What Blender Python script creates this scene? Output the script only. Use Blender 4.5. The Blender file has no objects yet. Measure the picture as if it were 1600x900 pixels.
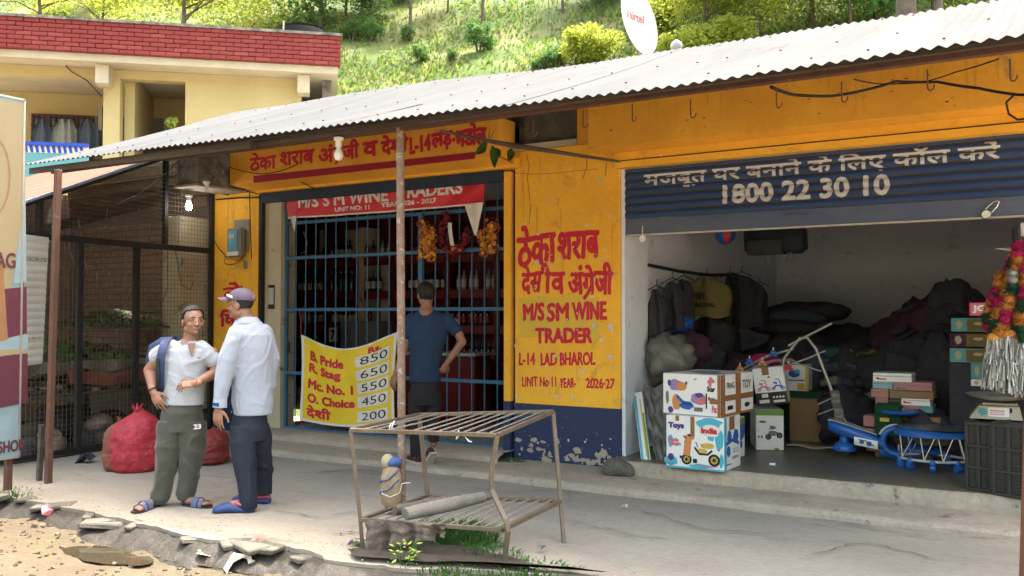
import bpy, bmesh, math, random
from mathutils import Vector, Matrix, noise, Euler
random.seed(7)
R = random.Random(11)
PI = math.pi
sc = bpy.context.scene
COL = sc.collection
# ------------------------------------------------------------------ camera, world, sun, exposure
CH = 1.49
CA, SA = 2300/math.hypot(2300, 1400), 1400/math.hypot(2300, 1400)
PITCH = math.atan(41/1400)
cam = bpy.data.cameras.new('camera'); cam.lens = 36*1400/1600; cam.sensor_width = 36
cam.clip_end = 1500; cam.clip_start = 0.05
camo = bpy.data.objects.new('camera', cam); COL.objects.link(camo)
camo.location = (0, 0, CH)
camo.rotation_euler = (PI/2+PITCH, 0, math.atan2(SA, CA))
sc.camera = camo
SUN_EL, SUN_AZ = 74.0, 12.0       # sun stands behind the shops, a little to their right
w = bpy.data.worlds.new('World'); sc.world = w; w.use_nodes = True
nt = w.node_tree
sky = nt.nodes.new('ShaderNodeTexSky'); sky.sky_type = 'NISHITA'; sky.sun_disc = False
sky.sun_elevation = math.radians(SUN_EL); sky.sun_rotation = math.radians(SUN_AZ)
sky.air_density = 2.5; sky.dust_density = 10; sky.ozone_density = 1.0
nt.links.new(sky.outputs[0], nt.nodes['Background'].inputs[0])
nt.nodes['Background'].inputs[1].default_value = 0.15
sl = bpy.data.lights.new('sun', 'SUN'); sl.energy = 2.0; sl.angle = math.radians(0.6); sl.color = (1, .95, .86)
so = bpy.data.objects.new('sun', sl); COL.objects.link(so)
sd = Vector((math.sin(math.radians(SUN_AZ))*math.cos(math.radians(SUN_EL)), math.cos(math.radians(SUN_AZ))*math.cos(math.radians(SUN_EL)), math.sin(math.radians(SUN_EL))))
so.rotation_euler = sd.to_track_quat('Z', 'Y').to_euler(); so.location = (0, 20, 30)
sc.view_settings.view_transform = 'Standard'; sc.view_settings.look = 'None'
sc.view_settings.gamma = 1; sc.view_settings.exposure = 2.7
sc.render.engine = 'CYCLES'
sc.cycles.max_bounces = 8; sc.cycles.diffuse_bounces = 5; sc.cycles.glossy_bounces = 3
sc.cycles.transmission_bounces = 6; sc.cycles.transparent_max_bounces = 8
sc.cycles.use_denoising = True

# ------------------------------------------------------------------ measuring the photo: pixel -> point on a world plane
def ray(px, py):
    x = (px-800)/1400; y = (450-py)/1400
    d = math.cos(PITCH)-y*math.sin(PITCH); u = math.sin(PITCH)+y*math.cos(PITCH)
    return Vector((x*CA-d*SA, x*SA+d*CA, u))
def onY(px, py, Y): r = ray(px, py); t = Y/r.y; return Vector((r.x*t, Y, CH+r.z*t))
def onX(px, py, X): r = ray(px, py); t = X/r.x; return Vector((X, r.y*t, CH+r.z*t))
def onZ(px, py, z=0.0): r = ray(px, py); t = (z-CH)/r.z; return Vector((r.x*t, r.y*t, z))

# ------------------------------------------------------------------ mesh builder
class MB:
    def __init__(s): s.v = []; s.f = []; s.m = []; s.mi = 0
    def add(s, vs, fs):
        b = len(s.v); s.v += [tuple(v) for v in vs]
        for f in fs: s.f.append(tuple(b+i for i in f)); s.m.append(s.mi)
        return b
    def box(s, c, d, M=None, ch=0.0):
        """box with centre c, size d; M a 3x3/4x4 rotation about c; ch a chamfer"""
        hx, hy, hz = d[0]/2, d[1]/2, d[2]/2; c = Vector(c)
        ch = min(ch, hx*.45, hy*.45, hz*.45)
        if ch <= 0:
            vs = [Vector((x, y, z)) for x in (-hx, hx) for y in (-hy, hy) for z in (-hz, hz)]
            fs = [(0, 1, 3, 2), (4, 6, 7, 5), (0, 4, 5, 1), (2, 3, 7, 6), (0, 2, 6, 4), (1, 5, 7, 3)]
        else:
            bm = bmesh.new(); bmesh.ops.create_cube(bm, size=1)
            for v in bm.verts: v.co = Vector((v.co.x*2*hx, v.co.y*2*hy, v.co.z*2*hz))
            bmesh.ops.bevel(bm, geom=bm.edges[:], offset=ch, segments=1, affect='EDGES')
            bm.verts.index_update(); vs = [v.co.copy() for v in bm.verts]; fs = [tuple(v.index for v in f.verts) for f in bm.faces]; bm.free()
        if M is not None: vs = [M @ v for v in vs]
        s.add([v+c for v in vs], fs); return s
    def b2(s, x0, x1, y0, y1, z0, z1, ch=0.0):
        return s.box(((x0+x1)/2, (y0+y1)/2, (z0+z1)/2), (abs(x1-x0), abs(y1-y0), abs(z1-z0)), None, ch)
    def tube(s, pts, r, n=8, cap=True, flat=1.0):
        pts = [Vector(p) for p in pts]; k = len(pts)
        rr = r if isinstance(r, (list, tuple)) else [r]*k
        t = (pts[1]-pts[0]).normalized(); up = Vector((0, 0, 1)) if abs(t.z) < .9 else Vector((0, 1, 0))
        a = t.cross(up).normalized(); vs = []
        for i, p in enumerate(pts):
            t = (pts[min(i+1, k-1)]-pts[max(i-1, 0)])
            if t.length < 1e-9: t = Vector((0, 0, 1))
            t.normalize(); a = (a-t*a.dot(t)); a = a.normalized() if a.length > 1e-6 else t.orthogonal().normalized()
            b = t.cross(a)
            for j in range(n):
                an = 2*PI*j/n; vs.append(p+a*math.cos(an)*rr[i]+b*math.sin(an)*rr[i]*flat)
        fs = [(i*n+j, i*n+(j+1) % n, (i+1)*n+(j+1) % n, (i+1)*n+j) for i in range(k-1) for j in range(n)]
        if cap: fs += [tuple(range(n-1, -1, -1)), tuple((k-1)*n+j for j in range(n))]
        s.add(vs, fs); return s
    def bar(s, a, b, wd, ht=None, ch=0):
        """square bar from a to b"""
        a, b = Vector(a), Vector(b); d = b-a; ht = ht or wd
        z = d.normalized(); up = Vector((0, 0, 1)) if abs(z.z) < .95 else Vector((0, 1, 0))
        x = up.cross(z).normalized(); y = z.cross(x)
        M = Matrix((x, y, z)).transposed(); return s.box((a+b)/2, (wd, ht, d.length), M, ch)
    def lathe(s, prof, n=16, c=(0, 0, 0), M=None):
        c = Vector(c); vs = []; k = len(prof)
        for r, z in prof:
            for j in range(n):
                v = Vector((r*math.cos(2*PI*j/n), r*math.sin(2*PI*j/n), z)); vs.append((M @ v if M is not None else v)+c)
        fs = [(i*n+j, i*n+(j+1) % n, (i+1)*n+(j+1) % n, (i+1)*n+j) for i in range(k-1) for j in range(n)]
        if prof[0][0] > 1e-6: fs.append(tuple(range(n-1, -1, -1)))
        if prof[-1][0] > 1e-6: fs.append(tuple((k-1)*n+j for j in range(n)))
        s.add(vs, fs); return s
    def grid(s, fn, nu, nv, flip=False):
        vs = [fn(i/nu, j/nv) for j in range(nv+1) for i in range(nu+1)]; q = nu+1
        fs = [((j*q+i), (j*q+i+1), ((j+1)*q+i+1), ((j+1)*q+i)) for j in range(nv) for i in range(nu)]
        if flip: fs = [f[::-1] for f in fs]
        s.add(vs, fs); return s
    def slab(s, fn, th, nu, nv):
        """closed sheet: fn(u,v) gives the front point; th an offset vector to the back"""
        th = Vector(th); q = nu+1; n0 = q*(nv+1)
        P = [Vector(fn(i/nu, j/nv)) for j in range(nv+1) for i in range(q)]
        vs = P+[p+th for p in P]
        fs = [((j*q+i), (j*q+i+1), ((j+1)*q+i+1), ((j+1)*q+i)) for j in range(nv) for i in range(nu)]
        fs += [tuple(n0+i for i in f[::-1]) for f in fs]
        ring = [i for i in range(q)]+[j*q+nu for j in range(1, nv+1)]+[nv*q+i for i in range(nu-1, -1, -1)]+[j*q for j in range(nv-1, 0, -1)]
        for a, b in zip(ring, ring[1:]+ring[:1]): fs.append((b, a, n0+a, n0+b))
        s.add(vs, fs); return s
    def ell(s, c, r, M=None, nu=16, nv=10):
        c = Vector(c); r = (r, r, r) if not isinstance(r, (tuple, list, Vector)) else r
        vs = []
        for j in range(1, nv):
            th = PI*j/nv
            for i in range(nu): vs.append(Vector((math.sin(th)*math.cos(2*PI*i/nu)*r[0], math.sin(th)*math.sin(2*PI*i/nu)*r[1], math.cos(th)*r[2])))
        vs += [Vector((0, 0, r[2])), Vector((0, 0, -r[2]))]
        if M is not None: vs = [M @ v for v in vs]
        vs = [v+c for v in vs]; t, b = len(vs)-2, len(vs)-1; fs = []
        for i in range(nu):
            k = (i+1) % nu; fs.append((t, i, k)); fs.append((b, (nv-2)*nu+k, (nv-2)*nu+i))
            for j in range(nv-2): fs.append((j*nu+i, (j+1)*nu+i, (j+1)*nu+k, j*nu+k))
        s.add(vs, fs); return s
    def cap(s, a, b, ra, rb, n=14):
        s.tube([a, b], [ra, rb], n); s.ell(a, ra, None, n, 8); s.ell(b, rb, None, n, 8); return s
    def loft(s, rings, n=20):
        """rings: (centre, rx, ry[, yaw]) horizontal ellipses bottom to top"""
        vs = []
        for r in rings:
            c = Vector(r[0]); yaw = r[3] if len(r) > 3 else 0
            for j in range(n):
                a = 2*PI*j/n; x, y = r[1]*math.cos(a), r[2]*math.sin(a)
                vs.append(c+Vector((x*math.cos(yaw)-y*math.sin(yaw), x*math.sin(yaw)+y*math.cos(yaw), 0)))
        k = len(rings)
        fs = [(i*n+j, i*n+(j+1) % n, (i+1)*n+(j+1) % n, (i+1)*n+j) for i in range(k-1) for j in range(n)]
        fs += [tuple(range(n-1, -1, -1)), tuple((k-1)*n+j for j in range(n))]
        s.add(vs, fs); return s
    def prism(s, poly, fn, d):
        """2-D outline poly mapped by fn(x,y,h) and given depth d"""
        n = len(poly); vs = [fn(x, y, 0) for x, y in poly]+[fn(x, y, d) for x, y in poly]
        fs = [tuple(range(n)), tuple(range(2*n-1, n-1, -1))]+[(i, n+i, n+(i+1) % n, (i+1) % n) for i in range(n)]
        s.add(vs, fs); return s
    def jitter(s, a, sc_=8.0):
        s.v = [tuple(Vector(v)+noise.noise_vector(Vector(v)*sc_)*a) for v in s.v]; return s
    def mesh(s, name, mats, smooth=None):
        me = bpy.data.meshes.new(name); me.from_pydata(s.v, [], s.f); 
        for m in (mats if isinstance(mats, (list, tuple)) else [mats]): me.materials.append(m)
        if len(me.materials) > 1: me.polygons.foreach_set('material_index', s.m)
        bm = bmesh.new(); bm.from_mesh(me); bmesh.ops.recalc_face_normals(bm, faces=bm.faces[:]); bm.to_mesh(me); bm.free()
        if smooth is not None:
            me.polygons.foreach_set('use_smooth', [True]*len(me.polygons)); me.set_sharp_from_angle(angle=math.radians(smooth))
        me.update(); return me
    def build(s, name, mats, parent=None, smooth=None, **kw):
        return put(name, s.mesh(name, mats, smooth), parent, **kw)

def put(name, me, parent=None, label=None, cat=None, group=None, kind=None, loc=None, rz=None):
    o = bpy.data.objects.new(name, me); COL.objects.link(o)
    if parent is not None: o.parent = parent
    if loc is not None: o.location = loc
    if rz is not None: o.rotation_euler = (0, 0, rz)
    if label: o['label'] = label
    if cat: o['category'] = cat
    if group: o['group'] = group
    if kind: o['kind'] = kind
    return o
def thing(name, label, cat, loc=(0, 0, 0), rz=0, group=None):
    return put(name, None, None, label, cat, group, None, loc, rz)
def dup(root, loc=None, rz=None, label=None, group=None, scale=None):
    r = root.copy(); COL.objects.link(r)
    if loc is not None: r.location = loc
    if rz is not None: r.rotation_euler = (0, 0, rz)
    if label: r['label'] = label
    if group: r['group'] = group
    if scale: r.scale = (scale,)*3 if not isinstance(scale, tuple) else scale
    for ch in list(root.children):
        c = ch.copy(); COL.objects.link(c); c.parent = r
        for g in list(ch.children):
            d = g.copy(); COL.objects.link(d); d.parent = c
    return r

# ------------------------------------------------------------------ materials
def lin(h):
    """sRGB 0-255 triple -> linear"""
    return tuple(((c/255/12.92) if c/255 <= .04045 else ((c/255+.055)/1.055)**2.4) for c in h)
def pm(name, c, c2=None, sc_=4.0, rough=.8, bump=.15, bsc=60.0, metal=0.0, spec=.3, spots=None, fine=.12, emit=None, stretch=None, w2=None, sheen=0, trans=0, fleck=None):
    """mottled material. c/c2 linear colours; spots=[(colour, scale, threshold, softness)], fleck the same with voronoi dots"""
    m = bpy.data.materials.new(name); m.use_nodes = True; T = m.node_tree; N = T.nodes; L = T.links
    b = N['Principled BSDF']; b.inputs['Roughness'].default_value = rough; b.inputs['Metallic'].default_value = metal
    b.inputs['Specular IOR Level'].default_value = spec
    tc = N.new('ShaderNodeTexCoord'); co = tc.outputs['Object']
    if stretch:
        mp = N.new('ShaderNodeMapping'); mp.inputs['Scale'].default_value = stretch; L.new(co, mp.inputs[0]); co = mp.outputs[0]
    def nz(scale, det=6, ro=.6, dist=0):
        n = N.new('ShaderNodeTexNoise'); n.inputs['Scale'].default_value = scale; n.inputs['Detail'].default_value = det
        n.inputs['Roughness'].default_value = ro; n.inputs['Distortion'].default_value = dist; L.new(co, n.inputs['Vector']); return n.outputs['Fac']
    def mix(f, a, bb, mode='MIX'):
        x = N.new('ShaderNodeMix'); x.data_type = 'RGBA'; x.blend_type = mode
        for sock, val in ((x.inputs[0], f), (x.inputs[6], a), (x.inputs[7], bb)):
            if isinstance(val, (int, float)): sock.default_value = val
            elif isinstance(val, (tuple, list)): sock.default_value = (*val[:3], 1)
            else: L.new(val, sock)
        return x.outputs[2]
    def ramp(f, lo, hi):
        r = N.new('ShaderNodeMapRange'); r.inputs[1].default_value = lo; r.inputs[2].default_value = hi; L.new(f, r.inputs[0]); return r.outputs[0]
    c2 = c2 or tuple(x*.7 for x in c)
    col = mix(ramp(nz(sc_, 8, .65, .4), .32, .68), c, c2)
    if w2: col = mix(ramp(nz(w2[1], 5, .5), .45, .62), col, w2[0])
    for s_ in (spots or []):
        col = mix(ramp(nz(s_[1], 9, .7, .6), s_[2], s_[2]+s_[3]), col, s_[0])
    for s_ in (fleck or []):
        v = N.new('ShaderNodeTexVoronoi'); v.inputs['Scale'].default_value = s_[1]; L.new(co, v.inputs['Vector'])
        ad = N.new('ShaderNodeMath'); ad.operation = 'MULTIPLY_ADD'; L.new(nz(s_[1]*2.3, 3), ad.inputs[0]); ad.inputs[1].default_value = s_[2]*1.8; L.new(v.outputs['Distance'], ad.inputs[2])
        sub = N.new('ShaderNodeMath'); sub.operation = 'LESS_THAN'; L.new(ad.outputs[0], sub.inputs[0]); sub.inputs[1].default_value = s_[2]*1.9
        col = mix(sub.outputs[0], col, s_[0])
    f = nz(bsc*1.7, 4, .7)
    col = mix(fine, col, mix(ramp(f, .3, .7), (0.25, .25, .25), (1, 1, 1)), 'MULTIPLY')
    L.new(col, b.inputs['Base Color'])
    if bump:
        bp = N.new('ShaderNodeBump'); bp.inputs['Strength'].default_value = bump; bp.inputs['Distance'].default_value = .02
        L.new(nz(bsc, 7, .65), bp.inputs['Height']); L.new(bp.outputs[0], b.inputs['Normal'])
    if sheen: b.inputs['Sheen Weight'].default_value = sheen
    if trans: b.inputs['Transmission Weight'].default_value = trans
    if emit: b.inputs['Emission Color'].default_value = (*emit[0], 1); b.inputs['Emission Strength'].default_value = emit[1]
    m['g'] = 1
    return m
def flat(name, c, rough=.6, spec=.3, metal=0): return pm(name, c, tuple(x*.88 for x in c), 9, rough, .04, 120, metal, spec, fine=.06)

M = {}
M['yellow'] = pm('ochre wall paint', (.91, .49, .045), (.80, .39, .035), 2.2, .75, .25, 25,
    spots=[((.70, .36, .05), 5, .58, .06), ((.28, .16, .06), 11, .72, .02)], fleck=[((.75, .68, .5), 5.5, .055), ((.7, .6, .4), 14, .05)])
M['yellow2'] = pm('brown ochre beam paint', (.88, .43, .045), (.72, .33, .035), 1.6, .75, .2, 22,
    spots=[((.46, .26, .09), 2.6, .62, .08), ((.2, .12, .06), 9, .74, .02)])
M['navy'] = pm('navy plinth paint', (.022, .035, .11), (.03, .042, .09), 4, .7, .3, 30, spots=[((.10, .10, .11), 7, .63, .05)], fleck=[((.45, .42, .4), 13, .05)])
M['redpaint'] = pm('red sign paint', (.60, .022, .05), (.50, .018, .04), 6, .65, .1, 40, fine=.15)
M['bandred'] = pm('dark red band paint', (.36, .014, .035), (.30, .012, .03), 5, .65, .1, 40)
M['olive'] = pm('painted over patch', (.60, .42, .06), (.74, .44, .05), 9, .75, .2, 30)
M['conc'] = pm('grey concrete', (.32, .285, .238), (.235, .21, .178), 1.2, .9, .6, 22, w2=((.345, .302, .248), .7), spots=[((.18, .16, .135), 2.0, .57, .12), ((.43, .39, .33), 5.5, .66, .04), ((.12, .10, .085), 7, .70, .02)], fine=.3, stretch=(.5, 1, 1))
M['conc2'] = pm('worn step concrete', (.46, .39, .31), (.33, .28, .23), 2.2, .9, .8, 18, spots=[((.14, .12, .10), 6, .60, .08), ((.50, .44, .36), 10, .64, .04)], fine=.3)
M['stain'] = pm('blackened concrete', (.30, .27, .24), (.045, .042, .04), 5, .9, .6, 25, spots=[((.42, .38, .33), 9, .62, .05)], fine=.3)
M['floor2'] = pm('dark polished floor', (.085, .085, .08), (.13, .12, .10), 1.5, .42, .15, 20, spec=.5, w2=((.16, .125, .075), .9), fine=.2)
M['whitewash'] = pm('whitewashed plaster', (.74, .77, .84), (.64, .67, .74), 1.4, .9, .3, 14, spots=[((.36, .35, .35), 3.0, .60, .14), ((.24, .23, .22), 9, .70, .03)], fine=.12)
M['cream'] = pm('cream plaster', (.50, .45, .33), (.42, .37, .27), 2.5, .85, .35, 20, spots=[((.16, .13, .10), 5, .60, .06)])
M['mud'] = pm('wet dark mud', (.034, .030, .027), (.065, .056, .046), 5, .5, .8, 18, spots=[((.055, .05, .045), 4, .55, .1)], fine=.3)
M['road'] = pm('ochre road dirt', (.122, .096, .064), (.082, .063, .042), 1.6, .92, .9, 14, w2=((.10, .078, .048), 1.1), spots=[((.17, .14, .10), 9, .60, .06), ((.06, .045, .03), 14, .64, .03)], fine=.35)
M['dryground'] = pm('pale dry ground', (.42, .36, .28), (.36, .30, .22), .3, .9, .2, 3)  # unseen ground of dry dust, kept pale to bounce light at the shops
M['stone'] = pm('grey kerb stone', (.16, .147, .125), (.09, .083, .07), 5, .9, .6, 22, fine=.3)
M['sheet'] = pm('weathered galvanised sheet', (.086, .090, .097), (.064, .068, .076), 1.5, .85, .1, 60, .0, .08, stretch=(1.6, .35, .35), spots=[((.05, .052, .055), 2.2, .58, .14), ((.08, .05, .035), 4.1, .69, .05)], fine=.2)
M['rust'] = pm('rusty brown steel', (.085, .045, .035), (.13, .06, .04), 6, .75, .3, 50, .1, fine=.2, spots=[((.20, .13, .10), 14, .62, .04)])
M['rustp'] = pm('old pipe with flaking paint', (.30, .22, .18), (.22, .13, .09), 14, .7, .3, 50, .2, fine=.3, spots=[((.42, .38, .33), 20, .56, .05)])
M['tubem'] = pm('dull brown square tube', (.19, .155, .12), (.14, .108, .08), 10, .5, .2, 60, .5, fine=.25)
M['steel'] = pm('dull steel', (.42, .40, .37), (.34, .32, .29), 10, .45, .1, 60, .7)
M['chrome'] = pm('bright steel', (.6, .6, .6), (.5, .5, .5), 10, .25, .05, 60, .9)
M['timber'] = pm('grey weathered timber', (.13, .105, .085), (.075, .062, .05), 5, .9, .7, 25, stretch=(.3, 1, 3), fine=.35)
M['bluem'] = pm('blue gate paint', (.035, .14, .26), (.03, .10, .20), 8, .5, .1, 50, 0, .4, spots=[((.16, .12, .09), 18, .68, .03)])
M['navyt'] = pm('navy shutter paint', (.026, .056, .165), (.036, .068, .165), 3, .6, .1, 40, 0, .2, stretch=(.3, 1, 1.5), spots=[((.09, .10, .12), 4, .62, .1)])
M['groove'] = pm('dusty groove', (.075, .075, .085), (.045, .05, .065), 4, .8, .2, 40, stretch=(.3, 1, 1), fine=.2)
M['navyd'] = pm('dark navy shutter edge', (.014, .026, .06), (.02, .032, .06), 5, .6, .1, 40)
M['dust'] = pm('dusty navy paint', (.06, .09, .19), (.11, .13, .18), 3, .6, .1, 40, stretch=(.3, 1, 1), fine=.2)
M['whitep'] = pm('white sign paint', (.60, .60, .61), (.48, .48, .5), 12, .7, .1, 60)
M['black'] = pm('black painted iron', (.014, .014, .015), (.022, .02, .02), 8, .6, .2, 60)
M['wire'] = pm('rusty mesh wire', (.13, .11, .085), (.08, .066, .05), 8, .7, 0)
M['rbann'] = pm('red vinyl banner', (.60, .025, .045), (.52, .02, .04), 3, .45, .1, 15, spec=.4, fine=.05)
M['ybann'] = pm('yellow vinyl banner', (.78, .56, .03), (.70, .49, .025), 3, .5, .1, 15, spec=.4, fine=.05)
M['wvinyl'] = pm('white vinyl', (.72, .71, .68), (.6, .58, .55), 5, .5, .1, 20, fine=.08)
M['ink'] = flat('black marker ink', (.02, .02, .022))
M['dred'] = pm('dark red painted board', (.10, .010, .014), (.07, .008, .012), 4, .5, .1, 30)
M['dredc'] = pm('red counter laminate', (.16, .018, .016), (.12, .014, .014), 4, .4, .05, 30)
M['glassg'] = flat('green bottle glass', (.02, .07, .025), .12, .6)
M['glassb'] = flat('brown bottle glass', (.035, .014, .006), .12, .6)
M['glassd'] = flat('dark bottle glass', (.012, .012, .014), .12, .6)
M['glassc'] = flat('clear spirit bottle', (.22, .24, .23), .12, .6)
M['lab1'] = flat('cream bottle paper', (.42, .36, .24)); M['lab2'] = flat('red bottle paper', (.25, .03, .03)); M['lab3'] = flat('white bottle paper', (.45, .44, .42))
M['brick'] = pm('red painted brick', (.23, .037, .036), (.18, .03, .028), 3, .8, .4, 25, fine=.2, spots=[((.20, .05, .045), 5, .60, .08), ((.42, .10, .085), 9, .66, .05)])
M['brickb'] = pm('darker red brick', (.25, .042, .04), (.19, .04, .035), 3, .85, .4, 25, fine=.25, spots=[((.14, .05, .045), 5, .58, .08)])
M['brickc'] = pm('pinkish red brick', (.28, .055, .05), (.22, .042, .04), 3, .8, .4, 25, fine=.25, spots=[((.2, .06, .05), 6, .62, .06)])
M['mortar'] = pm('dark mortar', (.20, .05, .045), (.13, .04, .04), 6, .95, .5, 30)
M['mortar2'] = pm('pale brown mortar', (.20, .165, .14), (.15, .12, .10), 5, .95, .5, 30)
M['rawbrick'] = pm('raw brick', (.33, .24, .20), (.25, .18, .15), 5, .9, .4, 30, fine=.2)
M['bcream'] = pm('pale yellow house paint', (.46, .385, .19), (.42, .345, .165), 1, .8, .1, 12, fine=.05)
M['bpale'] = pm('pale cornice paint', (.52, .47, .36), (.44, .39, .29), 2, .8, .2, 15, spots=[((.22, .19, .15), 4, .64, .08)])
M['bdark'] = flat('painted room shade', (.16, .15, .15))
M['orangem'] = pm('orange roofing sheet', (.13, .05, .028), (.11, .044, .026), 1.2, .75, .1, 20, spots=[((.20, .12, .09), 3, .62, .1)])
M['bluestrip'] = flat('pale blue steel strip', (.30, .38, .52), .4)
M['teal'] = flat('teal painted board', (.10, .30, .32)); M['bluep'] = flat('bright blue paint', (.02, .06, .40), .4)
M['tank'] = flat('black plastic tank', (.007, .008, .011), .8, .1)
M['cabin'] = flat('dark maroon window frame', (.13, .05, .045)); M['gl'] = flat('dark window glass', (.02, .022, .028), .08, .6)
M['cloth1'] = pm('pale laundry', (.35, .36, .37), (.22, .25, .28), 8, .9, .2, 40); M['cloth2'] = pm('blue grey laundry', (.10, .13, .20), (.06, .08, .13), 8, .9, .2, 40)
M['wireb'] = flat('black cable', (.015, .014, .013), .6)
M['grassh'] = pm('hillside grass', (.075, .11, .030), (.05, .085, .022), .45, .95, .9, 3.5, w2=((.14, .145, .055), .35),
    spots=[((.045, .09, .025), 1.1, .56, .06), ((.22, .17, .11), .8, .62, .05)], fine=.35)
def leafm(name, c, c2, tr=.35):
    m = pm(name, c, c2, 1.3, .6, 0, 20, spec=.25, fine=.2)
    T = m.node_tree; b = T.nodes['Principled BSDF']; o = T.nodes['Material Output']
    t = T.nodes.new('ShaderNodeBsdfTranslucent'); t.inputs[0].default_value = (*[x*1.3 for x in c], 1)
    x = T.nodes.new('ShaderNodeMixShader'); x.inputs[0].default_value = tr
    T.links.new(b.outputs[0], x.inputs[1]); T.links.new(t.outputs[0], x.inputs[2]); T.links.new(x.outputs[0], o.inputs[0]); return m
M['leafy'] = leafm('yellow green leaves', (.30, .34, .05), (.22, .28, .045), .5)
M['leaft'] = leafm('bright green leaves', (.12, .21, .04), (.07, .15, .032), .5)
M['leafd'] = leafm('deep green leaves', (.085, .17, .045), (.055, .125, .034), .5)
M['leafo'] = leafm('olive leaves', (.14, .17, .05), (.09, .12, .04), .45)
M['bark'] = pm('grey bark', (.12, .10, .08), (.07, .055, .045), 6, .95, .6, 30)
M['skin'] = pm('brown skin', (.30, .158, .105), (.255, .132, .086), 6, .5, .05, 90, spec=.35, fine=.06)
M['skin2'] = pm('tanned skin', (.29, .145, .10), (.245, .12, .08), 6, .5, .05, 90, spec=.35, fine=.06)
M['skin3'] = pm('warm brown skin', (.24, .115, .072), (.2, .095, .06), 6, .5, .05, 90, spec=.35, fine=.06)
M['lips'] = flat('lips', (.20, .07, .06)); M['hair'] = pm('black hair', (.008, .008, .008), (.018, .016, .016), 70, .6, .5, 90, stretch=(1, 1, .3))
M['hairg'] = pm('greying black hair', (.010, .010, .010), (.035, .035, .035), 90, .6, .5, 90, stretch=(1, 1, .3))
M['eyew'] = flat('eye white', (.28, .25, .23), .4); M['eyed'] = flat('dark iris', (.015, .01, .008), .2)
M['wshirt'] = pm('white cotton', (.40, .42, .47), (.35, .37, .42), 5, .85, .2, 50, fine=.06, sheen=.2)
M['wshirt2'] = pm('pale blue white cotton', (.35, .38, .47), (.31, .34, .43), 5, .85, .2, 50, fine=.06, sheen=.2)
M['olivet'] = pm('grey green tracksuit cloth', (.066, .068, .055), (.052, .054, .045), 5, .75, .1, 70, fine=.1, sheen=.2)
M['navyc'] = pm('dark navy trouser cloth', (.018, .024, .042), (.014, .018, .033), 6, .85, .15, 60, fine=.1)
M['blackc'] = pm('black trouser cloth', (.012, .012, .015), (.017, .017, .02), 6, .9, .15, 60)
M['tee'] = pm('navy cotton', (.014, .032, .075), (.011, .026, .062), 6, .85, .15, 60, fine=.08)
M['pack'] = pm('navy backpack nylon', (.03, .045, .12), (.022, .035, .09), 6, .6, .2, 60)
M['capm'] = pm('mauve grey cap cloth', (.13, .10, .15), (.10, .08, .12), 8, .85, .2, 80)
M['croc'] = flat('blue foam clog', (.035, .06, .19), .5); M['pink'] = flat('pink foam lining', (.65, .10, .16), .5)
M['strap'] = flat('blue grey sandal strap', (.10, .12, .22), .7); M['sole'] = flat('dark rubber sole', (.03, .028, .028), .8)
M['sneak'] = flat('maroon canvas shoe', (.07, .02, .025), .8); M['solew'] = flat('dirty white rubber', (.42, .38, .33), .7)
M['sack'] = pm('red net sack', (.50, .035, .05), (.30, .02, .04), 9, .55, .6, 45, spec=.4, spots=[((.62, .16, .16), 16, .6, .05)], fine=.3)
M['sack2'] = pm('brown red onion sack', (.26, .03, .03), (.17, .025, .022), 9, .5, .6, 45, spec=.4, spots=[((.42, .12, .10), 14, .62, .05)], fine=.3)
M['sack3'] = pm('dull jute red sack', (.24, .09, .06), (.17, .05, .04), 9, .8, .6, 45, fine=.3)
M['card'] = pm('brown cardboard', (.30, .175, .09), (.25, .145, .075), 5, .8, .1, 40); M['tape'] = flat('brown parcel tape', (.27, .13, .055), .3)
M['boxw'] = pm('glossy white carton print', (.80, .80, .80), (.72, .72, .72), 6, .35, .05, 30, spec=.5)
M['cyan'] = flat('cyan print', (.08, .42, .58), .35); M['pinkp'] = flat('pink print', (.58, .16, .20), .35); M['orp'] = flat('orange print', (.60, .24, .09), .35)
M['purp'] = flat('purple print', (.10, .05, .22), .35); M['blkp'] = flat('black print', (.02, .02, .02), .35); M['goldp'] = flat('yellow print', (.60, .42, .08), .35)
M['lilac'] = flat('lilac print', (.30, .22, .42), .35); M['greenp'] = flat('green print', (.14, .30, .06), .35); M['redp'] = flat('red print', (.55, .03, .05), .35); M['bluep2'] = flat('blue print', (.03, .12, .42), .35)
M['greyp'] = flat('grey print', (.16, .16, .16), .4)
M['bluepl'] = pm('blue toy plastic', (.02, .13, .48), (.018, .11, .42), 4, .3, .02, 30, spec=.5); M['whitepl'] = flat('white toy plastic', (.55, .55, .56), .3, .5)
M['blackpl'] = pm('black crate plastic', (.022, .023, .022), (.035, .035, .032), 5, .55, .1, 40, spec=.4)
M['beigepl'] = pm('beige scale plastic', (.42, .39, .30), (.35, .32, .25), 5, .45, .05, 40)
M['bag'] = pm('black bag cloth', (.014, .018, .030), (.02, .025, .036), 6, .7, .2, 50); M['bagg'] = flat('dull green bag cloth', (.035, .042, .035), .8)
M['magf'] = pm('magenta fur', (.50, .02, .13), (.36, .015, .09), 40, .9, .8, 80); M['orf'] = pm('orange fur', (.55, .22, .05), (.42, .15, .03), 40, .9, .8, 80)
M['grnf'] = pm('dark green fur', (.015, .07, .035), (.01, .05, .025), 40, .9, .8, 80); M['silv'] = pm('silver tinsel', (.50, .50, .48), (.34, .34, .33), 20, .4, .3, 60, .5)
M['flred'] = leafm('dark red petals', (.30, .015, .03), (.20, .01, .02), .15); M['streak'] = pm('brown rain streak', (.72, .38, .05), (.60, .30, .045), 9, .85, .1, 40)
M['ply'] = pm('tan weathered plank', (.26, .19, .11), (.18, .13, .08), 4, .9, .4, 30, stretch=(.4, 1, 3), fine=.3)
M['chip'] = pm('bare plaster chip', (.66, .60, .50), (.48, .42, .34), 20, .9, .3, 40)
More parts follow.
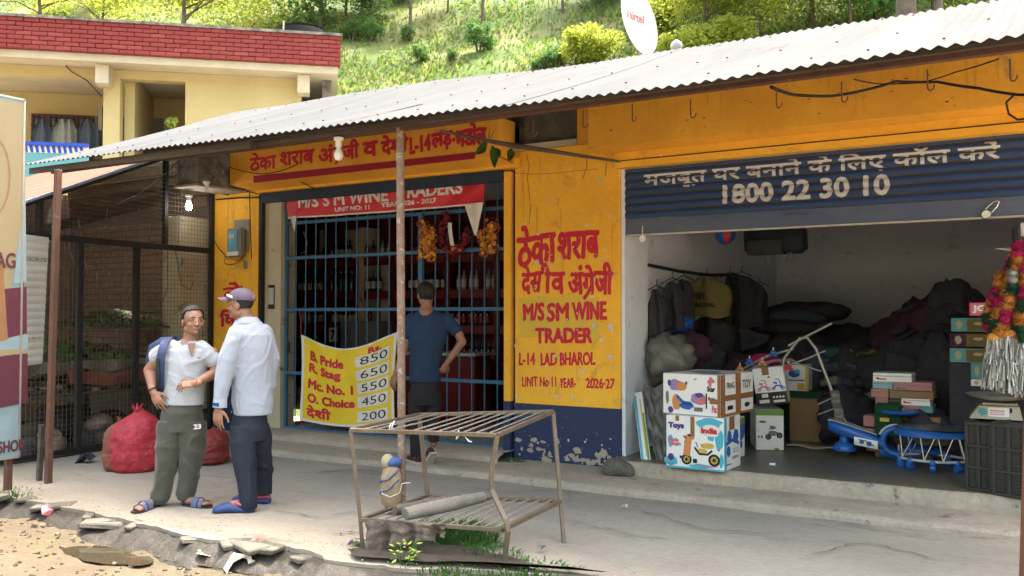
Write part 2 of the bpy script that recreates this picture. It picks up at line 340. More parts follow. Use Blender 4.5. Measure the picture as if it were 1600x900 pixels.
M['flor'] = leafm('orange petals', (.68, .24, .07), (.60, .20, .06), .15); M['flye'] = leafm('marigold petals', (.70, .38, .06), (.62, .30, .05), .15)
M['dish'] = pm('grey white dish enamel', (.50, .50, .49), (.45, .45, .44), 3, .4, .03, 30)
M['bulb'] = pm('frosted bulb glass', (.72, .70, .66), (.66, .64, .6), 5, .2, 0, 30, spec=.5)
M['bulblit'] = pm('lit bulb', (.9, .9, .9), (.9, .9, .9), 5, .4, 0, 30, emit=((1, .97, .9), 14))
M['meterg'] = flat('grey meter case', (.16, .18, .19), .3, .5); M['meterb'] = flat('blue meter face', (.12, .35, .45), .3, .5)
M['water'] = pm('muddy puddle water', (.050, .040, .026), (.038, .031, .020), 2, .05, .02, 6, spec=.6)
M['bundle'] = pm('tan printed bundle cloth', (.36, .28, .18), (.28, .20, .13), 16, .9, .3, 60, fleck=[((.10, .07, .05), 28, .10)])
M['bluestr'] = flat('blue strap', (.06, .12, .30), .7); M['rag'] = pm('grey sacking', (.17, .14, .12), (.11, .09, .075), 12, .95, .8, 60, fine=.35)
M['paper'] = flat('litter paper', (.62, .58, .52), .7); M['bamboo'] = pm('bamboo cane', (.34, .22, .13), (.26, .15, .09), 12, .7, .2, 40)
M['grass'] = leafm('verge grass', (.07, .16, .04), (.04, .10, .03), .3); M['grassy'] = leafm('pale yellow green leaves', (.30, .40, .07), (.24, .33, .06), .3)
M['signc'] = pm('cream sign print', (.25, .20, .12), (.22, .18, .11), 1.5, .45, .03, 20, fine=.05); M['signm'] = flat('maroon sign print', (.09, .025, .04), .45); M['signb'] = flat('pale blue sign print', (.19, .27, .31), .45)
M['signd'] = flat('brownish sign print', (.24, .12, .06), .5); M['pvc'] = pm('white ribbed pvc', (.55, .53, .48), (.46, .44, .39), 3, .5, .1, 30)
M['darkgoods'] = pm('dark cloth goods', (.034, .036, .048), (.060, .052, .064), 9, .95, .5, 40); M['plum'] = pm('plum cloth', (.085, .035, .055), (.05, .024, .042), 9, .95, .5, 40)
M['denim'] = pm('blue grey blanket', (.07, .09, .125), (.05, .065, .09), 9, .95, .5, 40); M['khaki'] = pm('mustard shirt cloth', (.16, .135, .05), (.13, .11, .04), 9, .95, .3, 40)
M['plaid'] = pm('brown checked cloth', (.060, .052, .062), (.024, .026, .04), 22, .95, .3, 40); M['poly'] = pm('grey polythene', (.16, .15, .13), (.10, .095, .085), 9, .25, .6, 25, spec=.6)
M['vegg'] = pm('green vegetables', (.10, .17, .05), (.05, .09, .03), 30, .6, .2, 40); M['vegd'] = pm('dull vegetables', (.09, .07, .045), (.05, .045, .03), 30, .7, .2, 40)

# ------------------------------------------------------------------ lettering
_tc = {}
def glyphs(body):
    if body in _tc: return _tc[body]
    c = bpy.data.curves.new('t', 'FONT'); c.body = body; c.size = 1; c.resolution_u = 3
    o = bpy.data.objects.new('t', c); COL.objects.link(o); bpy.context.view_layer.update()
    d = bpy.context.evaluated_depsgraph_get(); me = o.evaluated_get(d).to_mesh()
    vs = [(v.co.x, v.co.y) for v in me.vertices]; fs = [tuple(p.vertices) for p in me.polygons]
    bpy.data.objects.remove(o); bpy.data.curves.remove(c)
    x0 = min(v[0] for v in vs); x1 = max(v[0] for v in vs); y0 = min(v[1] for v in vs); y1 = max(v[1] for v in vs)
    _tc[body] = ([((x-x0)/(x1-x0), (y-y0)/(y1-y0)) for x, y in vs], fs, (x1-x0, y1-y0)); return _tc[body]
def split2(vs, fs, mx):
    vs = [tuple(v) for v in vs]; out = []; cache = {}
    st = [tuple(f[:1]+f[i:i+2]) for f in fs for i in range(1, len(f)-1)]
    while st:
        a, b, c = st.pop(); e = [(math.dist(vs[a], vs[b]), a, b, c), (math.dist(vs[b], vs[c]), b, c, a), (math.dist(vs[c], vs[a]), c, a, b)]; l, p, q, o = max(e)
        if l <= mx: out.append((a, b, c)); continue
        k = (min(p, q), max(p, q))
        if k not in cache: cache[k] = len(vs); vs.append(((vs[p][0]+vs[q][0])/2, (vs[p][1]+vs[q][1])/2))
        m_ = cache[k]; st += [(p, m_, o), (m_, q, o)]
    return vs, out
def letters(mb, body, fn, W, H, bold=.0, wob=.0, seed=0, sub=None):
    """writes body into the box 0..W x 0..H; fn(x,y,h) maps board coordinates (h = height off the board) to a point"""
    vs, fs, _ = glyphs(body); sub = sub or (min(H*.35, .045) if wob else None)
    if sub: v2, fs = split2([(u*W, v*H) for u, v in vs], fs, sub); vs = [(x/W, y/H) for x, y in v2]
    offs = [(0, 0)] if bold <= 0 else [(bold*math.cos(a), bold*math.sin(a)) for a in (0, PI/3, 2*PI/3, PI, 4*PI/3, 5*PI/3)]
    for k, (dx, dy) in enumerate(offs):
        out = []
        for u, v in vs:
            x, y = u*W, v*H
            if wob:
                q = noise.noise_vector(Vector((x*2.2/H, y*2.2/H, seed+.5))); x += q.x*wob; y += q.y*wob
            out.append(fn(x+dx, y+dy, k*.00012))
        mb.add(out, fs)
    return mb
def stroke(mb, pts, wd, fn, h=0.0):
    """a painted stroke of width wd along 2-D points"""
    pts = [Vector(p) for p in pts]; vs = []
    for i, p in enumerate(pts):
        t = (pts[min(i+1, len(pts)-1)]-pts[max(i-1, 0)]).normalized(); n = Vector((-t.y, t.x))*wd/2
        vs += [fn(p.x+n.x, p.y+n.y, h), fn(p.x-n.x, p.y-n.y, h)]
    mb.add(vs, [(2*i, 2*i+1, 2*i+3, 2*i+2) for i in range(len(pts)-1)]); return mb
def blobp(mb, c, rx, ry, fn, h=0.0, n=16, wob=.15, seed=0, rot=0):
    """flat printed patch"""
    vs = []
    for i in range(n):
        a = 2*PI*i/n; k = 1+wob*noise.noise(Vector((math.cos(a)*1.7+seed*3.1, math.sin(a)*1.7, seed)))*2
        x, y = rx*k*math.cos(a), ry*k*math.sin(a)
        vs.append(fn(c[0]+x*math.cos(rot)-y*math.sin(rot), c[1]+x*math.sin(rot)+y*math.cos(rot), h))
    mb.add(vs, [tuple(range(n))]); return mb
def patch(mb, x0, y0, x1, y1, fn, h=0.0): mb.add([fn(x0, y0, h), fn(x1, y0, h), fn(x1, y1, h), fn(x0, y1, h)], [(0, 1, 2, 3)]); return mb
# ================================================================== THE GROUND
def lerp(a, b, t): return a+(b-a)*t
def pl(x, pts):
    """piecewise linear"""
    if x <= pts[0][0]: return pts[0][1]
    for (a, b), (c, d) in zip(pts, pts[1:]):
        if x <= c: return b+(d-b)*(x-a)/(c-a)
    return pts[-1][1]
def N3(x, y, z=0.0): return noise.noise(Vector((x, y, z)))
def edgeY(x):
    return pl(x, [(-14, 4.3), (-7.5, 4.2), (-6.6, 4.19), (-5.0, 4.1), (-4.3, 4.2), (-3.6, 4.16), (-2.9, 4.42), (-2.2, 4.66), (0, 4.8), (6, 4.9)])+.08*N3(x*2.3, 3.1)+.05*N3(x*9, 1.7)+.02*N3(x*23, 5)
def roadz(x, y):
    return -.125+.028*N3(x*.9, y*.9)+.018*N3(x*3.1, y*3.1, 2)+.010*N3(x*9, y*9, 4)+.004*N3(x*25, y*25, 4)-.022*max(0, 1-abs(y-3.75)/.35)
g = MB(); g.add([(-400, -400, -.34), (400, -400, -.34), (400, 400, -.34), (-400, 400, -.34)], [(0, 1, 2, 3)])
g.build('ground', M['dryground'], kind='structure')
g = MB(); g.grid(lambda u, v: (lerp(-30, 30, u), lerp(-40, .5, v), -.135+.02*N3(u*60, v*40)), 90, 60)
g.grid(lambda u, v: (lerp(-15, 4, u), lerp(.5, 4.1, v), roadz(lerp(-15, 4, u), lerp(.5, 4.1, v))), 460, 100)
g.build('road', M['road'], kind='structure', smooth=60)
def vergep(u, v):
    x = lerp(-15, 6, u); e = edgeY(x); w_ = .20+.09*N3(x*1.1, 8)+.05*N3(x*5, 3); y = lerp(e-w_, e+.06, v)
    t = min(1, max(0, (y-(e-w_))/w_)); z = lerp(-.15, -.035, t**.8)+.022*N3(x*4, y*7, 5)*(1-abs(2*t-1))+.012*N3(x*13, y*13, 6)*(t < .97)
    return (x, y, z)
g = MB(); g.grid(vergep, 560, 18); g.build('mud_verge', M['mud'], kind='structure', smooth=60)
def plat(u, v):
    x = lerp(-14, 6, u); e = edgeY(x)
    if v < .04: return (x, e+(.03 if v == 0 else 0), -.30 if v == 0 else -.012)
    y = lerp(e, 6.86, (v-.04)/.96)
    return (x, y, .012*N3(x*.8, y*.8, 9)+.004*N3(x*5, y*5, 9)-.012*max(0, 1-(y-e)/.25))
g = MB(); g.grid(plat, 300, 50); platform = g.build('pavement', M['conc'], kind='structure', smooth=50)
def upf(u, v):
    x = lerp(-9.2, 5, u); e = 6.80+.03*N3(x*1.5, 7)+.012*N3(x*8, 2)
    if v < .06: return (x, e-.01, -.05)
    if v < .12: return (x, e, .028)
    if v < .18: return (x, e+.025, .043)
    return (x, lerp(e+.03, 7.8, (v-.18)/.82), .05+.005*N3(x*3, v*6))
g = MB(); g.grid(upf, 320, 16); g.build('raised_pavement', M['conc2'], kind='structure', smooth=50)
# broken kerb stones along the edge, joined into the pavement as pieces
for i in range(17):
    x = lerp(-8.0, -3.9, (i+1.4*R.random())/17); L_ = R.choice((.07, .1, .14, .2, .3))*R.uniform(.8, 1.2)
    if 9 < i < 12: continue
    m = MB(); m.box((0, 0, 0), (L_*1.3, R.uniform(.10, .18), R.uniform(.03, .05)), None, .010)
    bm = None; m.v = [tuple(Vector(v)+noise.noise_vector(Vector(v)*10+Vector((i*7, 0, 0)))*.022) for v in m.v]
    s_ = m.build('kerb_stone', M['stone'], platform, loc=(x, edgeY(x)-.01+R.uniform(-.05, .04), -.022+R.uniform(-.03, .012)), rz=R.uniform(-.6, .6)); s_.rotation_euler = (R.uniform(-.02, .16), R.uniform(-.06, .06), R.uniform(-.7, .7))
rr = random.Random(4); m = MB()
def crackl(pts, w_, z=.014):
    P = []
    for a, b in zip(pts, pts[1:]):
        for i in range(9): t_ = i/9; P.append((lerp(a[0], b[0], t_)+rr.gauss(0, .018), lerp(a[1], b[1], t_)+rr.gauss(0, .012)))
    for i, (a, b) in enumerate(zip(P, P[1:])):
        d = Vector((b[0]-a[0], b[1]-a[1])).normalized(); n_ = Vector((-d.y, d.x))*w_*rr.uniform(.3, 1); m.add([(a[0]+n_.x, a[1]+n_.y, z), (a[0]-n_.x, a[1]-n_.y, z), (b[0]-n_.x, b[1]-n_.y, z), (b[0]+n_.x, b[1]+n_.y, z)], [(0, 1, 2, 3)])
for L_ in ([(520, 838), (548, 833), (570, 838)], [(740, 765), (800, 772), (870, 768)], [(1000, 800), (1100, 830), (1230, 838)], [(1250, 870), (1350, 850), (1480, 880)], [(560, 760), (640, 752)], [(430, 800), (500, 812), (560, 800)]):
    crackl([onZ(x, y, 0).xy for x, y in L_], .006)
m.build('crack', M['mud'], platform, kind='stuff')
for (px, py, rx, ry) in ((690, 872, .62, .22), (800, 893, .5, .14), (590, 870, .2, .12)):
    c = onZ(px, py, 0); m = MB(); m.add([(c.x+rx*(1+.35*N3(px, k*.6)+.12*N3(px, k*3.1))*math.cos(2*PI*k/60), c.y+ry*(1+.4*N3(px+9, k*.6)+.15*N3(px, k*2.7))*math.sin(2*PI*k/60), .0165+px*.00001) for k in range(60)], [tuple(range(60))]); m.v = [(v[0], max(v[1], edgeY(v[0])+.03), v[2]) for v in m.v]; m.build('soil', M['mud'], kind='structure')
# puddles
for i, (px, py, rx, ry) in enumerate([(20, 803, .35, .12), (170, 866, .42, .16), (310, 868, .5, .16), (420, 884, .4, .2), (560, 893, .4, .15)]):
    c = onZ(px, py, -.13); m = MB()
    m.add([(c.x+rx*(1+.25*N3(i, k*.7))*math.cos(2*PI*k/28), c.y+ry*(1+.3*N3(i+9, k*.7))*math.sin(2*PI*k/28), -.134) for k in range(28)], [tuple(range(28))]); m.v = [(v[0]+.08*N3(v[0]*5, v[1]*5), v[1]+.05*N3(v[0]*7, v[1]*7, 3), v[2]) for v in m.v]
    m.build('puddle_water', M['water'], kind='structure')

# ================================================================== HILL
def hillz(x, y):
    s = .94*y-.33*x
    t = max(0, s-15); z = .52*t+.22*max(0, t-9)
    z += 1.1*N3(x*.06, y*.06, 3)*min(1, t/6)+.35*N3(x*.25, y*.25, 5)*min(1, t/4)
    ter = math.sin(s*1.35+1.2*N3(x*.05, y*.05)); z += .16*ter*min(1, t/5)
    return z-.35+.10*N3(x*.9, y*.9, 1)*min(1, t/4)
g = MB(); g.grid(lambda u, v: (lerp(-75, 55, u), lerp(9, 95, v**1.35), hillz(lerp(-75, 55, u), lerp(9, 95, v**1.35))), 260, 200)
hill = g.build('hillside', M['grassh'], kind='structure', smooth=80)
def onhill(px, py):
    r = ray(px, py); t = 14.0
    while t < 120:
        p = Vector((0, 0, CH))+r*t
        if p.z < hillz(p.x, p.y): return p
        t += .12
    return Vector((0, 0, CH))+r*60
# tufts: small leaf cards of grass all over the visible slope
def tri_leaf(m, p, d, up, w_): m.add([p-d*w_, p+d*w_, p+up], [(0, 1, 2)])
for mat_, n_, seed in ((M['leaft'], 15000, 1), (M['leafo'], 16000, 2), (M['leafy'], 5000, 4)):
    m = MB(); rr = random.Random(seed); q = onhill(700, 100)
    for k in range(n_):
        px = rr.uniform(-60, 1660); py = rr.uniform(-40, 200); 
        if px < 480 and py > 60: continue
        if k % 3 == 0: q = onhill(px, py)
        p = q+Vector((rr.gauss(0, .5), rr.gauss(0, .5), 0)); p.z = hillz(p.x, p.y)
        if N3(p.x*.35, p.y*.35, seed) < -.12: continue
        a = rr.uniform(0, PI); h = rr.uniform(.08, .26)
        tri_leaf(m, p, Vector((math.cos(a), math.sin(a), 0)), Vector((rr.uniform(-.1, .1), rr.uniform(-.1, .1), h)), rr.uniform(.03, .09))
    m.build('grass', mat_, kind='stuff')
def foliage(mb, c, r, n, ls, rr, shell=.55, clumps=9, flatten=1.0):
    """leaf-sized faces gathered in clumps inside an uneven crown"""
    cl = []
    for i in range(clumps):
        d = Vector((rr.gauss(0, 1), rr.gauss(0, 1), rr.gauss(0, .8))).normalized()*rr.uniform(.25, .85)
        cl.append((Vector((d.x*r[0], d.y*r[1], d.z*r[2])), rr.uniform(.3, .55)))
    for k in range(n):
        q, cr = cl[rr.randrange(clumps)]
        d = Vector((rr.gauss(0, 1), rr.gauss(0, 1), rr.gauss(0, 1))).normalized()*(rr.random()**.5)
        p = Vector(c)+q+Vector((d.x*r[0], d.y*r[1], d.z*r[2]))*cr
        a = Vector((rr.gauss(0, 1), rr.gauss(0, 1), rr.gauss(0, .5))).normalized(); b = a.cross(Vector((rr.gauss(0, 1), rr.gauss(0, 1), rr.gauss(0, 1)))).normalized()
        l = ls*rr.uniform(.6, 1.4); mb.add([p-b*l*.35, p-a*l*.6, p+b*l*.35, p+a*l*.7], [(0, 1, 2, 3)])
def make_tree(name, label, cat, H, cr, mat_, seed, n=5200, ls=.11, tr=.065, group=None, low=.32):
    rr = random.Random(seed); t = thing(name, label, cat, group=group)
    m = MB(); top = Vector((rr.uniform(-.2, .2), rr.uniform(-.2, .2), H*.72))
    pts = [Vector((0, 0, -.3)), Vector((.04, .02, H*.25)), Vector((-.05, .05, H*.5)), top]
    m.tube(pts, [tr*1.3, tr, tr*.7, tr*.35], 7)
    for k in range(9):
        a = rr.uniform(0, 2*PI); z = rr.uniform(.22, .66)*H; b0 = Vector((0, 0, z)); e = Vector((math.cos(a)*cr*rr.uniform(.5, .85), math.sin(a)*cr*rr.uniform(.5, .85), z+H*rr.uniform(.12, .3)))
        m.tube([b0, (b0+e)/2+Vector((0, 0, .05*H)), e], [tr*.5, tr*.3, tr*.12], 5)
    m.build('trunk', M['bark'], t, smooth=60)
    c = MB(); foliage(c, (0, 0, H*(low+1)/2), (cr, cr, H*(1-low)/2), n, ls, rr, clumps=13)
    c.build('crown', mat_, t); return t
def make_bush(name, label, cat, r, mat_, seed, n=2600, ls=.09, group=None):
    rr = random.Random(seed); t = thing(name, label, cat, group=group); m = MB()
    for k in range(6):
        a = rr.uniform(0, 2*PI); m.tube([(0, 0, -.1), (math.cos(a)*r*.2, math.sin(a)*r*.2, r*.5), (math.cos(a)*r*.5, math.sin(a)*r*.5, r*1.1)], [.03, .02, .01], 5)
    m.build('stem', M['bark'], t)
    c = MB(); foliage(c, (0, 0, r*.75), (r, r, r*.8), n, ls, rr, clumps=10); c.build('crown', mat_, t); return t
def plant_at(t, px, py, rz=0, scale=1.0, z=None, **k):
    p = onhill(px, py); p.z = hillz(p.x, p.y)-.05
    scale *= 1.5 if 'tree' in t.name else 1.25
    t.location = p; t.rotation_euler = (0, 0, rz); t.scale = (scale,)*3
T1 = make_tree('dense_tree', 'dense deep green tree on the slope above the water tank', 'tree', 5.2, 2.1, M['leafd'], 31, 8500, .13, low=.0); plant_at(T1, 500, 42)
T2 = make_tree('flowering_tree', 'wide loose tree with yellow green leaves behind the brick parapet', 'tree', 4.6, 3.0, M['leafy'], 32, 10500, .10, low=.08); plant_at(T2, 285, 95)
T3 = make_tree('slender_tree', 'slim young tree with thin trunk on the open grassy slope', 'tree', 3.2, .85, M['leaft'], 33, 1500, .09, tr=.04, low=.2); plant_at(T3, 752, 50)
T4 = make_tree('leafy_tree', 'broad light green tree above the right part of the corrugated roof', 'tree', 5.0, 2.9, M['leaft'], 34, 10500, .10, low=.0); plant_at(T4, 1180, 75)
def tr_copy(src, px, py, rz, s, label): d = dup(src, label=label); plant_at(d, px, py, rz, s); return d
tr_copy(T1, 565, 40, 2.0, .55, 'bushy dark tree left of the open grass slope')
tr_copy(T1, 625, 8, 4.0, .45, 'dark tree at the upper edge of the grass slope')
tr_copy(T1, 1370, 34, 1.3, 1.15, 'dark green tree behind the far right roof ridge')
tr_copy(T1, 1060, 6, 3.3, 1.0, 'dark tree high on the slope behind the satellite dish')
tr_copy(T1, 940, 2, .8, .6, 'small dark tree high on the slope left of the dish')
tr_copy(T2, 60, 60, 1.0, .9, 'pale green tree behind the left end of the brick parapet')
tr_copy(T2, 160, 70, 4.4, .6, 'small pale tree between the two wide ones behind the parapet')
tr_copy(T2, 1270, 40, 2.2, .85, 'yellow green tree right of the broad light green one')
tr_copy(T2, 1100, 90, 5.2, .62, 'low yellow green tree just behind the roof right of the dish')
tr_copy(T3, 640, 55, 1.2, 1.1, 'slim tree with bent trunk beside the bushy dark tree')
tr_copy(T3, 700, 20, 1.9, .8, 'small slim tree near the top of the open slope')
tr_copy(T3, 880, 20, 3.9, .9, 'thin sparse tree right of the middle of the open slope')
tr_copy(T4, 1460, 30, 1.7, .9, 'light green tree above the right end of the roof')
tr_copy(T4, 540, 25, .5, .55, 'light green tree behind the right end of the parapet')
tr_copy(T4, 1330, 60, 3.0, .7, 'rounded light green tree close behind the roof ridge')
B1 = make_bush('bright_bush', 'bright yellow green bush just left of the satellite dish', 'bush', 1.15, M['leafy'], 41, 4200, .11); plant_at(B1, 932, 112, 0, .85)
B2 = make_bush('dark_bush', 'round dark bush alone on the open slope', 'bush', .65, M['leafd'], 42, 1800, .07); plant_at(B2, 748, 82)
def bcopy(src, px, py, rz, s, label): d = dup(src, label=label); plant_at(d, px, py, rz, s)
bcopy(B2, 635, 66, 1, .6, 'small dark bush on the terrace edge of the slope')
bcopy(B2, 550, 66, 2, .8, 'dark bush beside the end of the brick parapet')
bcopy(B2, 580, 66, 5, .8, 'second dark bush right of the parapet end')
bcopy(B2, 870, 108, 3, .7, 'small bush low on the slope left of the bright bush')
bcopy(B2, 708, 95, 4, .45, 'tiny bush low in the middle of the slope')
bcopy(B2, 845, 112, 2.2, .5, 'tiny bush just above the roof line')
bcopy(B2, 655, 98, .2, .6, 'low bush on the lower terrace')
bcopy(B1, 1075, 112, 2, .8, 'yellow green bush just right of the satellite dish')
bcopy(B1, 1010, 60, 4, .9, 'yellow green bush higher up behind the dish')
bcopy(B1, 1140, 98, 1, .8, 'yellow green bush close behind the middle roof ridge')
# two thick bare trunks behind the right end of the roof
for i, (px, lb) in enumerate(((1413, 'thick dark tree trunk rising behind the right end of the roof'), (1432, 'leaning forked tree trunk beside the thick one behind the roof'), (1458, 'thin tree trunk right of the forked one behind the roof'))):
    p = onY(px, 10, 15.5); t = thing('tree_trunk', lb, 'tree', (p.x, p.y, 0)); m = MB(); w_ = (.17, .11, .07)[i]; s_ = (.1, -.35, .25)[i]
    m.tube([(0, 0, 0), (0, 0, p.z-1), (s_*.3, 0, p.z), (s_, 0, p.z+1.6)], [w_*1.2, w_, w_*.9, w_*.7], 9); m.jitter(.03, 3); m.build('trunk', M['bark'], t, smooth=60)
    c = MB(); foliage(c, (s_, 0, p.z+2.9), (1.6, 1.6, 1.1), 2600, .10, random.Random(50+i), clumps=9); c.build('crown', M['leafd'], t)

# ================================================================== HOUSE ON THE LEFT (yellow, brick parapet)
HX = Vector((.733, .68, 0)).normalized(); HY = Vector((-HX.y, HX.x, 0))       # along its front, into the house
H0 = Vector((CA*-.5714*16.5-SA*16.5, SA*-.5714*16.5+CA*16.5, 0))               # on its front, where the picture's left edge meets it
house = thing('brick_parapet_house', 'pale yellow two storey house with red brick parapet beside the shops', 'building', H0, math.atan2(HX.y, HX.x))
def hs(px, py, d=0.0):
    """pixel -> (s, z) on the house plane pushed back by d"""
    r = ray(px, py); n = HY; t = ((H0+HY*d).dot(n))/r.dot(n); p = Vector((0, 0, CH))+r*t; return ((p-H0).dot(HX), p.z)
S1 = hs(532, 90)[0]; zt = hs(300, 53)[1]; zb = hs(300, 103)[1]
def hbox(name, s0, s1, d0, d1, z0, z1, mat_, par=house, ch=0): m = MB(); m.b2(s0, s1, d0, d1, z0, z1, ch); return m.build(name, mat_, par)
# parapet: mortar core with proud bricks
PX0 = -2.2
par_core = hbox('parapet', PX0, S1-.01, -.56, -.40, zb, zt-.05, M['mortar'])
hbox('coping', PX0, S1+.03, -.62, -.36, zt-.05, zt, M['stain'], par_core)
rows = 7; ph = (zt-.05-zb)/rows; bl = .27
me_bs = [MB().box((0, 0, 0), (bl-.012, .05, ph-.012), None, .005).jitter(.004, 40).mesh('brick', M[q]) for q in ('brick', 'brickb', 'brickc', 'brick')]
nb = 0
for r_ in range(rows):
    s = PX0+(.14 if r_ % 2 else 0)
    while s < S1-.05:
        me_b = me_bs[R.choice((0, 0, 0, 1, 2, 3))] if r_ else me_bs[R.choice((0, 1, 1, 2))]
        if s+bl > S1: me_b = MB().box((0, 0, 0), (S1-s-.006, .05, ph-.012), None, .005).mesh('brick', M['brick']); put('brick', me_b, par_core, loc=((s+S1)/2, -.567, zb+ph*(r_+.5))); break
        q = (s+bl/2, -.567+R.uniform(-.006, .006), zb+ph*(r_+.5)); b = put('brick', me_b, par_core, loc=q)
        b.rotation_euler = (0, R.uniform(-.02, .02), R.uniform(-.015, .015)); s += bl; nb += 1
for k in range(3):   # end bricks
    pass
hbox('roof_slab', PX0, S1-.05, -.5, 9, zb-.14, zb-.003, M['bpale'])
hbox('wall', PX0, S1-.35, 2.2, 2.4, .0, zb-.145, M['bcream'])
sO0, sC0, sC1, sO1 = hs(0, 200)[0]-3, hs(161, 200)[0], hs(187, 200)[0], hs(289, 200)[0]
zbt = hs(100, 118)[1]
hbox('beam', PX0, S1-.75, 0, .25, zbt, zb-.146, M['bcream'])
col_ = hbox('column', sC0, sC1, -.01, .26, 0, zbt-.002, M['bcream'])
hbox('wall', sO1, S1-.75, 0, .25, 0, zbt-.002, M['bcream'])
hbox('balcony_wall', PX0, sO1-.003, .02, .16, 3.3, 4.05, M['bcream'])
hbox('floor_slab', PX0, S1-.3, .0, 8, 3.25, 3.4, M['bpale'])
for px in (165, 474):
    s_ = hs(px, 105)[0]; hbox('bracket', s_-.10, s_+.13, -.35, .0, zb-.50, zb-.15, M['bpale'])
hbox('end_wall', S1-.35, S1-.18, 0, 8, 0, zb-.15, M['stain'])
sd0, sd1 = hs(196, 200, 2.2)[0], hs(256, 200, 2.2)[0]
hbox('doorway_shade', sd0-.6, sd1, 2.14, 2.19, 3.4, zb-.6, M['bdark'])  # flat grey panel; the dimness of the room is put into its colour
hbox('side_wall', sC1+.02, sC1+.2, .3, 2.2, 3.4, zb-.15, M['bcream'])
s0, z0 = hs(50, 222, 2.2); s1, z1 = hs(147, 182, 2.2)
win = hbox('window', s0, s1, 2.12, 2.19, z0-.35, z1, M['cabin'])
wn = 4
for k in range(wn):
    a = lerp(s0, s1, k/wn)+.05; b = lerp(s0, s1, (k+1)/wn)-.05; hbox('pane', a, b, 2.10, 2.13, z0-.3, z1-.06, M['gl'], win)
for k in range(11): m = MB(); m.b2(s0+(k+.5)*(s1-s0)/11-.008, s0+(k+.5)*(s1-s0)/11+.008, 2.05, 2.065, z0-.3, z1-.03); m.build('window_bar', M['black'], win)
for k in range(3): m = MB(); zz = lerp(z0-.2, z1, k/3); m.b2(s0, s1, 2.066, 2.08, zz, zz+.014); m.build('window_bar', M['black'], win)
hbox('switch_box', hs(155, 190, 2.2)[0], hs(161, 190, 2.2)[0], 2.1, 2.19, hs(155, 205, 2.2)[1], hs(155, 168, 2.2)[1], M['steel'])
def hw(s, d, z): return H0+HX*s+HY*d+Vector((0, 0, z))
# laundry on a line
for px, wd, mt, lb in ((66, .34, 'cloth2', 'blue grey garment hanging at the left of the upstairs window'), (98, .36, 'cloth1', 'crumpled pale garment hanging in front of the upstairs window'), (108, .28, 'cloth1', 'pale cloth hanging beside the crumpled garment'), (137, .40, 'cloth2', 'folded blue grey garment hanging at the right of the upstairs window')):
    s_, zz = hs(px, 186, 1.6); m = MB()
    m.slab(lambda u, v, s_=s_, zz=zz, wd=wd: ((u-.5)*wd*(.35+.75*min(1, v*2.2)), .03*math.sin(u*9)+.02*math.sin(u*17), -v*(.62+.08*math.sin(u*5))), (0, .012, 0), 16, 10)
    m.build('hanging_garment', M[mt], None, smooth=60, label=lb, cat='laundry', loc=hw(s_, 1.6, zz), rz=math.atan2(HX.y, HX.x), group='laundry on the balcony of the yellow house')
# teal and blue trimmed ledge below the balcony opening
t = thing('porch_canopy', 'teal board canopy with blue and white fringe below the balcony', 'canopy', H0, math.atan2(HX.y, HX.x))
a = hs(38, 224, -1.2); b = hs(138, 224, -1.2)
hbox('fascia_board', a[0]-1, b[0], -1.2, -1.16, a[1]-.6, a[1]-.16, M['teal'], t)
hbox('edge_strip', a[0]-1, b[0], -1.24, -1.15, a[1]-.03, a[1]+.03, M['bluep'], t)
m = MB(); k = a[0]-1
while k < b[0]-.06:
    m.add([(k, -1.21, a[1]-.03), (k+.05, -1.21, a[1]-.03), (k+.075, -1.21, a[1]-.15), (k+.025, -1.21, a[1]-.15)], [(0, 1, 2, 3)]); k += .09
m.build('fringe', M['bluep'], t, kind='stuff'); hbox('fringe_backing', a[0]-1, b[0], -1.2, -1.185, a[1]-.155, a[1]-.031, M['wvinyl'], t)
# black water tank on the roof
s_, zz = hs(471, 62, 1.2); t = thing('water_tank', 'black plastic water tank on the roof behind the brick parapet', 'tank', hw(s_, 1.2, zb))
zt2 = hs(471, 43, 1.2)[1]-zb; m = MB(); m.lathe([(.47, 0), (.50, .05), (.50, zt2-.12), (.47, zt2-.08), (.48, zt2-.05), (.30, zt2-.01), (.0, zt2)], 24); m.build('tank_body', M['tank'], t, smooth=40)
m = MB(); m.tube([(.0, -.51, .0), (.0, -.51, zt2)], .02, 6); m.build('pipe', M['steel'], t)
# potted twig, camera and wires on the house
s_, zz = hs(262, 192, -.05); t = thing('potted_plant', 'small leafy plant on the balcony wall of the yellow house', 'plant', hw(s_, .1, 4.05)); m = MB(); m.tube([(0, 0, -.1), (.03, 0, zz-4.0), (.06, 0, zz-3.9)], .012, 5); m.build('stem', M['bark'], t)
m = MB(); foliage(m, (.03, 0, zz-4.0), (.16, .12, .18), 60, .10, R, clumps=4); m.build('leaves', M['grassy'], t)
p0 = hs(474, 107, -.5); m = MB(); m.box((0, 0, 0), (.12, .10, .09), None, .015); t = put('camera_lamp', m.mesh('camera_lamp', M['whitepl']), None, 'small white lamp fixed under the right end of the brick parapet', 'lamp', loc=hw(p0[0], -.42, p0[1]-.02))
def cable(name, pts, r, label, mat_='wireb', group=None, sag=0, n=10):
    P = []
    for a, b in zip(pts, pts[1:]):
        for i in range(n): t_ = i/n; q = Vector(a).lerp(Vector(b), t_); q.z -= sag*4*t_*(1-t_); P.append(q)
    P.append(Vector(pts[-1])); m = MB(); m.tube(P, r, 6); return m.build(name, M[mat_], smooth=60, label=label, cat='cable', group=group)
def hp(px, py, d=-.03): s_, z_ = hs(px, py, d); return hw(s_, d, z_)
cable('cable', [hp(-30, 95, -.1), hp(107, 98, -.1), hp(103, 103, -.1), hp(112, 112, -.1), hp(135, 125, -.1), hp(160, 152, -.1)], .012, 'looped black cable on the upper wall of the yellow house')

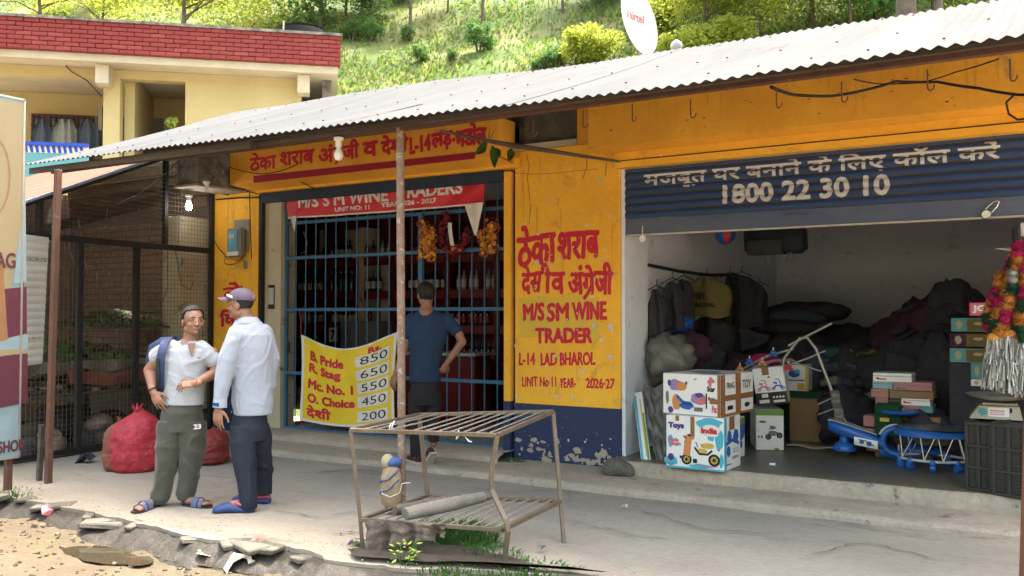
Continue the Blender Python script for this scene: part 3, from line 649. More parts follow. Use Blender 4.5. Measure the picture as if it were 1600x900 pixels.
# ================================================================== THE SHOP BUILDING
F = 7.7
shop = thing('shop_building', 'row of two ochre painted shops with navy plinth under a tin roof', 'building')
def bx(name, x0, x1, y0, y1, z0, z1, mat_, par=shop, ch=0.0): m = MB(); m.b2(x0, x1, y0, y1, z0, z1, ch); return m.build(name, M[mat_], par)
def fx(x, z, h, Y=F): return Vector((x, Y-h, z))
XL = -9.16
wallL = bx('wall', XL, -8.25, F, F+.25, .0, 3.30, 'yellow')
bx('plinth_band', XL-.002, -8.252, F-.006, F, .04, .78, 'navy', wallL)
bx('door_jamb', -8.23, -7.96, F+.04, F+.27, .1, 2.85, 'cream')
bx('jamb_strip', -8.28, -8.225, F-.02, F+.03, .05, 2.95, 'black')
pil = bx('pillar', -4.655, -3.50, F, F+.5, .0, 3.13, 'yellow', ch=.008)
bx('plinth_band', -4.657, -3.498, F-.006, F+.49, .03, .605, 'navy', pil)
ps = bx('pillar_strip', -4.765, -4.69, F-.03, F+.3, .02, 2.93, 'yellow')
bx('plinth_band', -4.767, -4.688, F-.034, F+.2, .03, .62, 'navy', ps)
bx('gap', -4.69, -4.656, F+.04, F+.3, .05, 2.95, 'black')  # black strip stands in for the shade in the gap beside the pillar
# white jamb and inner rooms
bx('white_jamb', -3.495, -3.46, F+.02, 8.27, .05, 3.0, 'whitewash')
bx('side_wall', -3.75, -3.56, 8.27, 13.4, 0, 3.05, 'whitewash')
bx('side_wall', -4.2, -3.50, F+.5, 8.26, 0, 3.05, 'whitewash')
bx('back_wall', -3.8, 1.6, 13.4, 13.6, 0, 3.05, 'whitewash')
bx('side_wall', .62, .85, F+.1, 13.4, 0, 3.05, 'whitewash')
bx('right_pillar', .30, 1.3, F, F+.4, 0, 3.2, 'yellow')
bx('ceiling', -10.6, 1.6, F+.27, 13.7, 3.06, 3.2, 'whitewash')
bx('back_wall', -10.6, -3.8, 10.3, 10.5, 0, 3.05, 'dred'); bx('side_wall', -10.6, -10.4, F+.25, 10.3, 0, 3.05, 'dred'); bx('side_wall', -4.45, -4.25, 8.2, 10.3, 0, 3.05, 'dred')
bx('inner_wall', -10.4, -8.25, F+.26, F+.34, 0, 3.05, 'cream')
# shop floors with broken edge
def sillf(x0, x1, yf, yb, z, s, am=.02):
    def fn(u, v):
        x = lerp(x0, x1, u); e = yf+am*N3(x*3, s)+am*.8*N3(x*11, s)
        if v < .05: return (x, e-.02, .03)
        if v < .10: return (x, e-.012, lerp(.03, z, .45)+.02*N3(x*7, s+1))
        if v < .15: return (x, e+.0, z-.035+.015*N3(x*9, s+2))
        if v < .20: return (x, e+.03, z-.004)
        return (x, lerp(e+.05, yb, (v-.2)/.8), z)
    return fn
m = MB(); m.grid(sillf(-3.5, 1.0, 7.42, 13.4, .17, 3), 160, 20); m.mi = 1
fl = m.mesh('shop_floor', [M['conc2'], M['floor2']], 40)
for p in fl.polygons:
    c = p.center; p.material_index = 1 if (c.y > 7.62+.05*N3(c.x*2, 1)) else 0
put('shop_floor', fl, None, kind='structure')
m = MB(); m.grid(sillf(-8.3, -4.66, 7.40, 10.4, .13, 8, .012), 120, 14); m.build('shop_threshold', M['conc2'], kind='structure', smooth=40)
# fascia and lintel of the wine shop
zf0, zf1 = 3.02, 3.43
fas = bx('fascia', -8.48, -4.65, 7.40, 7.70, zf0+.02, zf1, 'yellow2', ch=.006)
m = MB(); m.add([(-8.47, 7.405, 3.04), (-4.66, 7.405, 3.04), (-4.60, 7.66, 2.965), (-8.25, 7.66, 2.965)], [(0, 1, 2, 3)]); m.build('soffit', M['yellow2'], shop)
bx('lintel', -8.25, -4.60, 7.60, 7.8, 2.955, 3.06, 'yellow')
# fascia of the right shop
zr0 = onY(1000, 226, 7.5).z; zr1 = onY(1000, 163, 7.5).z
fas2 = bx('fascia', -3.735, 1.4, 7.5, 7.72, zr0, 3.46, 'yellow2', ch=.006)
bx('lintel', -3.52, 1.4, 7.63, 7.8, zr0-.10, zr0-.03, 'yellow')
m = MB(); m.add([(-3.72, 7.505, zr0-.001), (1.4, 7.505, zr0-.001), (1.4, 7.66, zr0-.035), (-3.6, 7.66, zr0-.035)], [(0, 1, 2, 3)]); m.build('soffit', M['yellow2'], shop)
bx('lintel', -3.5, 1.4, 7.61, 7.8, zr0-.175, zr0-.115, 'yellow'); bx('steel_channel', -3.5, 1.4, 7.64, 7.7, zr0-.114, zr0-.101, 'rust')
# weathered concrete between the two fascias
a = onY(820, 188, 7.72); b = onY(905, 235, 7.72)
cw = bx('concrete_infill', a.x, b.x+.03, 7.72, 8.1, b.z-.02, 3.75, 'stone'); bx('concrete_edge', -4.66, b.x+.02, 7.62, 8.1, 3.131, 3.155+.02, 'cream')
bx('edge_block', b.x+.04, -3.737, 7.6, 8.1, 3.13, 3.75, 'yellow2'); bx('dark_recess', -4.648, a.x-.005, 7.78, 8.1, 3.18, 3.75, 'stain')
bx('upper_wall', XL, 1.4, 7.9, 8.1, 3.46, 3.86, 'stain')
# weathered concrete block at the left end
Yf = onY(356, 290, 7.39).x/onY(310, 290, 1.0).x; xs = onY(310, 290, Yf).x; zb0, zb1 = onY(300, 287, Yf).z, onY(300, 238, Yf).z
m = MB(); m.b2(onY(276, 285, Yf).x, xs, Yf, 7.69, zb0, zb1+.02, .012); m.jitter(.006, 9); m.build('concrete_block', M['stain'], shop)
bx('block_ledge', onY(274, 285, Yf).x, xs+.01, Yf-.02, 7.69, zb0-.03, zb0-.003, 'conc2')

# ---- roller shutter of the right shop
sh = put('roller_shutter', None, shop)
SY = 7.74; ZB, ZR, ZT = 2.232, 2.385, 2.90; NS = 7; sp = (ZT-ZR)/NS
def shut(z):
    """depth of the slatted face at height z"""
    if z < ZR: return SY
    t = ((z-ZR)/sp) % 1.0
    return SY-.016*math.sin(PI*min(1, t/.82))**.7 if t < .82 else SY+.004
for k in range(NS):
    m = MB(); prof = [(ZR+sp*(k+j/10)) for j in range(11)]
    m.grid(lambda u, v, prof=prof: (lerp(-3.47, .32, u), shut(min(prof[int(round(v*10))], prof[-1]-1e-4)), prof[int(round(v*10))]), 6, 10)
    me = m.mesh('slat', [M['navyt'], M['groove']], 50)
    for p in me.polygons:
        if ((p.center.z-ZR)/sp) % 1 > .79 or ((p.center.z-ZR)/sp) % 1 < .09: p.material_index = 1
    put('slat', me, sh)
m = MB(); m.b2(-3.47, .32, SY-.004, SY+.03, ZB, ZR-.002, .004); m.build('bottom_rail', M['dust'], sh)
m = MB(); m.b2(-3.47, .32, SY-.012, SY+.034, ZB-.012, ZB+.004); m.build('edge_strip', M['steel'], sh)
m = MB(); c = onY(1245, 336, SY); m.tube([(c.x-.09, SY-.004, c.z), (c.x-.09, SY-.03, c.z), (c.x+.09, SY-.03, c.z), (c.x+.09, SY-.004, c.z)], .008, 6); m.build('handle', M['dust'], sh)
def shfn(x, z, h): return Vector((x, shut(z)-.0015-h, z))
def spx(a, b, Y=F):
    p = onY(*a, Y); q = onY(*b, Y); return p, q
m = MB()
def tline(mb, body, a, b, fn0, hgt, Y=F, bold=.0, wob=.0, seed=0, sub=None):
    """body written from pixel a (lower left) to pixel b (lower right), letter height hgt metres, on plane Y"""
    p, q = onY(*a, Y), onY(*b, Y); W = q.x-p.x; dz = q.z-p.z
    letters(mb, body, lambda x, y, h: fn0(p.x+x, p.z+y+dz*x/W, h), W, hgt, bold, wob, seed, sub)
tline(m, '1800 22 30 10', (1129, 317), (1388, 302), shfn, .155, bold=.009, sub=.012)
m.build('phone_number', M['whitep'], sh)
m = MB(); tline(m, 'मजबूत घर बनाने के िलए कॉल करें', (1005, 296), (1562, 254), shfn, .175, bold=.005, sub=.012)
# the upper text is half lost in the folds between the slats
keep = [f for f in m.f if (((sum(m.v[i][2] for i in f)/len(f)-ZR)/sp) % 1.0) < .78]; m.f = keep; m.m = [0]*len(keep)
m.build('lettering', M['whitep'], sh)
# ring padlock and the round tag
def padlock(px, py, label, Y=7.70):
    c = onY(px, py, Y); t = thing('padlock', label, 'padlock', c); m = MB(); Mx = Matrix.Rotation(PI/2, 3, 'X')
    m.lathe([(.0, -.012), (.03, -.012), (.034, -.006), (.034, .006), (.03, .012), (0, .012)], 20, (0, 0, 0), Mx); m.build('lock_body', M['chrome'], t, smooth=40)
    m = MB(); m.tube([(.01+.02*math.cos(a)+.03*k, 0, .02+.03*math.sin(a)+.035*k) for k, a in ((0, 2.4), (.6, 1.9), (1.3, 1.4), (1.7, .8), (1.9, .1), (1.5, -.6), (.9, -.9), (.2, -.6))], .006, 6); m.build('shackle', M['chrome'], t, smooth=50)
padlock(1541, 335, 'round steel padlock hanging open on the shutter of the toy shop')
c = onY(1004, 373, 7.68); m = MB(); m.lathe([(.03, -.004), (.032, 0), (.03, .004)], 20, (0, 0, 0), Matrix.Rotation(PI/2, 3, 'X')); m.tube([(0, 0, .03), (0, .0, .12)], .003, 4)
m.build('hanging_disc', M['boxw'], label='small round white disc hanging from the left end of the shutter', cat='tag', loc=c, smooth=40)

# ---- grille gate of the wine shop
gr = put('grille', None, shop); GY = 7.82; GX0, GX1 = -7.945, -4.775
rz_ = [.135, .79, 1.545, 2.165, 2.585]
for z in rz_: m = MB(); m.b2(GX0, GX1, GY-.018, GY+.018, z-.019, z+.019, .003); m.build('rail', M['bluem'], gr)
for x in (GX0, GX1-.01): m = MB(); m.b2(x-.02, x+.02, GY-.02, GY+.02, .13, 2.86, .003); m.build('stile', M['bluem'], gr)
nbar = 20
mbar = MB().tube([(0, 0, .14), (0, 0, 2.84)], .0075, 6).mesh('bar', M['bluem'])
for k in range(1, nbar): put('bar', mbar, gr, loc=(lerp(GX0, GX1, k/nbar), GY-.004, 0))
x_ = onY(660, 400, GY).x; m = MB(); m.b2(x_-.028, x_+.028, GY-.045, GY-.021, onY(660, 438, GY).z, 2.60, .003); m.build('latch_bar', M['bluem'], gr)
m = MB(); m.b2(-8.22, -4.78, 7.66, 7.70, onY(410, 318, 7.68).z, 2.953, .004); m.build('shutter_edge', M['navyd'], shop)
# things on the gate: latch wires, key card
c = onY(424, 464, F+.035); t = thing('payment_card', 'small black framed card fixed to the cream door jamb', 'sign', c)
m = MB(); m.box((0, 0, 0), (.105, .008, .29), None, .003); m.build('card', M['blkp'], t); m = MB(); m.box((0, -.006, .01), (.085, .004, .20), None); m.build('paper', M['lab3'], t)
c = onY(451, 543, GY-.03); m = MB(); m.box((0, 0, 0), (.035, .02, .12), None, .006); m.build('gate_lock', M['black'], label='small dark lock hanging low on the left of the blue gate', cat='lock', loc=c)
m = MB(); c = onY(440, 502, GY-.04); m.tube([c+Vector((.09*math.sin(k*.9)-.02, -.02*math.cos(k), .05*math.cos(k*1.3))) for k in range(14)], .004, 5); m.build('wire_twist', M['wire'], label='twist of rusty wire tied round the left stile of the blue gate', cat='wire', smooth=60)

# ---- painted signs
def fy(Y): return lambda x, z, h: Vector((x, Y-.0015-h, z))
m = MB(); tline(m, 'ठेका', (391, 267), (431, 262), fy(7.4), .20, 7.4, .010, .01, 3); tline(m, 'शराब', (438, 259), (491, 254), fy(7.4), .15, 7.4, .010, .01, 3); tline(m, 'अं', (498, 255), (521, 252), fy(7.4), .19, 7.4, .010, .01, 3)
tline(m, 'ग', (522, 249), (534, 248), fy(7.4), .13, 7.4, .010, .01, 3); 
fn = fy(7.4); q = onY(529, 252, 7.4); stroke(m, [(q.x-.05, q.z-.03), (q.x+.0, q.z+.02), (q.x+.04, q.z+.05)], .024, fn, .001)
q = onY(534, 226, 7.4); stroke(m, [(q.x-.07, q.z+.06), (q.x-.03, q.z+.05), (q.x, q.z)], .02, fn, .001)
tline(m, 'जी', (536, 249), (560, 245), fy(7.4), .20, 7.4, .011, .01, 4); tline(m, 'व', (568, 245), (590, 242), fy(7.4), .15, 7.4, .012, .01, 5)
tline(m, 'देशी', (596, 243), (637, 237), fy(7.4), .205, 7.4, .012, .012, 6)
tline(m, 'L-14', (641, 240), (672, 234), fy(7.4), .165, 7.4, .012, .008, 7); tline(m, 'लड़', (675, 237), (706, 231), fy(7.4), .175, 7.4, .012, .01, 8)
tline(m, '·', (707, 221), (711, 220), fy(7.4), .03, 7.4, .006); tline(m, 'भडोल', (712, 230), (760, 224), fy(7.4), .22, 7.4, .012, .012, 9)
m.build('lettering', M['redpaint'], fas)
m = MB(); a = onY(396, 275, 7.4); b = onY(396, 286, 7.4); c = onY(742, 248, 7.4); d = onY(744, 237, 7.4)
m.add([fn(a.x, a.z, -.0005), fn(b.x, b.z, -.0005), fn(c.x, c.z, -.0005), fn(d.x, d.z, -.0005)], [(0, 1, 2, 3)]); m.build('painted_band', M['bandred'], fas)
f7 = fy(F)
m = MB(); m.grid(lambda u, v: f7(lerp(-4.60, -3.72, u)+.02*N3(v*5, 1), lerp(1.26, 1.66, v)+.03*N3(u*6, 2), -.001), 12, 6); m.build('painted_patch', M['olive'], pil)
m = MB()
tline(m, 'ठेका', (809, 417), (868, 408), f7, .40, F, .014, .018, 11); tline(m, 'शराब', (873, 406), (936, 402), f7, .255, F, .013, .018, 12)
tline(m, 'देस', (816, 460), (846, 458), f7, .29, F, .011, .014, 13); tline(m, 'ी', (846, 458), (860, 457), f7, .29, F, .011, .012, 13); tline(m, 'व', (863, 459), (881, 458), f7, .20, F, .012, .012, 14)
tline(m, 'अं', (890, 460), (911, 459), f7, .27, F, .011, .012, 15); tline(m, 'गे', (911, 459), (930, 459), f7, .27, F, .011, .012, 16); tline(m, 'जी', (929, 458), (957, 459), f7, .29, F, .011, .012, 17)
q = onY(921, 459, F); stroke(m, [(q.x-.06, q.z-.05), (q.x-.02, q.z-.0), (q.x+.02, q.z+.07)], .035, f7, .001)
m.build('lettering', M['redpaint'], pil)
m = MB()
tline(m, 'M/S', (818, 501), (850, 500), f7, .165, F, .009, .008, 21); tline(m, 'SM', (856, 501), (888, 500), f7, .165, F, .010, .008, 22); tline(m, 'WINE', (895, 500), (947, 499), f7, .165, F, .009, .008, 23)
tline(m, 'TRADER', (837, 535), (925, 535), f7, .135, F, .010, .008, 24)
tline(m, 'L-14', (811, 570), (836, 570), f7, .12, F, .005, .008, 25); tline(m, 'LAD BHAROL', (845, 571), (930, 570), f7, .12, F, .0055, .008, 26)
tline(m, 'UNIT No·11', (816, 604), (869, 604), f7, .095, F, .0035, .006, 27); tline(m, 'YEAR-', (875, 606), (900, 605), f7, .09, F, .0035, .006, 28); tline(m, '2026·27', (916, 606), (960, 607), f7, .09, F, .0045, .006, 29)
m.build('lettering', M['redpaint'], pil)
# cracks on the pillar
m = MB(); st = lambda pts, wd: stroke(m, [(onY(*p, F).x, onY(*p, F).z) for p in pts], wd, f7, .0004)
st([(823, 241), (827, 260), (824, 278), (827, 300), (829, 325), (827, 350)], .006); st([(802, 270), (830, 272), (865, 271), (900, 267), (935, 264)], .004); st([(917, 243), (917, 262), (910, 280)], .007); st([(948, 254), (946, 275)], .006)
st([(803, 300), (802, 350), (804, 420), (803, 480)], .008)
m.build('crack', M['rust'], pil)
rr = random.Random(15); m = MB()
for ci, (px, py, rx) in enumerate([(930, 509, .022), (955, 511, .03), (941, 532, .016), (954, 558, .028), (868, 500, .012), (868, 556, .016), (895, 620, .022), (870, 620, .018), (912, 580, .02), (840, 410, .025), (862, 413, .02), (934, 404, .014), (947, 403, .012), (842, 366, .014), (918, 352, .016), (870, 315, .016), (940, 282, .018), (852, 275, .016), (806, 540, .012), (808, 620, .02)]+[(rr.uniform(806, 966), rr.uniform(250, 628), rr.choice((.004, .006, .009))) for k in range(110)]+[(rr.uniform(806, 966), rr.gauss(708, 18), rr.choice((.005, .008, .011, .004))) for k in range(22)]):
    q = onY(px, min(py, 725), F); blobp(m, (q.x, q.z), rx*rr.uniform(.7, 1.3), rx*rr.uniform(.8, 1.6), lambda x, y, h, ci=ci: Vector((x, F-.0097-.00003*ci, y)), 0, 9, .35, px)
m.build('paint_chips', M['chip'], pil, kind='stuff')
m = MB()
for k in range(60): q = onY(rr.uniform(336, 402), rr.uniform(310, 690), F); blobp(m, (q.x, q.z), rr.choice((.006, .01, .016)), rr.uniform(.006, .02), lambda x, y, h, k=k: Vector((x, F-.0072-.00003*k, y)), 0, 9, .35, k)
m.build('paint_chips', M['chip'], wallL, kind='stuff')
m = MB()
for k in range(70):
    q = onY(rr.uniform(925, 1595), rr.uniform(110, 240), 7.5)
    if not zr0+.02 < q.z < 3.40: continue
    blobp(m, (q.x, q.z), rr.choice((.004, .008, .014)), rr.uniform(.002, .006), lambda x, y, h, k=k: Vector((x, 7.4982-.00003*k, y)), 0, 9, .4, k)
m.build('paint_scuffs', M['rust'], fas2, kind='stuff')
for nm, par, x0_, x1_, z0_, z1_, n_, Yp in (('rain_streak', pil, -4.6, -3.55, .7, 3.05, 14, F), ('rain_streak', wallL, -9.1, -8.3, .8, 3.0, 8, F), ('rain_streak', fas2, -3.7, 1.0, zr0+.01, 3.4, 34, 7.5), ('rain_streak', fas, -8.4, -4.7, 3.05, 3.4, 24, 7.4)):
    m = MB()
    for k in range(n_):
        x = rr.uniform(x0_, x1_); l_ = rr.uniform(.1, .9)*min(1, z1_-z0_); zt_ = z1_-rr.random()**2*(z1_-z0_-l_)*.6 if z1_-z0_ > 1 else z1_; wd = rr.uniform(.003, .012); P = [(x+.01*N3(j*.7, k), zt_-l_*j/6) for j in range(7)]
        vs = [];
        for j, p in enumerate(P): w2_ = wd*(1-j/6.5)*(1+.4*N3(j, k*3)); vs += [Vector((p[0]-w2_, Yp-.0011-.00001*k, p[1])), Vector((p[0]+w2_, Yp-.0011-.00001*k, p[1]))]
        m.add(vs, [(2*j, 2*j+1, 2*j+3, 2*j+2) for j in range(6)])
    m.build(nm, M['streak'], par, kind='stuff')
m = MB()
for k in range(36): x = rr.uniform(-4.62, -3.52); blobp(m, (x, .06+abs(rr.gauss(0, .09))), rr.uniform(.01, .05), rr.uniform(.01, .035), lambda x, y, h, k=k: Vector((x, F-.0065-.00004*k, y)), 0, 10, .4, k)
m.build('mud_splash', M['conc2'], pil, kind='stuff')
# red writing on the left wall, partly behind the cap
m = MB(); tline(m, 'ठे', (349, 468), (378, 465), f7, .20, F, .008, .01, 31); tline(m, 'िव', (344, 509), (368, 507), f7, .19, F, .014, .01, 32); m.build('lettering', M['redpaint'], wallL)

# ---- banners
def vinyl(name, label, P, mat_, nu=30, nv=14, th=.003, cat='banner'):
    t = thing(name, label, cat); m = MB(); m.slab(P, (0, th, 0), nu, nv); o = m.build('sheet', mat_, t, smooth=60); return t, o
BT0, BB0, BT1, BB1 = onY(447, 302, 7.74), onY(449, 340, 7.74), onY(757, 270, 7.74), onY(757, 317, 7.74)
def rb(u, v):
    a = BT0.lerp(BT1, u); b = BB0.lerp(BB1, u); p = a.lerp(b, v)
    p.z += -.012*math.sin(PI*u)*v; p.y += .010*math.sin(u*21+v*3)*v+.006*math.sin(u*47+v*8); return p
t, rbo = vinyl('red_banner', 'red vinyl banner with white letters hung across the top of the gate', rb, M['rbann'], 60, 10)
def rbt(x, y, h):
    u, v = x, 1-y; p = rb(u, v); return p+Vector((0, -.007-h, 0))
def on_uv(mb, body, u0, v0, u1, v1, base, bold=.0, aspect=1.0):
    """write into the uv box (v up)"""
    vs, fs, _ = glyphs(body); vs, fs = split2([(x*abs(u1-u0)*2, y*abs(v1-v0)) for x, y in vs], fs, .05); vs = [(x/abs(u1-u0)/2, y/abs(v1-v0)) for x, y in vs]; ks = [(0, 0)] if not bold else [(bold*math.cos(a)/aspect, bold*math.sin(a)) for a in (0, PI/3, 2*PI/3, PI, 4*PI/3, 5*PI/3)]
    for k, (dx, dy) in enumerate(ks): mb.add([base(u0+(u1-u0)*x+dx, v0+(v1-v0)*y+dy, k*.00012) for x, y in vs], fs)
m = MB(); on_uv(m, 'M/S S M WINE', .07, .36, .55, .80, rbt, .02, 8); on_uv(m, 'TRADERS', .60, .40, .90, .84, rbt, .022, 8)
on_uv(m, 'UNIT NO: 11', .27, .12, .455, .27, rbt, .012, 8); on_uv(m, 'YEAR 2026 - 2027', .515, .16, .785, .31, rbt, .012, 8)
m.build('lettering', M['wvinyl'], t)
m = MB(); m.slab(lambda u, v: rb(u, 1)+Vector((0, -.002, .006-.018*v)), (0, .003, 0), 40, 1); m.build('hem', M['wvinyl'], t)
for cx, w_, h_ in ((460, .10, .18), (742, .24, .33)):
    p = onY(cx, 338 if cx < 500 else 318, 7.72); m = MB()
    m.slab(lambda u, v, p=p, w_=w_, h_=h_: (p.x+(u-.5)*w_*(1-v*.9)+.02*v, p.y-.02+.02*math.sin(u*6)*(1-v), p.z-v*h_), (0, .004, 0), 6, 6); m.build('folded_corner', M['wvinyl'], t, smooth=60)
Y_ = 7.70
yc = [onY(470, 523, Y_), onY(620, 519, Y_), onY(617, 660, Y_), onY(469, 656, Y_)]
def yb(u, v):
    a = yc[0].lerp(yc[1], u); b = yc[3].lerp(yc[2], u); a.z -= .17*math.sin(PI*u)**1.1; b.z -= .065*math.sin(PI*u)
    p = a.lerp(b, v); p.x += .02*math.sin(PI*v)*(u-.5)*-2; p.y += .016*math.sin(7*u+5*v)*(1-v*.5)+.010*math.sin(18*u-6*v+1)*(1-v)**.5-.03*math.sin(PI*u)*(1-v); return p
t, yo = vinyl('price_banner', 'yellow vinyl price list with red names tied to the lower gate', yb, M['ybann'], 44, 30)
def ybt(x, y, h): return yb(x, 1-y)+Vector((0, -.005-h, 0))
m = MB()
for s_, u0, u1, v0, v1 in (('B. Pride', .10, .48, .745, .85), ('R. Stag', .09, .45, .575, .70), ('Mc. No. 1', .09, .57, .41, .515), ('O. Choice', .09, .585, .245, .345), ('देशी', .08, .33, .06, .20)):
    on_uv(m, s_, u0, v0, u1, v1, ybt, .008, 1.3)
on_uv(m, 'Rs.', .74, .88, .86, .945, ybt, .006, 1.3); m.build('lettering', M['redp'], t)
m = MB(); m2 = MB()
for k, s_ in enumerate(('850', '650', '550', '450', '200')):
    v0 = [.74, .57, .405, .235, .05][k]
    m = MB(); m2 = MB(); m.grid(lambda u, v, v0=v0: ybt(.62+.32*u, v0+.135*v, -.001), 8, 4); on_uv(m2, s_, .665, v0+.022, .92, v0+.118, ybt, .0)
    m.build('price_field', M['wvinyl'], t); m2.build('handwritten_price', M['ink'], t)
for (u0, v0, u1, v1) in ((0, 0, 1, .022), (0, .97, 1, 1), (0, 0, .03, 1), (.975, 0, 1, 1)):
    m = MB(); m.grid(lambda u, v: ybt(lerp(u0, u1, u), 1-lerp(v0, v1, v), -.0012), 30 if u1-u0 > .5 else 2, 30 if v1-v0 > .5 else 2); m.build('hem', M['wvinyl'], t)
for p, d in ((yc[0], (-.02, 0, .28)), (yc[1], (.05, 0, .12)), (yc[3], (.05, 0, -.12))):
    m = MB(); m.tube([p, p+Vector(d)*.5+Vector((.01, 0, 0)), p+Vector(d)], .004, 5); m.build('tie_string', M['redp'], t)
# ================================================================== PORCH ROOF
roof = thing('porch_roof', 'long white corrugated metal roof on posts in front of both shops', 'roof')
def eavez(x): return pl(x, [(-8.64, 2.95), (-4.1, 2.885), (-1.9, 2.835), (0, 2.84), (2, 2.85)])+.008*N3(x*1.3, 4)
def ridgez(x): return pl(x, [(-9.6, 4.17), (-6, 4.15), (-4.7, 4.07), (0, 4.03), (2, 4.03)])+.012*N3(x*.9, 8)
EY, RY, PT = 4.97, 8.2, .0762
def tri(t): t = t % 1.0; return (1-abs(2*t-1))*2-1
def sheetp(x, s, h=0):
    y = lerp(EY+.012*N3(x*4, 6), RY, s); z = lerp(eavez(x), ridgez(x), s)-.05*math.sin(PI*s)*.5
    a = tri(x/PT); a = a*1.12-.12*a*a*a; return (x, y, z+.0100*a+h)
xe = 0.95; k = 0; x1 = xe
while x1 > -8.60:
    x0 = max(-8.66, x1-.80-.02*R.random()); h = .0022*(k % 2)
    nu = int((x1+.05-x0)/PT*6); last = x0 <= -8.6
    m = MB(); tw = R.uniform(-.004, .004)
    m.grid(lambda u, v: sheetp(lerp(x0-(.72*v**.8 if last else 0), x1+.04, u), v, h+tw*(1-v)), nu, 8); m.build('roof_sheet', M['sheet'], roof, smooth=35); x1 = x0; k += 1
m = MB(); m.grid(lambda u, v: (lerp(-9.4, .95, u), lerp(8.19, 13.9, v), ridgez(lerp(-9.4, .95, u))-.03-.9*v+.0098*tri(lerp(-9.4, .95, u)/PT)), 820, 2); m.build('back_sheet', M['sheet'], roof, smooth=35)
# washers of the roofing screws in rows over the purlins
mw = MB(); mw.lathe([(.009, 0), (.009, .003), (.004, .004), (.004, .007), (0, .008)], 8); msc = mw.mesh('screw', M['rust'])
for s_ in (.08, .42, .86):
    x = .7
    while x > -8.5:
        q = sheetp(round(x/PT-.5)*PT+PT*.5, s_, .012); put('screw', msc, roof, loc=(q[0], q[1]+R.uniform(-.02, .02), q[2]+.004)); x -= PT*R.choice((3, 4, 5, 7))
# rusty spot where a sheet has lost its coat
m = MB(); a = onY(596, 184, 5.32); m.grid(lambda u, v: (lerp(-4.62, -4.56, u)+.06*v, lerp(5.18, 6.0, v), lerp(eavez(-4.6), ridgez(-4.6), (lerp(5.18, 6.0, v)-EY)/(RY-EY))+.006), 2, 4); m.build('rust_patch', M['orangem'], roof)
# beams and purlins
za = onY(1598, 67, 5.3).z; zb_ = onY(1598, 84, 5.3).z
m = MB(); m.bar((-6.9, 5.3, eavez(-6.9)-.01), (1.0, 5.3, (za+zb_)/2+.01), .05, .062, .004); m.build('eave_beam', M['rust'], roof)
m = MB(); m.bar((-8.62, 5.27, eavez(-8.6)-.03), (1.0, 5.27, za+.005), .05, .035, .003); m.build('batten', M['timber'], roof)
m = MB(); m.bar((-8.66, 5.06, eavez(-8.6)-.045), (-5.6, 5.10, eavez(-5.6)-.03), .025, .06, .003); m.jitter(.006, 5); m.build('fascia_plank', M['timber'], roof)
for s_ in (.42, .86):
    m = MB(); y = lerp(EY, RY, s_); m.bar((-8.6, y, lerp(eavez(-8.6), ridgez(-8.6), s_)-.15), (.9, y, lerp(eavez(.9), ridgez(.9), s_)-.14), .07, .09, .004); m.build('purlin', M['timber'], roof)
for x in (-8.2, -6.4, -4.25, -2.1, -.3):
    m = MB(); m.bar((x, 6.6, lerp(eavez(x), ridgez(x), .5)-.22), (x, 8.0, ridgez(x)-.26), .05, .06, .004); m.build('rafter', M['rust'], roof)
b0 = onZ(75, 755, 0); t0 = onY(91, 262, b0.y+.12)
m = MB(); m.bar((b0.x, b0.y, -.03), (t0.x, t0.y, t0.z-.02), .052, .052, .004); m.build('post', M['rust'], roof)
b1 = onZ(628, 800, 0); t1 = onY(625, 203, 5.30)
m = MB(); m.tube([(b1.x, b1.y, -.03), (b1.x+.004, b1.y-.02, 1.2), (t1.x, t1.y, t1.z+.03)], .031, 14); m.build('post', M['rustp'], roof, smooth=50)
q0 = onY(1596, 900, 5.3); q1 = onY(1611, 400, 5.3)
d_ = (q1-q0); m = MB(); m.bar(q0-d_*.12+Vector((.012, 0, 0)), q0+d_*1.25+Vector((.012, 0, 0)), .045, .045, .004); m.build('post', M['orangem'], roof)
# J hooks under the beam
mh = MB(); mh.tube([(0, 0, .0), (0, 0, -.10), (.004, 0, -.115), (.018, 0, -.12), (.03, 0, -.108), (.034, 0, -.09)], .0045, 6)
mhk = mh.mesh('hook', M['rust'], 50)
for px, py in ((833, 186), (911, 172), (988, 162), (1079, 155), (1213, 138), (1315, 128), (1449, 108), (1578, 92)):
    c = onY(px, py, 5.34); put('hook', mhk, roof, loc=c, rz=R.uniform(-.4, .4))

# ---- bulbs, cables, branch
def bulb(px, py, Y, label, lit=False, s_=1.0):
    c = onY(px, py, Y); t = thing('light_bulb', label, 'light bulb', c)
    m = MB(); m.lathe([(.0, -.085*s_), (.02*s_, -.08*s_), (.032*s_, -.055*s_), (.03*s_, -.03*s_), (.017*s_, -.005*s_), (.014*s_, .01*s_)], 18); m.build('bulb', M['bulblit'] if lit else M['bulb'], t, smooth=50)
    m = MB(); m.lathe([(.018, .01), (.026, .012), (.026, .06), (.04, .065), (.04, .085), (0, .086)], 16); m.build('holder', M['boxw'], t, smooth=40); return t
t = bulb(529, 232, 5.25, 'white bulb in a white holder hanging under the tin eave', s_=1.15); 
bulb(323, 295, 6.95, 'small white lamp holder under the blackened concrete block', s_=.5)
cable('cable', [onY(1205, 136, 5.4), onY(1240, 148, 5.9), onY(1300, 150, 6.5), onY(1350, 141, 6.9), onY(1400, 127, 7.1), onY(1465, 128, 7.2), onY(1530, 138, 7.2), onY(1590, 148, 7.2), onY(1640, 146, 7.1)], .011, 'thick black cable slung across the ochre fascia of the toy shop', sag=.004)
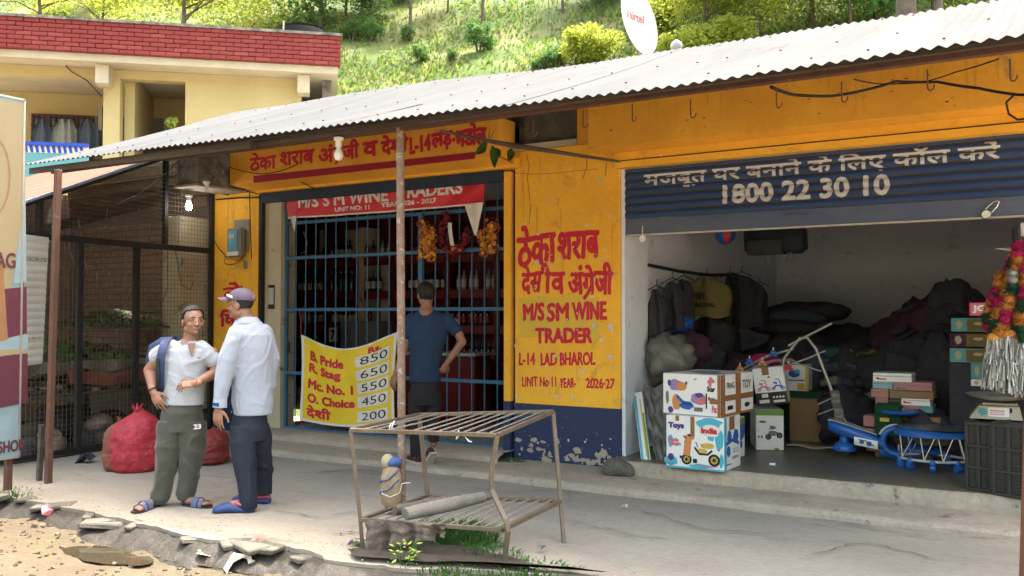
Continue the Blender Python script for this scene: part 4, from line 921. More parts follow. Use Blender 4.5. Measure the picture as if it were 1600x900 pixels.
cable('cable', [onY(1335, 124, 6.0), onY(1375, 131, 7.2), onY(1440, 129, 7.2), onY(1495, 112, 7.0), onY(1560, 92, 5.6)], .005, 'thin wire rising from the black cable to the steel eave beam', sag=.004)
cable('cable', [onY(1585, 148, 7.2), onY(1572, 160, 7.2), onY(1576, 178, 7.2), onY(1590, 187, 7.2), onY(1620, 183, 7.2)], .008, 'loop of grey cable hanging at the end of the ochre fascia')
cable('cable', [onY(358, 261, 7.36), onY(400, 271, 7.36), onY(430, 269, 7.36), onY(466, 256, 7.36)], .005, 'thin wire drooping across the left end of the painted shop sign', sag=.01)
cable('cable', [onY(335, 303, 7.66), onY(355, 305, 7.66), onY(372, 298, 7.66), onY(402, 303, 7.66)], .007, 'pair of twisted wires above the electricity meter', sag=-.01)
cable('cable', [onY(338, 312, 7.66), onY(375, 309, 7.66), onY(404, 309, 7.66)], .009, 'straight conduit running above the electricity meter')
cable('cable', [onY(390, 300, 7.66), onY(391, 345, 7.66), onY(393, 405, 7.66)], .006, 'wire dropping down the wall behind the electricity meter')
cable('cable', [onY(330, 367, 7.66), onY(350, 396, 7.66), onY(362, 404, 7.66), onY(378, 402, 7.64)], .005, 'slack wire curving down to the electricity meter from its left', sag=.03)
cable('cable', [onY(352, 400, 7.66), onY(351, 411, 7.66), onY(364, 413, 7.66), onY(379, 404, 7.64)], .005, 'loop of wire under the electricity meter', sag=.01)
cable('cable', [onY(470, 284, 7.5), onY(494, 296, 7.58)], .006, 'short stiff wire sticking out below the painted shop sign')
# dry branch with leaves
br = thing('branch', 'grey branch with four green leaves laid across the gap between the fascias', 'branch')
P = [onY(688, 204, 5.45), onY(720, 212, 5.9), onY(760, 219, 6.4), onY(800, 227, 6.8), onY(860, 236, 7.2), onY(910, 244, 7.4), onY(968, 252, 7.55)]
m = MB(); m.tube(P, [.009, .013, .018, .024, .019, .016, .012], 8); m.jitter(.005, 9); m.build('stem', M['bark'], br, smooth=60)
for a, b in (((760, 219), (748, 198)), ((762, 219), (766, 200)), ((766, 216), (774, 202))): m = MB(); m.tube([onY(*a, 6.4), onY(*b, 6.4)], [.005, .003], 5); m.build('twig', M['bark'], br)
def leaf(par, a, b, wd, mat_, Y, fold=.25):
    p, q = onY(*a, Y), onY(*b, Y); d = q-p; n = Vector((d.z, 0, -d.x)).normalized(); m = MB()
    m.slab(lambda u, v: p+d*v+n*((u-.5)*wd*math.sin(PI*v**.8)**.8)+Vector((0, -fold*wd*abs(u-.5)*2+.02*math.sin(v*3), 0)), (0, .002, 0), 4, 8); return m.build('leaf', mat_, par, smooth=60)
leaf(br, (762, 224), (744, 241), .085, M['leafd'], 6.35); leaf(br, (771, 228), (774, 262), .085, M['leafd'], 6.4); leaf(br, (775, 232), (781, 246), .06, M['leafd'], 6.42); leaf(br, (799, 232), (797, 252), .08, M['leafd'], 6.7)
# satellite dish on the roof
dc = onY(992, 35, 8.9); t = thing('satellite_dish', 'grey white satellite dish with red lettering standing behind the roof ridge', 'satellite dish', dc)
Mz = Matrix.Rotation(math.radians(80), 3, 'Z') @ Matrix.Rotation(math.radians(82), 3, 'X')
m = MB(); m.lathe([(.0, .0), (.12, .006), (.22, .024), (.30, .045), (.335, .06), (.345, .062), (.335, .068), (.29, .052), (.2, .028), (0, .008)], 40, (0, 0, 0), Mz @ Matrix.Diagonal((1.0, 1.12, 1))); m.build('reflector', M['dish'], t, smooth=40)
m = MB(); m.bar(Mz @ Vector((0, -.30, .02)), (0.05, .1, -.62), .035); m.bar(Mz @ Vector((0, -.05, -.02)), (0.05, .12, -.3), .04); m.build('mount', M['steel'], t)
m = MB(); dfn = lambda x, y, h: Mz @ Vector((x, y*1.12, .07*0+.0065+.42*(x*x+y*y)+.008+h))
letters(m, 'airtel', lambda x, y, h: dfn(x-.12, y+.01, h), .27, .085, .004, sub=.012); stroke(m, [(-.19, 0), (-.175, .06), (-.145, .075), (-.14, .04), (-.165, .02), (-.15, -.01)], .016, dfn, .0005); m.build('lettering', M['redp'], t)
m = MB(); c = onY(1058, 71, 8.4); m.ell((0, 0, 0), (.06, .05, .05)); m.jitter(.02, 14); m.build('bundled_rag', M['dish'], label='small crumpled white and grey rag lying on the roof ridge right of the dish', cat='rag', loc=c, smooth=60)

# ================================================================== WIRE CAGE STALL ON THE LEFT
cage = thing('wire_cage_stall', 'black framed wire mesh vegetable stall joined to the left of the wine shop', 'stall')
C0, C1 = Vector((-8.80, 4.95, 0)), Vector((-9.10, 7.66, 0)); CD = (C1-C0).normalized(); CL = (C1-C0).length; CN = Vector((CD.y, -CD.x, 0))
def cpt(px, py, off=0.0):
    r = ray(px, py); n = CN; t = ((C0+n*off)-Vector((0, 0, 0))).dot(n)/r.dot(n); return Vector((r.x*t, r.y*t, CH+r.z*t))
def ctop(s): return lerp(cpt(60, 312).z, cpt(265, 243).z, ((s)-((cpt(60, 312)-C0).dot(CD)))/((cpt(265, 243)-cpt(60, 312)).dot(CD)))
def cw_(s, z, off=0): return C0+CD*s+CN*off+Vector((0, 0, z))
def cbar(name, a, b, w_=.045, mat_='black', off=0): m = MB(); m.bar(cw_(*a, off), cw_(*b, off), w_, w_, .003); return m.build(name, M[mat_], cage)
zbar = cpt(200, 381).z
cbar('rail', (-.9, zbar), (CL, zbar), .065); cbar('rail', (-.9, .06), (CL, .06), .045); 
cbar('top_rail', (-.9, ctop(-.9)), (CL-.35, ctop(CL-.35)), .05); cbar('corner_post', (CL, 0), (CL, 3.05), .05)
for px, a, b, w_ in ((122, 0, 'bar', .06), (211, 0, 'bar', .06), (258, 'bar', 'top', .05), (62, 'bar', 'top', .05)):
    s_ = (cpt(px, 600 if a == 0 else 350)-C0).dot(CD); cbar('stile', (s_, .04 if a == 0 else zbar), (s_, zbar if b == 'bar' else ctop(s_)), w_)
m = MB(); s_ = -.9; mp = .052
def wirev(s, z0, z1, off): a = cw_(s, z0, off); b = cw_(s, z1, off); w_ = .0023; m.add([a-CD*w_, a+CD*w_, b+CD*w_, b-CD*w_, a+CN*.003, b+CN*.003], [(0, 1, 2, 3), (0, 4, 5, 3), (1, 4, 5, 2)])
while s_ < CL: wirev(s_, .06, ctop(min(s_, CL-.3)), .01); s_ += mp
z = .08
while z < 3.5:
    sl_ = -.9
    if z > ctop(-.9): sl_ = lerp(-.9, CL, (z-ctop(-.9))/(ctop(CL)-ctop(-.9)))
    if sl_ < CL: a = cw_(sl_, z, .013); b = cw_(CL, z, .013); w_ = Vector((0, 0, .0023)); m.add([a-w_, a+w_, b+w_, b-w_, a+CN*.003, b+CN*.003], [(0, 1, 2, 3), (0, 4, 5, 3), (1, 4, 5, 2)])
    z += mp
m.build('wire_mesh', M['wire'], cage, kind='stuff')
# its orange tin roof, sloping to the street
def croof(u, v): s = lerp(-.95, CL-.30, v); p = cw_(s, ctop(s)+.035, .05); return p+Vector((-3.6*u, .25*u, .0))+Vector((0, 0, .008*tri(v*14)))
m = MB(); m.grid(croof, 40, 112); m.build('roof_sheet', M['orangem'], cage, smooth=40)
cbar('edge_strip', (-.95, ctop(-.95)+.034), (CL-.30, ctop(CL-.30)+.034), .028, 'bluestrip', .065)
# brick walls and beam inside
bw = put('back_wall', None, cage)
m = MB(); m.b2(-12.2, -9.17, 7.74, 7.9, 0, 3.6); m.build('mortar', M['mortar2'], bw)
mb_ = MB().box((0, 0, 0), (.232, .03, .072), None, .004).mesh('brick', M['rawbrick'])
for r_ in range(21):
    for c_ in range(11):
        put('brick', mb_, bw, loc=(-9.29-.245*c_-(.12 if r_ % 2 else 0), 7.733+R.uniform(-.004, .004), .95+r_*.086))
for k in range(5): m = MB(); m.b2(-12.1, -9.2, 7.66-.02*k, 7.70-.02*k, 2.86+.15*k, 2.995+.15*k, .004); m.jitter(.006, 4); m.build('plank', M['ply'], cage)
m = MB(); m.b2(-12.4, -12.2, 3.6, 7.8, 0, 3.2); m.build('side_wall', M['rawbrick'], cage)
m = MB(); m.b2(-12.2, -8.9, 4.3, 7.7, .0, .012); m.build('stall_floor', M['mud'], cage)
m = MB(); m.bar((-12.0, 7.1, 2.62), (-9.1, 7.25, 2.98), .12, .10, .004); m.build('beam', M['timber'], cage)
m = MB(); m.bar((-12.0, 5.4, 2.35), (-9.0, 5.5, 2.4), .08); m.build('beam', M['timber'], cage)
m = MB(); m.b2(-9.5, -9.17, 7.25, 7.73, .3, 2.7, .006); m.build('partition', M['cream'], cage)
for k, (y0, y1, z) in enumerate(((5.2, 7.2, .98), (5.3, 7.3, .62), (6.2, 7.5, 1.35))):
    m = MB(); m.b2(-11.0+.2*k, -9.35, y0, y1, z-.03, z, .004); m.build('shelf', M['timber'], cage)
for (x, y) in ((-9.45, 5.3), (-9.45, 7.1), (-10.8, 5.3), (-10.8, 7.1)): m = MB(); m.bar((x, y, 0), (x, y, 1.0), .06); m.build('leg', M['timber'], cage)
m = MB(); m.slab(lambda u, v: (-9.33+.02*math.sin(u*30), lerp(5.25, 7.15, u), .97-v*(.10+.03*math.sin(u*13))), (.006, 0, 0), 50, 4); m.build('newspaper_cover', M['poly'], cage, smooth=60)
def heap(name, label, cat, boxc, sz, n, r, mats, seed, kind='stuff', elong=1.6):
    rr = random.Random(seed); m = MB()
    for i in range(n):
        p = Vector((boxc[0]+rr.uniform(-1, 1)*sz[0], boxc[1]+rr.uniform(-1, 1)*sz[1], boxc[2]))
        e = 1-max(abs(p.x-boxc[0])/sz[0], abs(p.y-boxc[1])/sz[1])**2; p.z += rr.random()*sz[2]*e; m.mi = rr.randrange(len(mats))
        m.ell(p, (r*elong*rr.uniform(.7, 1.2), r*rr.uniform(.7, 1.2), r*rr.uniform(.7, 1.1)), Matrix.Rotation(rr.uniform(0, PI), 3, 'Z') @ Matrix.Rotation(rr.uniform(-.5, .5), 3, 'Y'), 8, 6)
    return m.build(name, mats, None, smooth=60, label=label, cat=cat, kind=kind)
heap('vegetables', 'heap of green vegetables on the upper stall shelf', 'vegetables', (-9.9, 6.1, .98), (.5, .8, .20), 340, .05, [M['vegg'], M['leaft'], M['vegd']], 3)
heap('vegetables', 'heap of dull green vegetables on the top rear shelf', 'vegetables', (-10.0, 6.9, 1.36), (.5, .55, .16), 200, .05, [M['vegd'], M['vegg']], 4)
heap('vegetables', 'heap of potatoes and onions on the lower stall shelf', 'vegetables', (-9.9, 6.2, .62), (.5, .8, .14), 300, .045, [M['vegd'], M['rawbrick'], M['vegd']], 5)
heap('vegetables', 'green leafy heap at the street end of the stall', 'vegetables', (-9.5, 5.05, .98), (.35, .28, .22), 160, .05, [M['vegg'], M['leaft']], 6)
m = MB(); m.slab(lambda u, v: (-9.30, lerp(5.9, 6.9, u), .88-.06*math.sin(u*3)-v*.14+.02*N3(u*9, v*5)), (.03, 0, 0), 24, 6); m.jitter(.03, 6); m.build('sacking_roll', M['sack3'], label='folded sacking draped below the stall shelf', cat='sacking', smooth=60)
heap('stall_goods', 'dark crates and tins piled on the stall floor behind the mesh', 'goods', (-10.0, 6.2, .05), (.7, 1.0, .3), 60, .12, [M['darkgoods'], M['vegd'], M['rawbrick'], M['timber']], 8)
t = bulb(295, 316, 7.1, 'lit white bulb glowing behind the wire mesh', True, 1.15)
# looped strings and garlands hanging in the stall
for i, pts in enumerate((((122, 340), (135, 420), (150, 440), (160, 380), (168, 325)), ((104, 370), (118, 420), (137, 429), (150, 410)), ((217, 325), (214, 400), (195, 480), (178, 492), (160, 470), (146, 430)), ((243, 378), (242, 460), (252, 476), (262, 450), (261, 380)), ((273, 385), (283, 445), (298, 453), (302, 440)), ((192, 378), (186, 400)), ((198, 378), (197, 440)))):
    cable('hanging_string', [cpt(x, y, -.06) for x, y in pts], .005, ('long pale string sagging between two stall posts', 'short pale string looped beside the left pole', 'longest pale string sagging low across the stall', 'narrow U shaped string near the right of the stall', 'short string loop at the far right of the stall', 'tiny string end tied to the stall rail', 'straight thin string hanging from the stall rail')[i], 'poly', 'strings hanging in the wire stall')
cable('cable', [cpt(182, 318, .1), cpt(215, 304, .1), cpt(262, 268, .1), cpt(284, 245, .1)], .006, 'pale cable slanting up to the blackened concrete block', 'poly')
# white ribbed board hung on the stall
t = thing('ribbed_board', 'white ribbed plastic board hung on the street end of the stall', 'board')
pa, pb, pc, pd = cpt(38, 366, .05), cpt(76, 371, .05), cpt(66, 568, .05), cpt(38, 572, .05)
m = MB(); m.slab(lambda u, v: pa.lerp(pb, u).lerp(pd.lerp(pc, u), v)+CN*(.006*abs(math.sin(v*PI*17))), -CN*.01, 4, 170); m.build('board', M['pvc'], t, smooth=30)
m = MB(); bfn = lambda x, y, h: pa.lerp(pb, x).lerp(pd.lerp(pc, x), 1-y)+CN*(.011+h); on_uv(m, 'S.SECURE STEE', .06, .80, .93, .83, bfn, .0); on_uv(m, '·· ··· ··', .1, .2, .8, .215, bfn, .0); m.build('lettering', M['ink'], t)
# ---- big signboard on two stakes
sg = thing('signboard', 'tall cream maroon and pale blue shop signboard on short stakes by the kerb', 'signboard')
SX = -7.6; a = onX(39, 156, SX); b = onX(46, 712, SX); y1 = a.y; z1 = a.z; z0 = b.z; y0 = y1-1.9
m = MB(); m.b2(SX-.03, SX, y0, y1, z0, z1, .004); m.build('board', M['signb'], sg)
for (ya, yb2, za2, zb2) in ((y0, y1, z1-.012, z1+.006), (y0, y1, z0-.006, z0+.012), (y1-.012, y1+.006, z0, z1)): m = MB(); m.b2(SX-.034, SX+.005, ya, yb2, za2, zb2); m.build('frame', M['steel'], sg)
def sgf(px, py, h=0): p = onX(px, py, SX); return p+Vector((.003+h, 0, 0))
def sgp(name, pts, mat_, h=0): m = MB(); m.add([sgf(x, y, h) for x, y in pts], [tuple(range(len(pts)))]); return m.build(name, mat_, sg)
L_ = -60
sgp('print', [(L_, 150), (39, 160), (39.5, 300), (30, 370), (20, 440), (8, 458), (L_, 470)], M['signc'])
sgp('print', [(39.5, 300), (41, 440), (20, 445), (30, 370)], M['signb'], .0004)
sgp('print', [(L_, 458), (41, 448), (42, 524), (L_, 545)], M['signm'], .0008)
sgp('print', [(L_, 540), (0, 531), (43, 521), (43, 548), (0, 557), (L_, 570)], M['signb'], .0012); sgp('print', [(L_, 549), (42, 545), (43, 552), (L_, 562)], M['signc'], .0016)
sgp('print', [(L_, 566), (43, 551), (43, 628), (L_, 650)], M['signm'], .0012)
sgp('print', [(-20, 400), (4, 410), (12, 530), (-20, 540)], M['signd'], .0018)
m = MB(); pS = onX(36, 703, SX); hS = abs(onX(36, 686, SX).z-pS.z)
WS = pS.y-onX(-3, 703, SX).y; letters(m, 'SHOP', lambda x, y, h: Vector((SX+.006+h, pS.y-WS+x, pS.z+y)), WS, hS, .004)
pS2 = onX(23, 419, SX); WS2 = pS2.y-onX(-8, 419, SX).y; letters(m, 'AG', lambda x, y, h: Vector((SX+.008+h, pS2.y-WS2+x, pS2.z+y)), WS2, abs(onX(23, 396, SX).z-pS2.z), .004); m.v = m.v
m.build('lettering', M['signm'], sg)
m = MB(); pts = [(lambda c: (c.y, c.z))(onX(-14+29*math.cos(a), 275-62*math.sin(a), SX)) for a in [i*PI/20-PI/2 for i in range(21)]]; stroke(m, pts, .012, lambda x, y, h: Vector((SX+.006, x, y))); m.build('print', M['signd'], sg)
for y in (y1-.06, y1-1.7): m = MB(); m.bar((SX-.06, y, -.35), (SX-.06, y, z0+.4), .055, .05, .003); m.build('stake', M['rust'], sg)
m = MB(); c = onZ(28, 745, 0); m.bar((SX-.25, c.y, -.3), (SX-.2, c.y, .5), .04); m.build('stake', M['timber'], sg)

# ================================================================== WINE SHOP CONTENTS
shelfu = thing('bottle_shelves', 'dark red wall shelves full of bottles inside the wine shop', 'shelves')
SYb = 10.28; rows_ = [.86, 1.34, 1.82, 2.30]
for z in rows_+[.38]:
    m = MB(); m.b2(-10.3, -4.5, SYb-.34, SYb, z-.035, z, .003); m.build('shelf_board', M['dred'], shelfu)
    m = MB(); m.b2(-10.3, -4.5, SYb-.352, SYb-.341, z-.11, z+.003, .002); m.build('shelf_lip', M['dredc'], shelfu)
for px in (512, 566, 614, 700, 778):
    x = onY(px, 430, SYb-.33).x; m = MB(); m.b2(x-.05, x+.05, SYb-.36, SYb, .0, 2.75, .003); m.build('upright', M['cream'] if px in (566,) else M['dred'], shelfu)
for px0, px1, za_, zb2 in ((540, 566, 2.3, 2.75), (596, 615, 1.82, 2.28), (596, 616, 1.34, 1.80), (500, 514, 2.3, 2.78)):
    x0, x1 = onY(px0, 430, SYb-.1).x, onY(px1, 430, SYb-.1).x; m = MB(); m.b2(x0, x1, SYb-.12, SYb-.02, za_, zb2, .004); m.build('back_panel', M['cream'], shelfu)
def bottle(kind):
    h, r, gm, lm = {'rum': (.27, .036, 'glassb', 'lab1'), 'gin': (.30, .034, 'glassg', None), 'whisky': (.29, .037, 'glassd', 'lab3'), 'beer': (.26, .031, 'glassd', 'lab2'), 'clear': (.28, .034, 'glassc', 'lab3'), 'half': (.19, .03, 'glassb', 'lab2')}[kind]
    t = thing('bottle', '', 'bottle'); m = MB(); m.lathe([(r*.9, 0), (r, .01), (r, h*.58), (r*.85, h*.66), (r*.36, h*.76), (r*.34, h*.93), (.0, h*.93)], 12); m.build('glass_body', M[gm], t, smooth=40)
    m = MB(); m.lathe([(r*.42, h*.92), (r*.42, h), (0, h)], 10); m.build('cap', M['blkp'] if kind != 'gin' else M['lab3'], t, smooth=40)
    if lm: m = MB(); m.tube([(0, 0, h*.14), (0, 0, h*.50)], r+.0012, 12); m.build('paper_label', M[lm], t, smooth=40)
    return t
protos = {k: bottle(k) for k in ('rum', 'gin', 'whisky', 'beer', 'clear', 'half')}; used = set()
BL = {'rum': 'brown rum bottle with cream paper wrapper on the wine shop shelves', 'gin': 'green glass bottle without wrapper on the wine shop shelves', 'whisky': 'dark bottle with white paper wrapper on the wine shop shelves', 'beer': 'dark bottle with red paper wrapper on the wine shop shelves', 'clear': 'clear spirit bottle with white paper wrapper on the wine shop shelves', 'half': 'short brown bottle with red wrapper on the wine shop shelves'}
where = {0: 'bottom', 1: 'second lowest', 2: 'second highest', 3: 'top'}
def bput(kind, x, z, row):
    lb = BL[kind].replace('on the wine shop shelves', f'on the {where[row]} shelf of the wine shop')
    if kind not in used: t = protos[kind]; used.add(kind); t.location = (x, SYb-.27+R.uniform(-.03, .02), z); t['label'] = lb
    else: t = dup(protos[kind], (x, SYb-.27+R.uniform(-.03, .02), z), R.uniform(0, 6), lb)
    t['group'] = f'{kind} bottles on the {where[row]} shelf'
segs = {3: [(468, 508, 'half'), (514, 560, 'whisky'), (570, 590, 'beer'), (592, 612, 'clear'), (640, 690, 'beer'), (704, 786, 'half')],
        2: [(466, 506, 'rum'), (516, 560, 'gin'), (572, 596, 'whisky'), (640, 696, 'whisky'), (704, 786, 'clear')],
        1: [(470, 488, 'clear'), (490, 560, 'rum'), (574, 596, 'beer'), (640, 696, 'rum'), (704, 786, 'beer')],
        0: [(466, 508, 'gin'), (704, 786, 'beer'), (640, 696, 'half')]}
for row, ss in segs.items():
    for a, b, kd in ss:
        x0, x1 = onY(a, 440, SYb-.27).x, onY(b, 440, SYb-.27).x; n = max(2, int((x1-x0)/.088))
        for i in range(n):
            if R.random() < .10: continue
            bput(kd, lerp(x0, x1, (i+.5)/n)+R.uniform(-.006, .006), rows_[row]+.001, row)
# red counter, payment screen, small cabinet and stool
t = thing('shop_counter', 'dark red shop counter behind the right half of the gate', 'counter'); x0, x1 = onY(664, 600, 9.0).x, onY(742, 600, 9.0).x
m = MB(); m.b2(x0-1.9, x1, 9.0, 9.35, .13, .98, .005); m.build('front_panel', M['dredc'], t); m = MB(); m.b2(x0-1.94, x1+.04, 8.94, 9.42, .983, 1.02, .005); m.build('top', M['lab3'], t)
c = onY(521, 523, 9.2); t = thing('framed_card', 'white framed figure card leaning on the counter behind the gate', 'card', c); m = MB(); m.box((0, 0, 0), (.17, .02, .23), None, .006); m.build('frame', M['blkp'], t); m = MB(); m.box((0, -.012, 0), (.13, .006, .19)); m.build('card', M['lab3'], t); m = MB(); letters(m, '7', lambda x, y, h: Vector((x-.035, -.0165-h, y-.06)), .07, .12, .01); m.build('figure', M['ink'], t)
c = onY(560, 520, 9.6); t = thing('drawer_unit', 'grey metal drawer unit standing behind the price banner', 'cabinet', (c.x, 9.6, .93)); m = MB(); m.b2(-.34, .34, 0, .35, 0, .46, .006); m.build('case', M['greyp'], t)
for k in (0, 1):
    m = MB(); m.b2(-.32+.33*k, -.01+.33*k, -.012, -.002, .03, .43, .004); m.build('drawer', M['meterg'], t); m = MB(); m.b2(-.2+.33*k, -.12+.33*k, -.03, -.013, .22, .24); m.build('handle', M['steel'], t)
m = MB(); m.b2(-8.3, -7.0, 9.1, 9.6, .13, .92, .006); m.build('low_bench', M['dred'], label='dark red bench hidden low behind the price banner', cat='bench')
cable('cable', [onY(474, 362, 8.6), onY(480, 378, 8.6), onY(478, 392, 8.6), onY(470, 396, 8.6)], .006, 'white cord curving down inside the left of the gate', 'wvinyl')
# electricity meter
t = thing('electricity_meter', 'grey electricity meter in a clear case on the ochre wall left of the gate', 'electricity meter', onY(375, 380, 7.69))
m = MB(); m.box((.03, .0, .09), (.26, .012, .40), None, .003); m.build('back_board', M['conc'], t)
m = MB(); m.box((0, -.06, 0), (.24, .10, .36), None, .02); m.build('case', M['meterg'], t); m = MB(); m.box((.0, -.115, .02), (.16, .012, .24), None, .004); m.build('face', M['meterb'], t)
m = MB(); m.box((-.01, -.123, .075), (.10, .006, .05)); m.build('display', M['lab3'], t); m = MB(); m.box((0, -.114, -.135), (.19, .008, .05)); m.build('terminal_cover', M['wvinyl'], t)
m = MB(); [m.ell((-.06+.03*k, -.118, .0-.02*(k % 2)), .007, None, 8, 5) for k in range(5)]; m.build('seal', M['steel'], t, kind='stuff')
m = MB(); m.box((.10, 0, -.27), (.05, .03, .10), None, .006); m.build('junction_box', M['meterg'], t)

# ---- flower garlands on the gate
def petals(m, c, r, n, mats, rr, s_):
    for k in range(n):
        d = Vector((rr.gauss(0, 1), rr.gauss(0, 1), rr.gauss(0, 1))).normalized(); p = Vector(c)+d*r*(rr.random()**.4)
        a = d.orthogonal().normalized(); b = d.cross(a); an = rr.uniform(0, 6); a, b = a*math.cos(an)+b*math.sin(an), b*math.cos(an)-a*math.sin(an); m.mi = rr.randrange(len(mats))
        m.add([p-a*s_, p+b*s_*.8, p+a*s_, p-b*s_*.8+d*s_*.4], [(0, 1, 2, 3)])
def garland(name, label, pts, Y, r, mats, seed, step=.035, s_=.022, nn=18):
    rr = random.Random(seed); t = thing(name, label, 'garland'); P = [onY(x, y, Y) for x, y in pts]; m = MB(); m.tube(P, .006, 5); m.build('cord', M['wire'], t)
    for a, b in zip(P, P[1:]):
        L = (b-a).length; n = max(1, int(L/step))
        for i in range(n):
            m = MB(); c = a.lerp(b, (i+.5)/n)+Vector((rr.uniform(-.3, .3)*r, rr.uniform(-.4, .2)*r, rr.uniform(-.2, .2)*r)); petals(m, c, r*rr.uniform(.8, 1.15), nn, mats, rr, s_); m.build('flower', mats, t)
    return t
gy = 7.76
garland('flower_garland', 'orange marigold garland hanging at the left of the gate swag', [(661, 347), (664, 365), (664, 385), (663, 402)], gy, .075, [M['flor'], M['flye']], 1, .05, .026, 26)
garland('flower_garland', 'orange garland hanging inside the left one on the gate swag', [(668, 355), (678, 368), (673, 385), (676, 403)], gy, .07, [M['flor'], M['flye']], 2, .05, .026, 26)
garland('flower_garland', 'orange marigold garland hanging at the right of the gate swag', [(771, 347), (768, 362), (769, 378), (765, 392)], gy, .08, [M['flye'], M['flor']], 3, .05, .027, 28)
garland('flower_garland', 'short orange garland beside the right one ending in a bloom', [(752, 362), (757, 378), (755, 402)], gy, .05, [M['flor'], M['flye']], 4, .055, .026, 20)
garland('flower_garland', 'dark red flower swag looping across the upper gate', [(693, 333), (697, 348), (688, 362), (690, 374), (702, 390), (712, 392), (724, 378), (735, 362), (742, 356)], gy, .07, [M['flred'], M['flred'], M['plum']], 5, .055, .024, 24)
garland('flower_garland', 'red and orange flower tail at the foot of the swag', [(704, 388), (711, 391), (722, 384)], gy-.04, .05, [M['flor'], M['flred']], 6, .06, .024, 18)
m = MB(); m.slab(lambda u, v: onY(lerp(700, 706, u)+4*v*v, lerp(348, 384, v), gy-.06)+Vector((0, .01*math.sin(u*6), 0)), (0, .004, 0), 4, 10); m.build('white_ribbon', M['wvinyl'], label='grey white ribbon trailing through the middle of the flower swag', cat='ribbon', smooth=60)
# ================================================================== TOY SHOP CONTENTS
FZ = .171
def carton(name, label, cat, A, B, C, H, mat_, z=None, ch=.006, parts='carton', group=None, tilt=0):
    """box from ground points A,B (front left, front right) and C (back right)"""
    A, B, C = Vector(A), Vector(B), Vector(C); W = (B-A).xy.length; D = (C-B).xy.length; rz = math.atan2(B.y-A.y, B.x-A.x)
    t = thing(name, label, cat, (A.x, A.y, A.z if z is None else z), rz, group)
    if tilt: t.rotation_euler = (0, tilt, rz)
    m = MB(); m.b2(0, W, 0, D, 0, H, ch); m.build(parts, M[mat_], t)
    return t, W, D, H, (lambda x, y, h: Vector((x, -.0012-h, y))), (lambda x, y, h: Vector((W+.0012+h, x, y))), (lambda x, y, h: Vector((x, y, H+.0012+h)))
def pr(name, fn, mat_, par, items):
    m = MB()
    for it in items:
        k = it[0]
        if k == 'r': patch(m, *it[1:5], fn, it[5] if len(it) > 5 else 0)
        elif k == 'b': blobp(m, (it[1], it[2]), it[3], it[4], fn, it[5] if len(it) > 5 else 0, seed=it[1]*7+it[2], wob=it[6] if len(it) > 6 else .15)
        elif k == 't': letters(m, it[1], lambda x, y, h, it=it: fn(it[2]+x, it[3]+y, h+(it[7] if len(it) > 7 else 0)), it[4], it[5], it[6] if len(it) > 6 else 0)
        elif k == 's': stroke(m, it[1], it[2], fn, it[3] if len(it) > 3 else 0)
    if m.f: m.build(name, M[mat_], par)
def wheelp(fn, par, x, y, r, c1='blkp', c2='goldp', h=.0006):
    pr('print', fn, c1, par, [('b', x, y, r, r, h, 0)]); pr('print', fn, c2, par, [('b', x, y, r*.62, r*.62, h+.0003, 0)]); pr('print', fn, c1, par, [('b', x, y, r*.25, r*.25, h+.0006, 0)]+[('s', [(x, y), (x+r*.6*math.cos(a), y+r*.6*math.sin(a))], r*.1, h+.0007) for a in [k*PI/4 for k in range(8)]])
A, B, C = onZ(1041, 729, FZ), onZ(1132, 738, FZ), onZ(1155, 727, FZ)
H1 = onY(1040, 648, A.y).z-FZ
t, W, D, H, f, s, tp = carton('toy_carton', 'white carton printed with a toy motorbike, at the front of the shop floor', 'box', A, B, C, H1, 'boxw')
pr('print', f, 'cyan', t, [('b', .08*W, .12*H, .12*W, .09*H), ('b', .08*W, .5*H, .05*W, .12*H), ('b', .75*W, .88*H, .22*W, .11*H), ('b', .92*W, .6*H, .07*W, .2*H), ('b', .78*W, .62*H, .06*W, .06*H), ('r', .0*W, 0, W, .035*H), ('b', .6*W, .07*H, .18*W, .04*H), ('b', .95*W, .2*H, .04*W, .12*H)])
pr('print', f, 'purp', t, [('t', 'Toys', .05*W, .74*H, .26*W, .12*H, .006, .001), ('b', .085*W, .2*H, .055*W, .07*H, .001, 0)]); pr('print', f, 'redp', t, [('t', 'India', .62*W, .70*H, .26*W, .10*H, .005, .0015)]); pr('print', f, 'wvinyl', t, [('b', .76*W, .75*H, .19*W, .11*H, .001)])
pr('print', f, 'pinkp', t, [('t', 'Ride', .07*W, .50*H, .15*W, .07*H, .003, .001), ('t', 'Magic', .06*W, .42*H, .2*W, .07*H, .003, .001), ('b', .92*W, .42*H, .02*W, .02*H, .001), ('b', .33*W, .5*H, .015*W, .015*H, .001)])
pr('print', f, 'orp', t, [('s', [(.40*W, .63*H), (.38*W, .45*H), (.36*W, .25*H)], .12*W, .001), ('b', .42*W, .6*H, .08*W, .06*H, .0012)]); pr('print', f, 'goldp', t, [('b', .72*W, .46*H, .12*W, .055*H, .001), ('b', .62*W, .36*H, .09*W, .05*H, .001)])
pr('print', f, 'blkp', t, [('s', [(.50*W, .42*H), (.58*W, .30*H), (.72*W, .30*H), (.80*W, .38*H)], .035*W, .0013), ('s', [(.30*W, .62*H), (.36*W, .58*H)], .02*W, .0013), ('b', .43*W, .64*H, .05*W, .03*H, .0014), ('s', [(.52*W, .52*H), (.56*W, .42*H)], .015*W, .0015), ('t', '18m', .05*W, .17*H, .07*W, .04*H, 0, .0016)])
wheelp(f, t, .36*W, .18*H, .09*W); wheelp(f, t, .83*W, .20*H, .10*W); pr('print', f, 'blkp', t, [('r', .24*W, .19*H, .30*W, .24*H, .001), ('r', .47*W, .12*H, .54*W, .20*H, .001)])
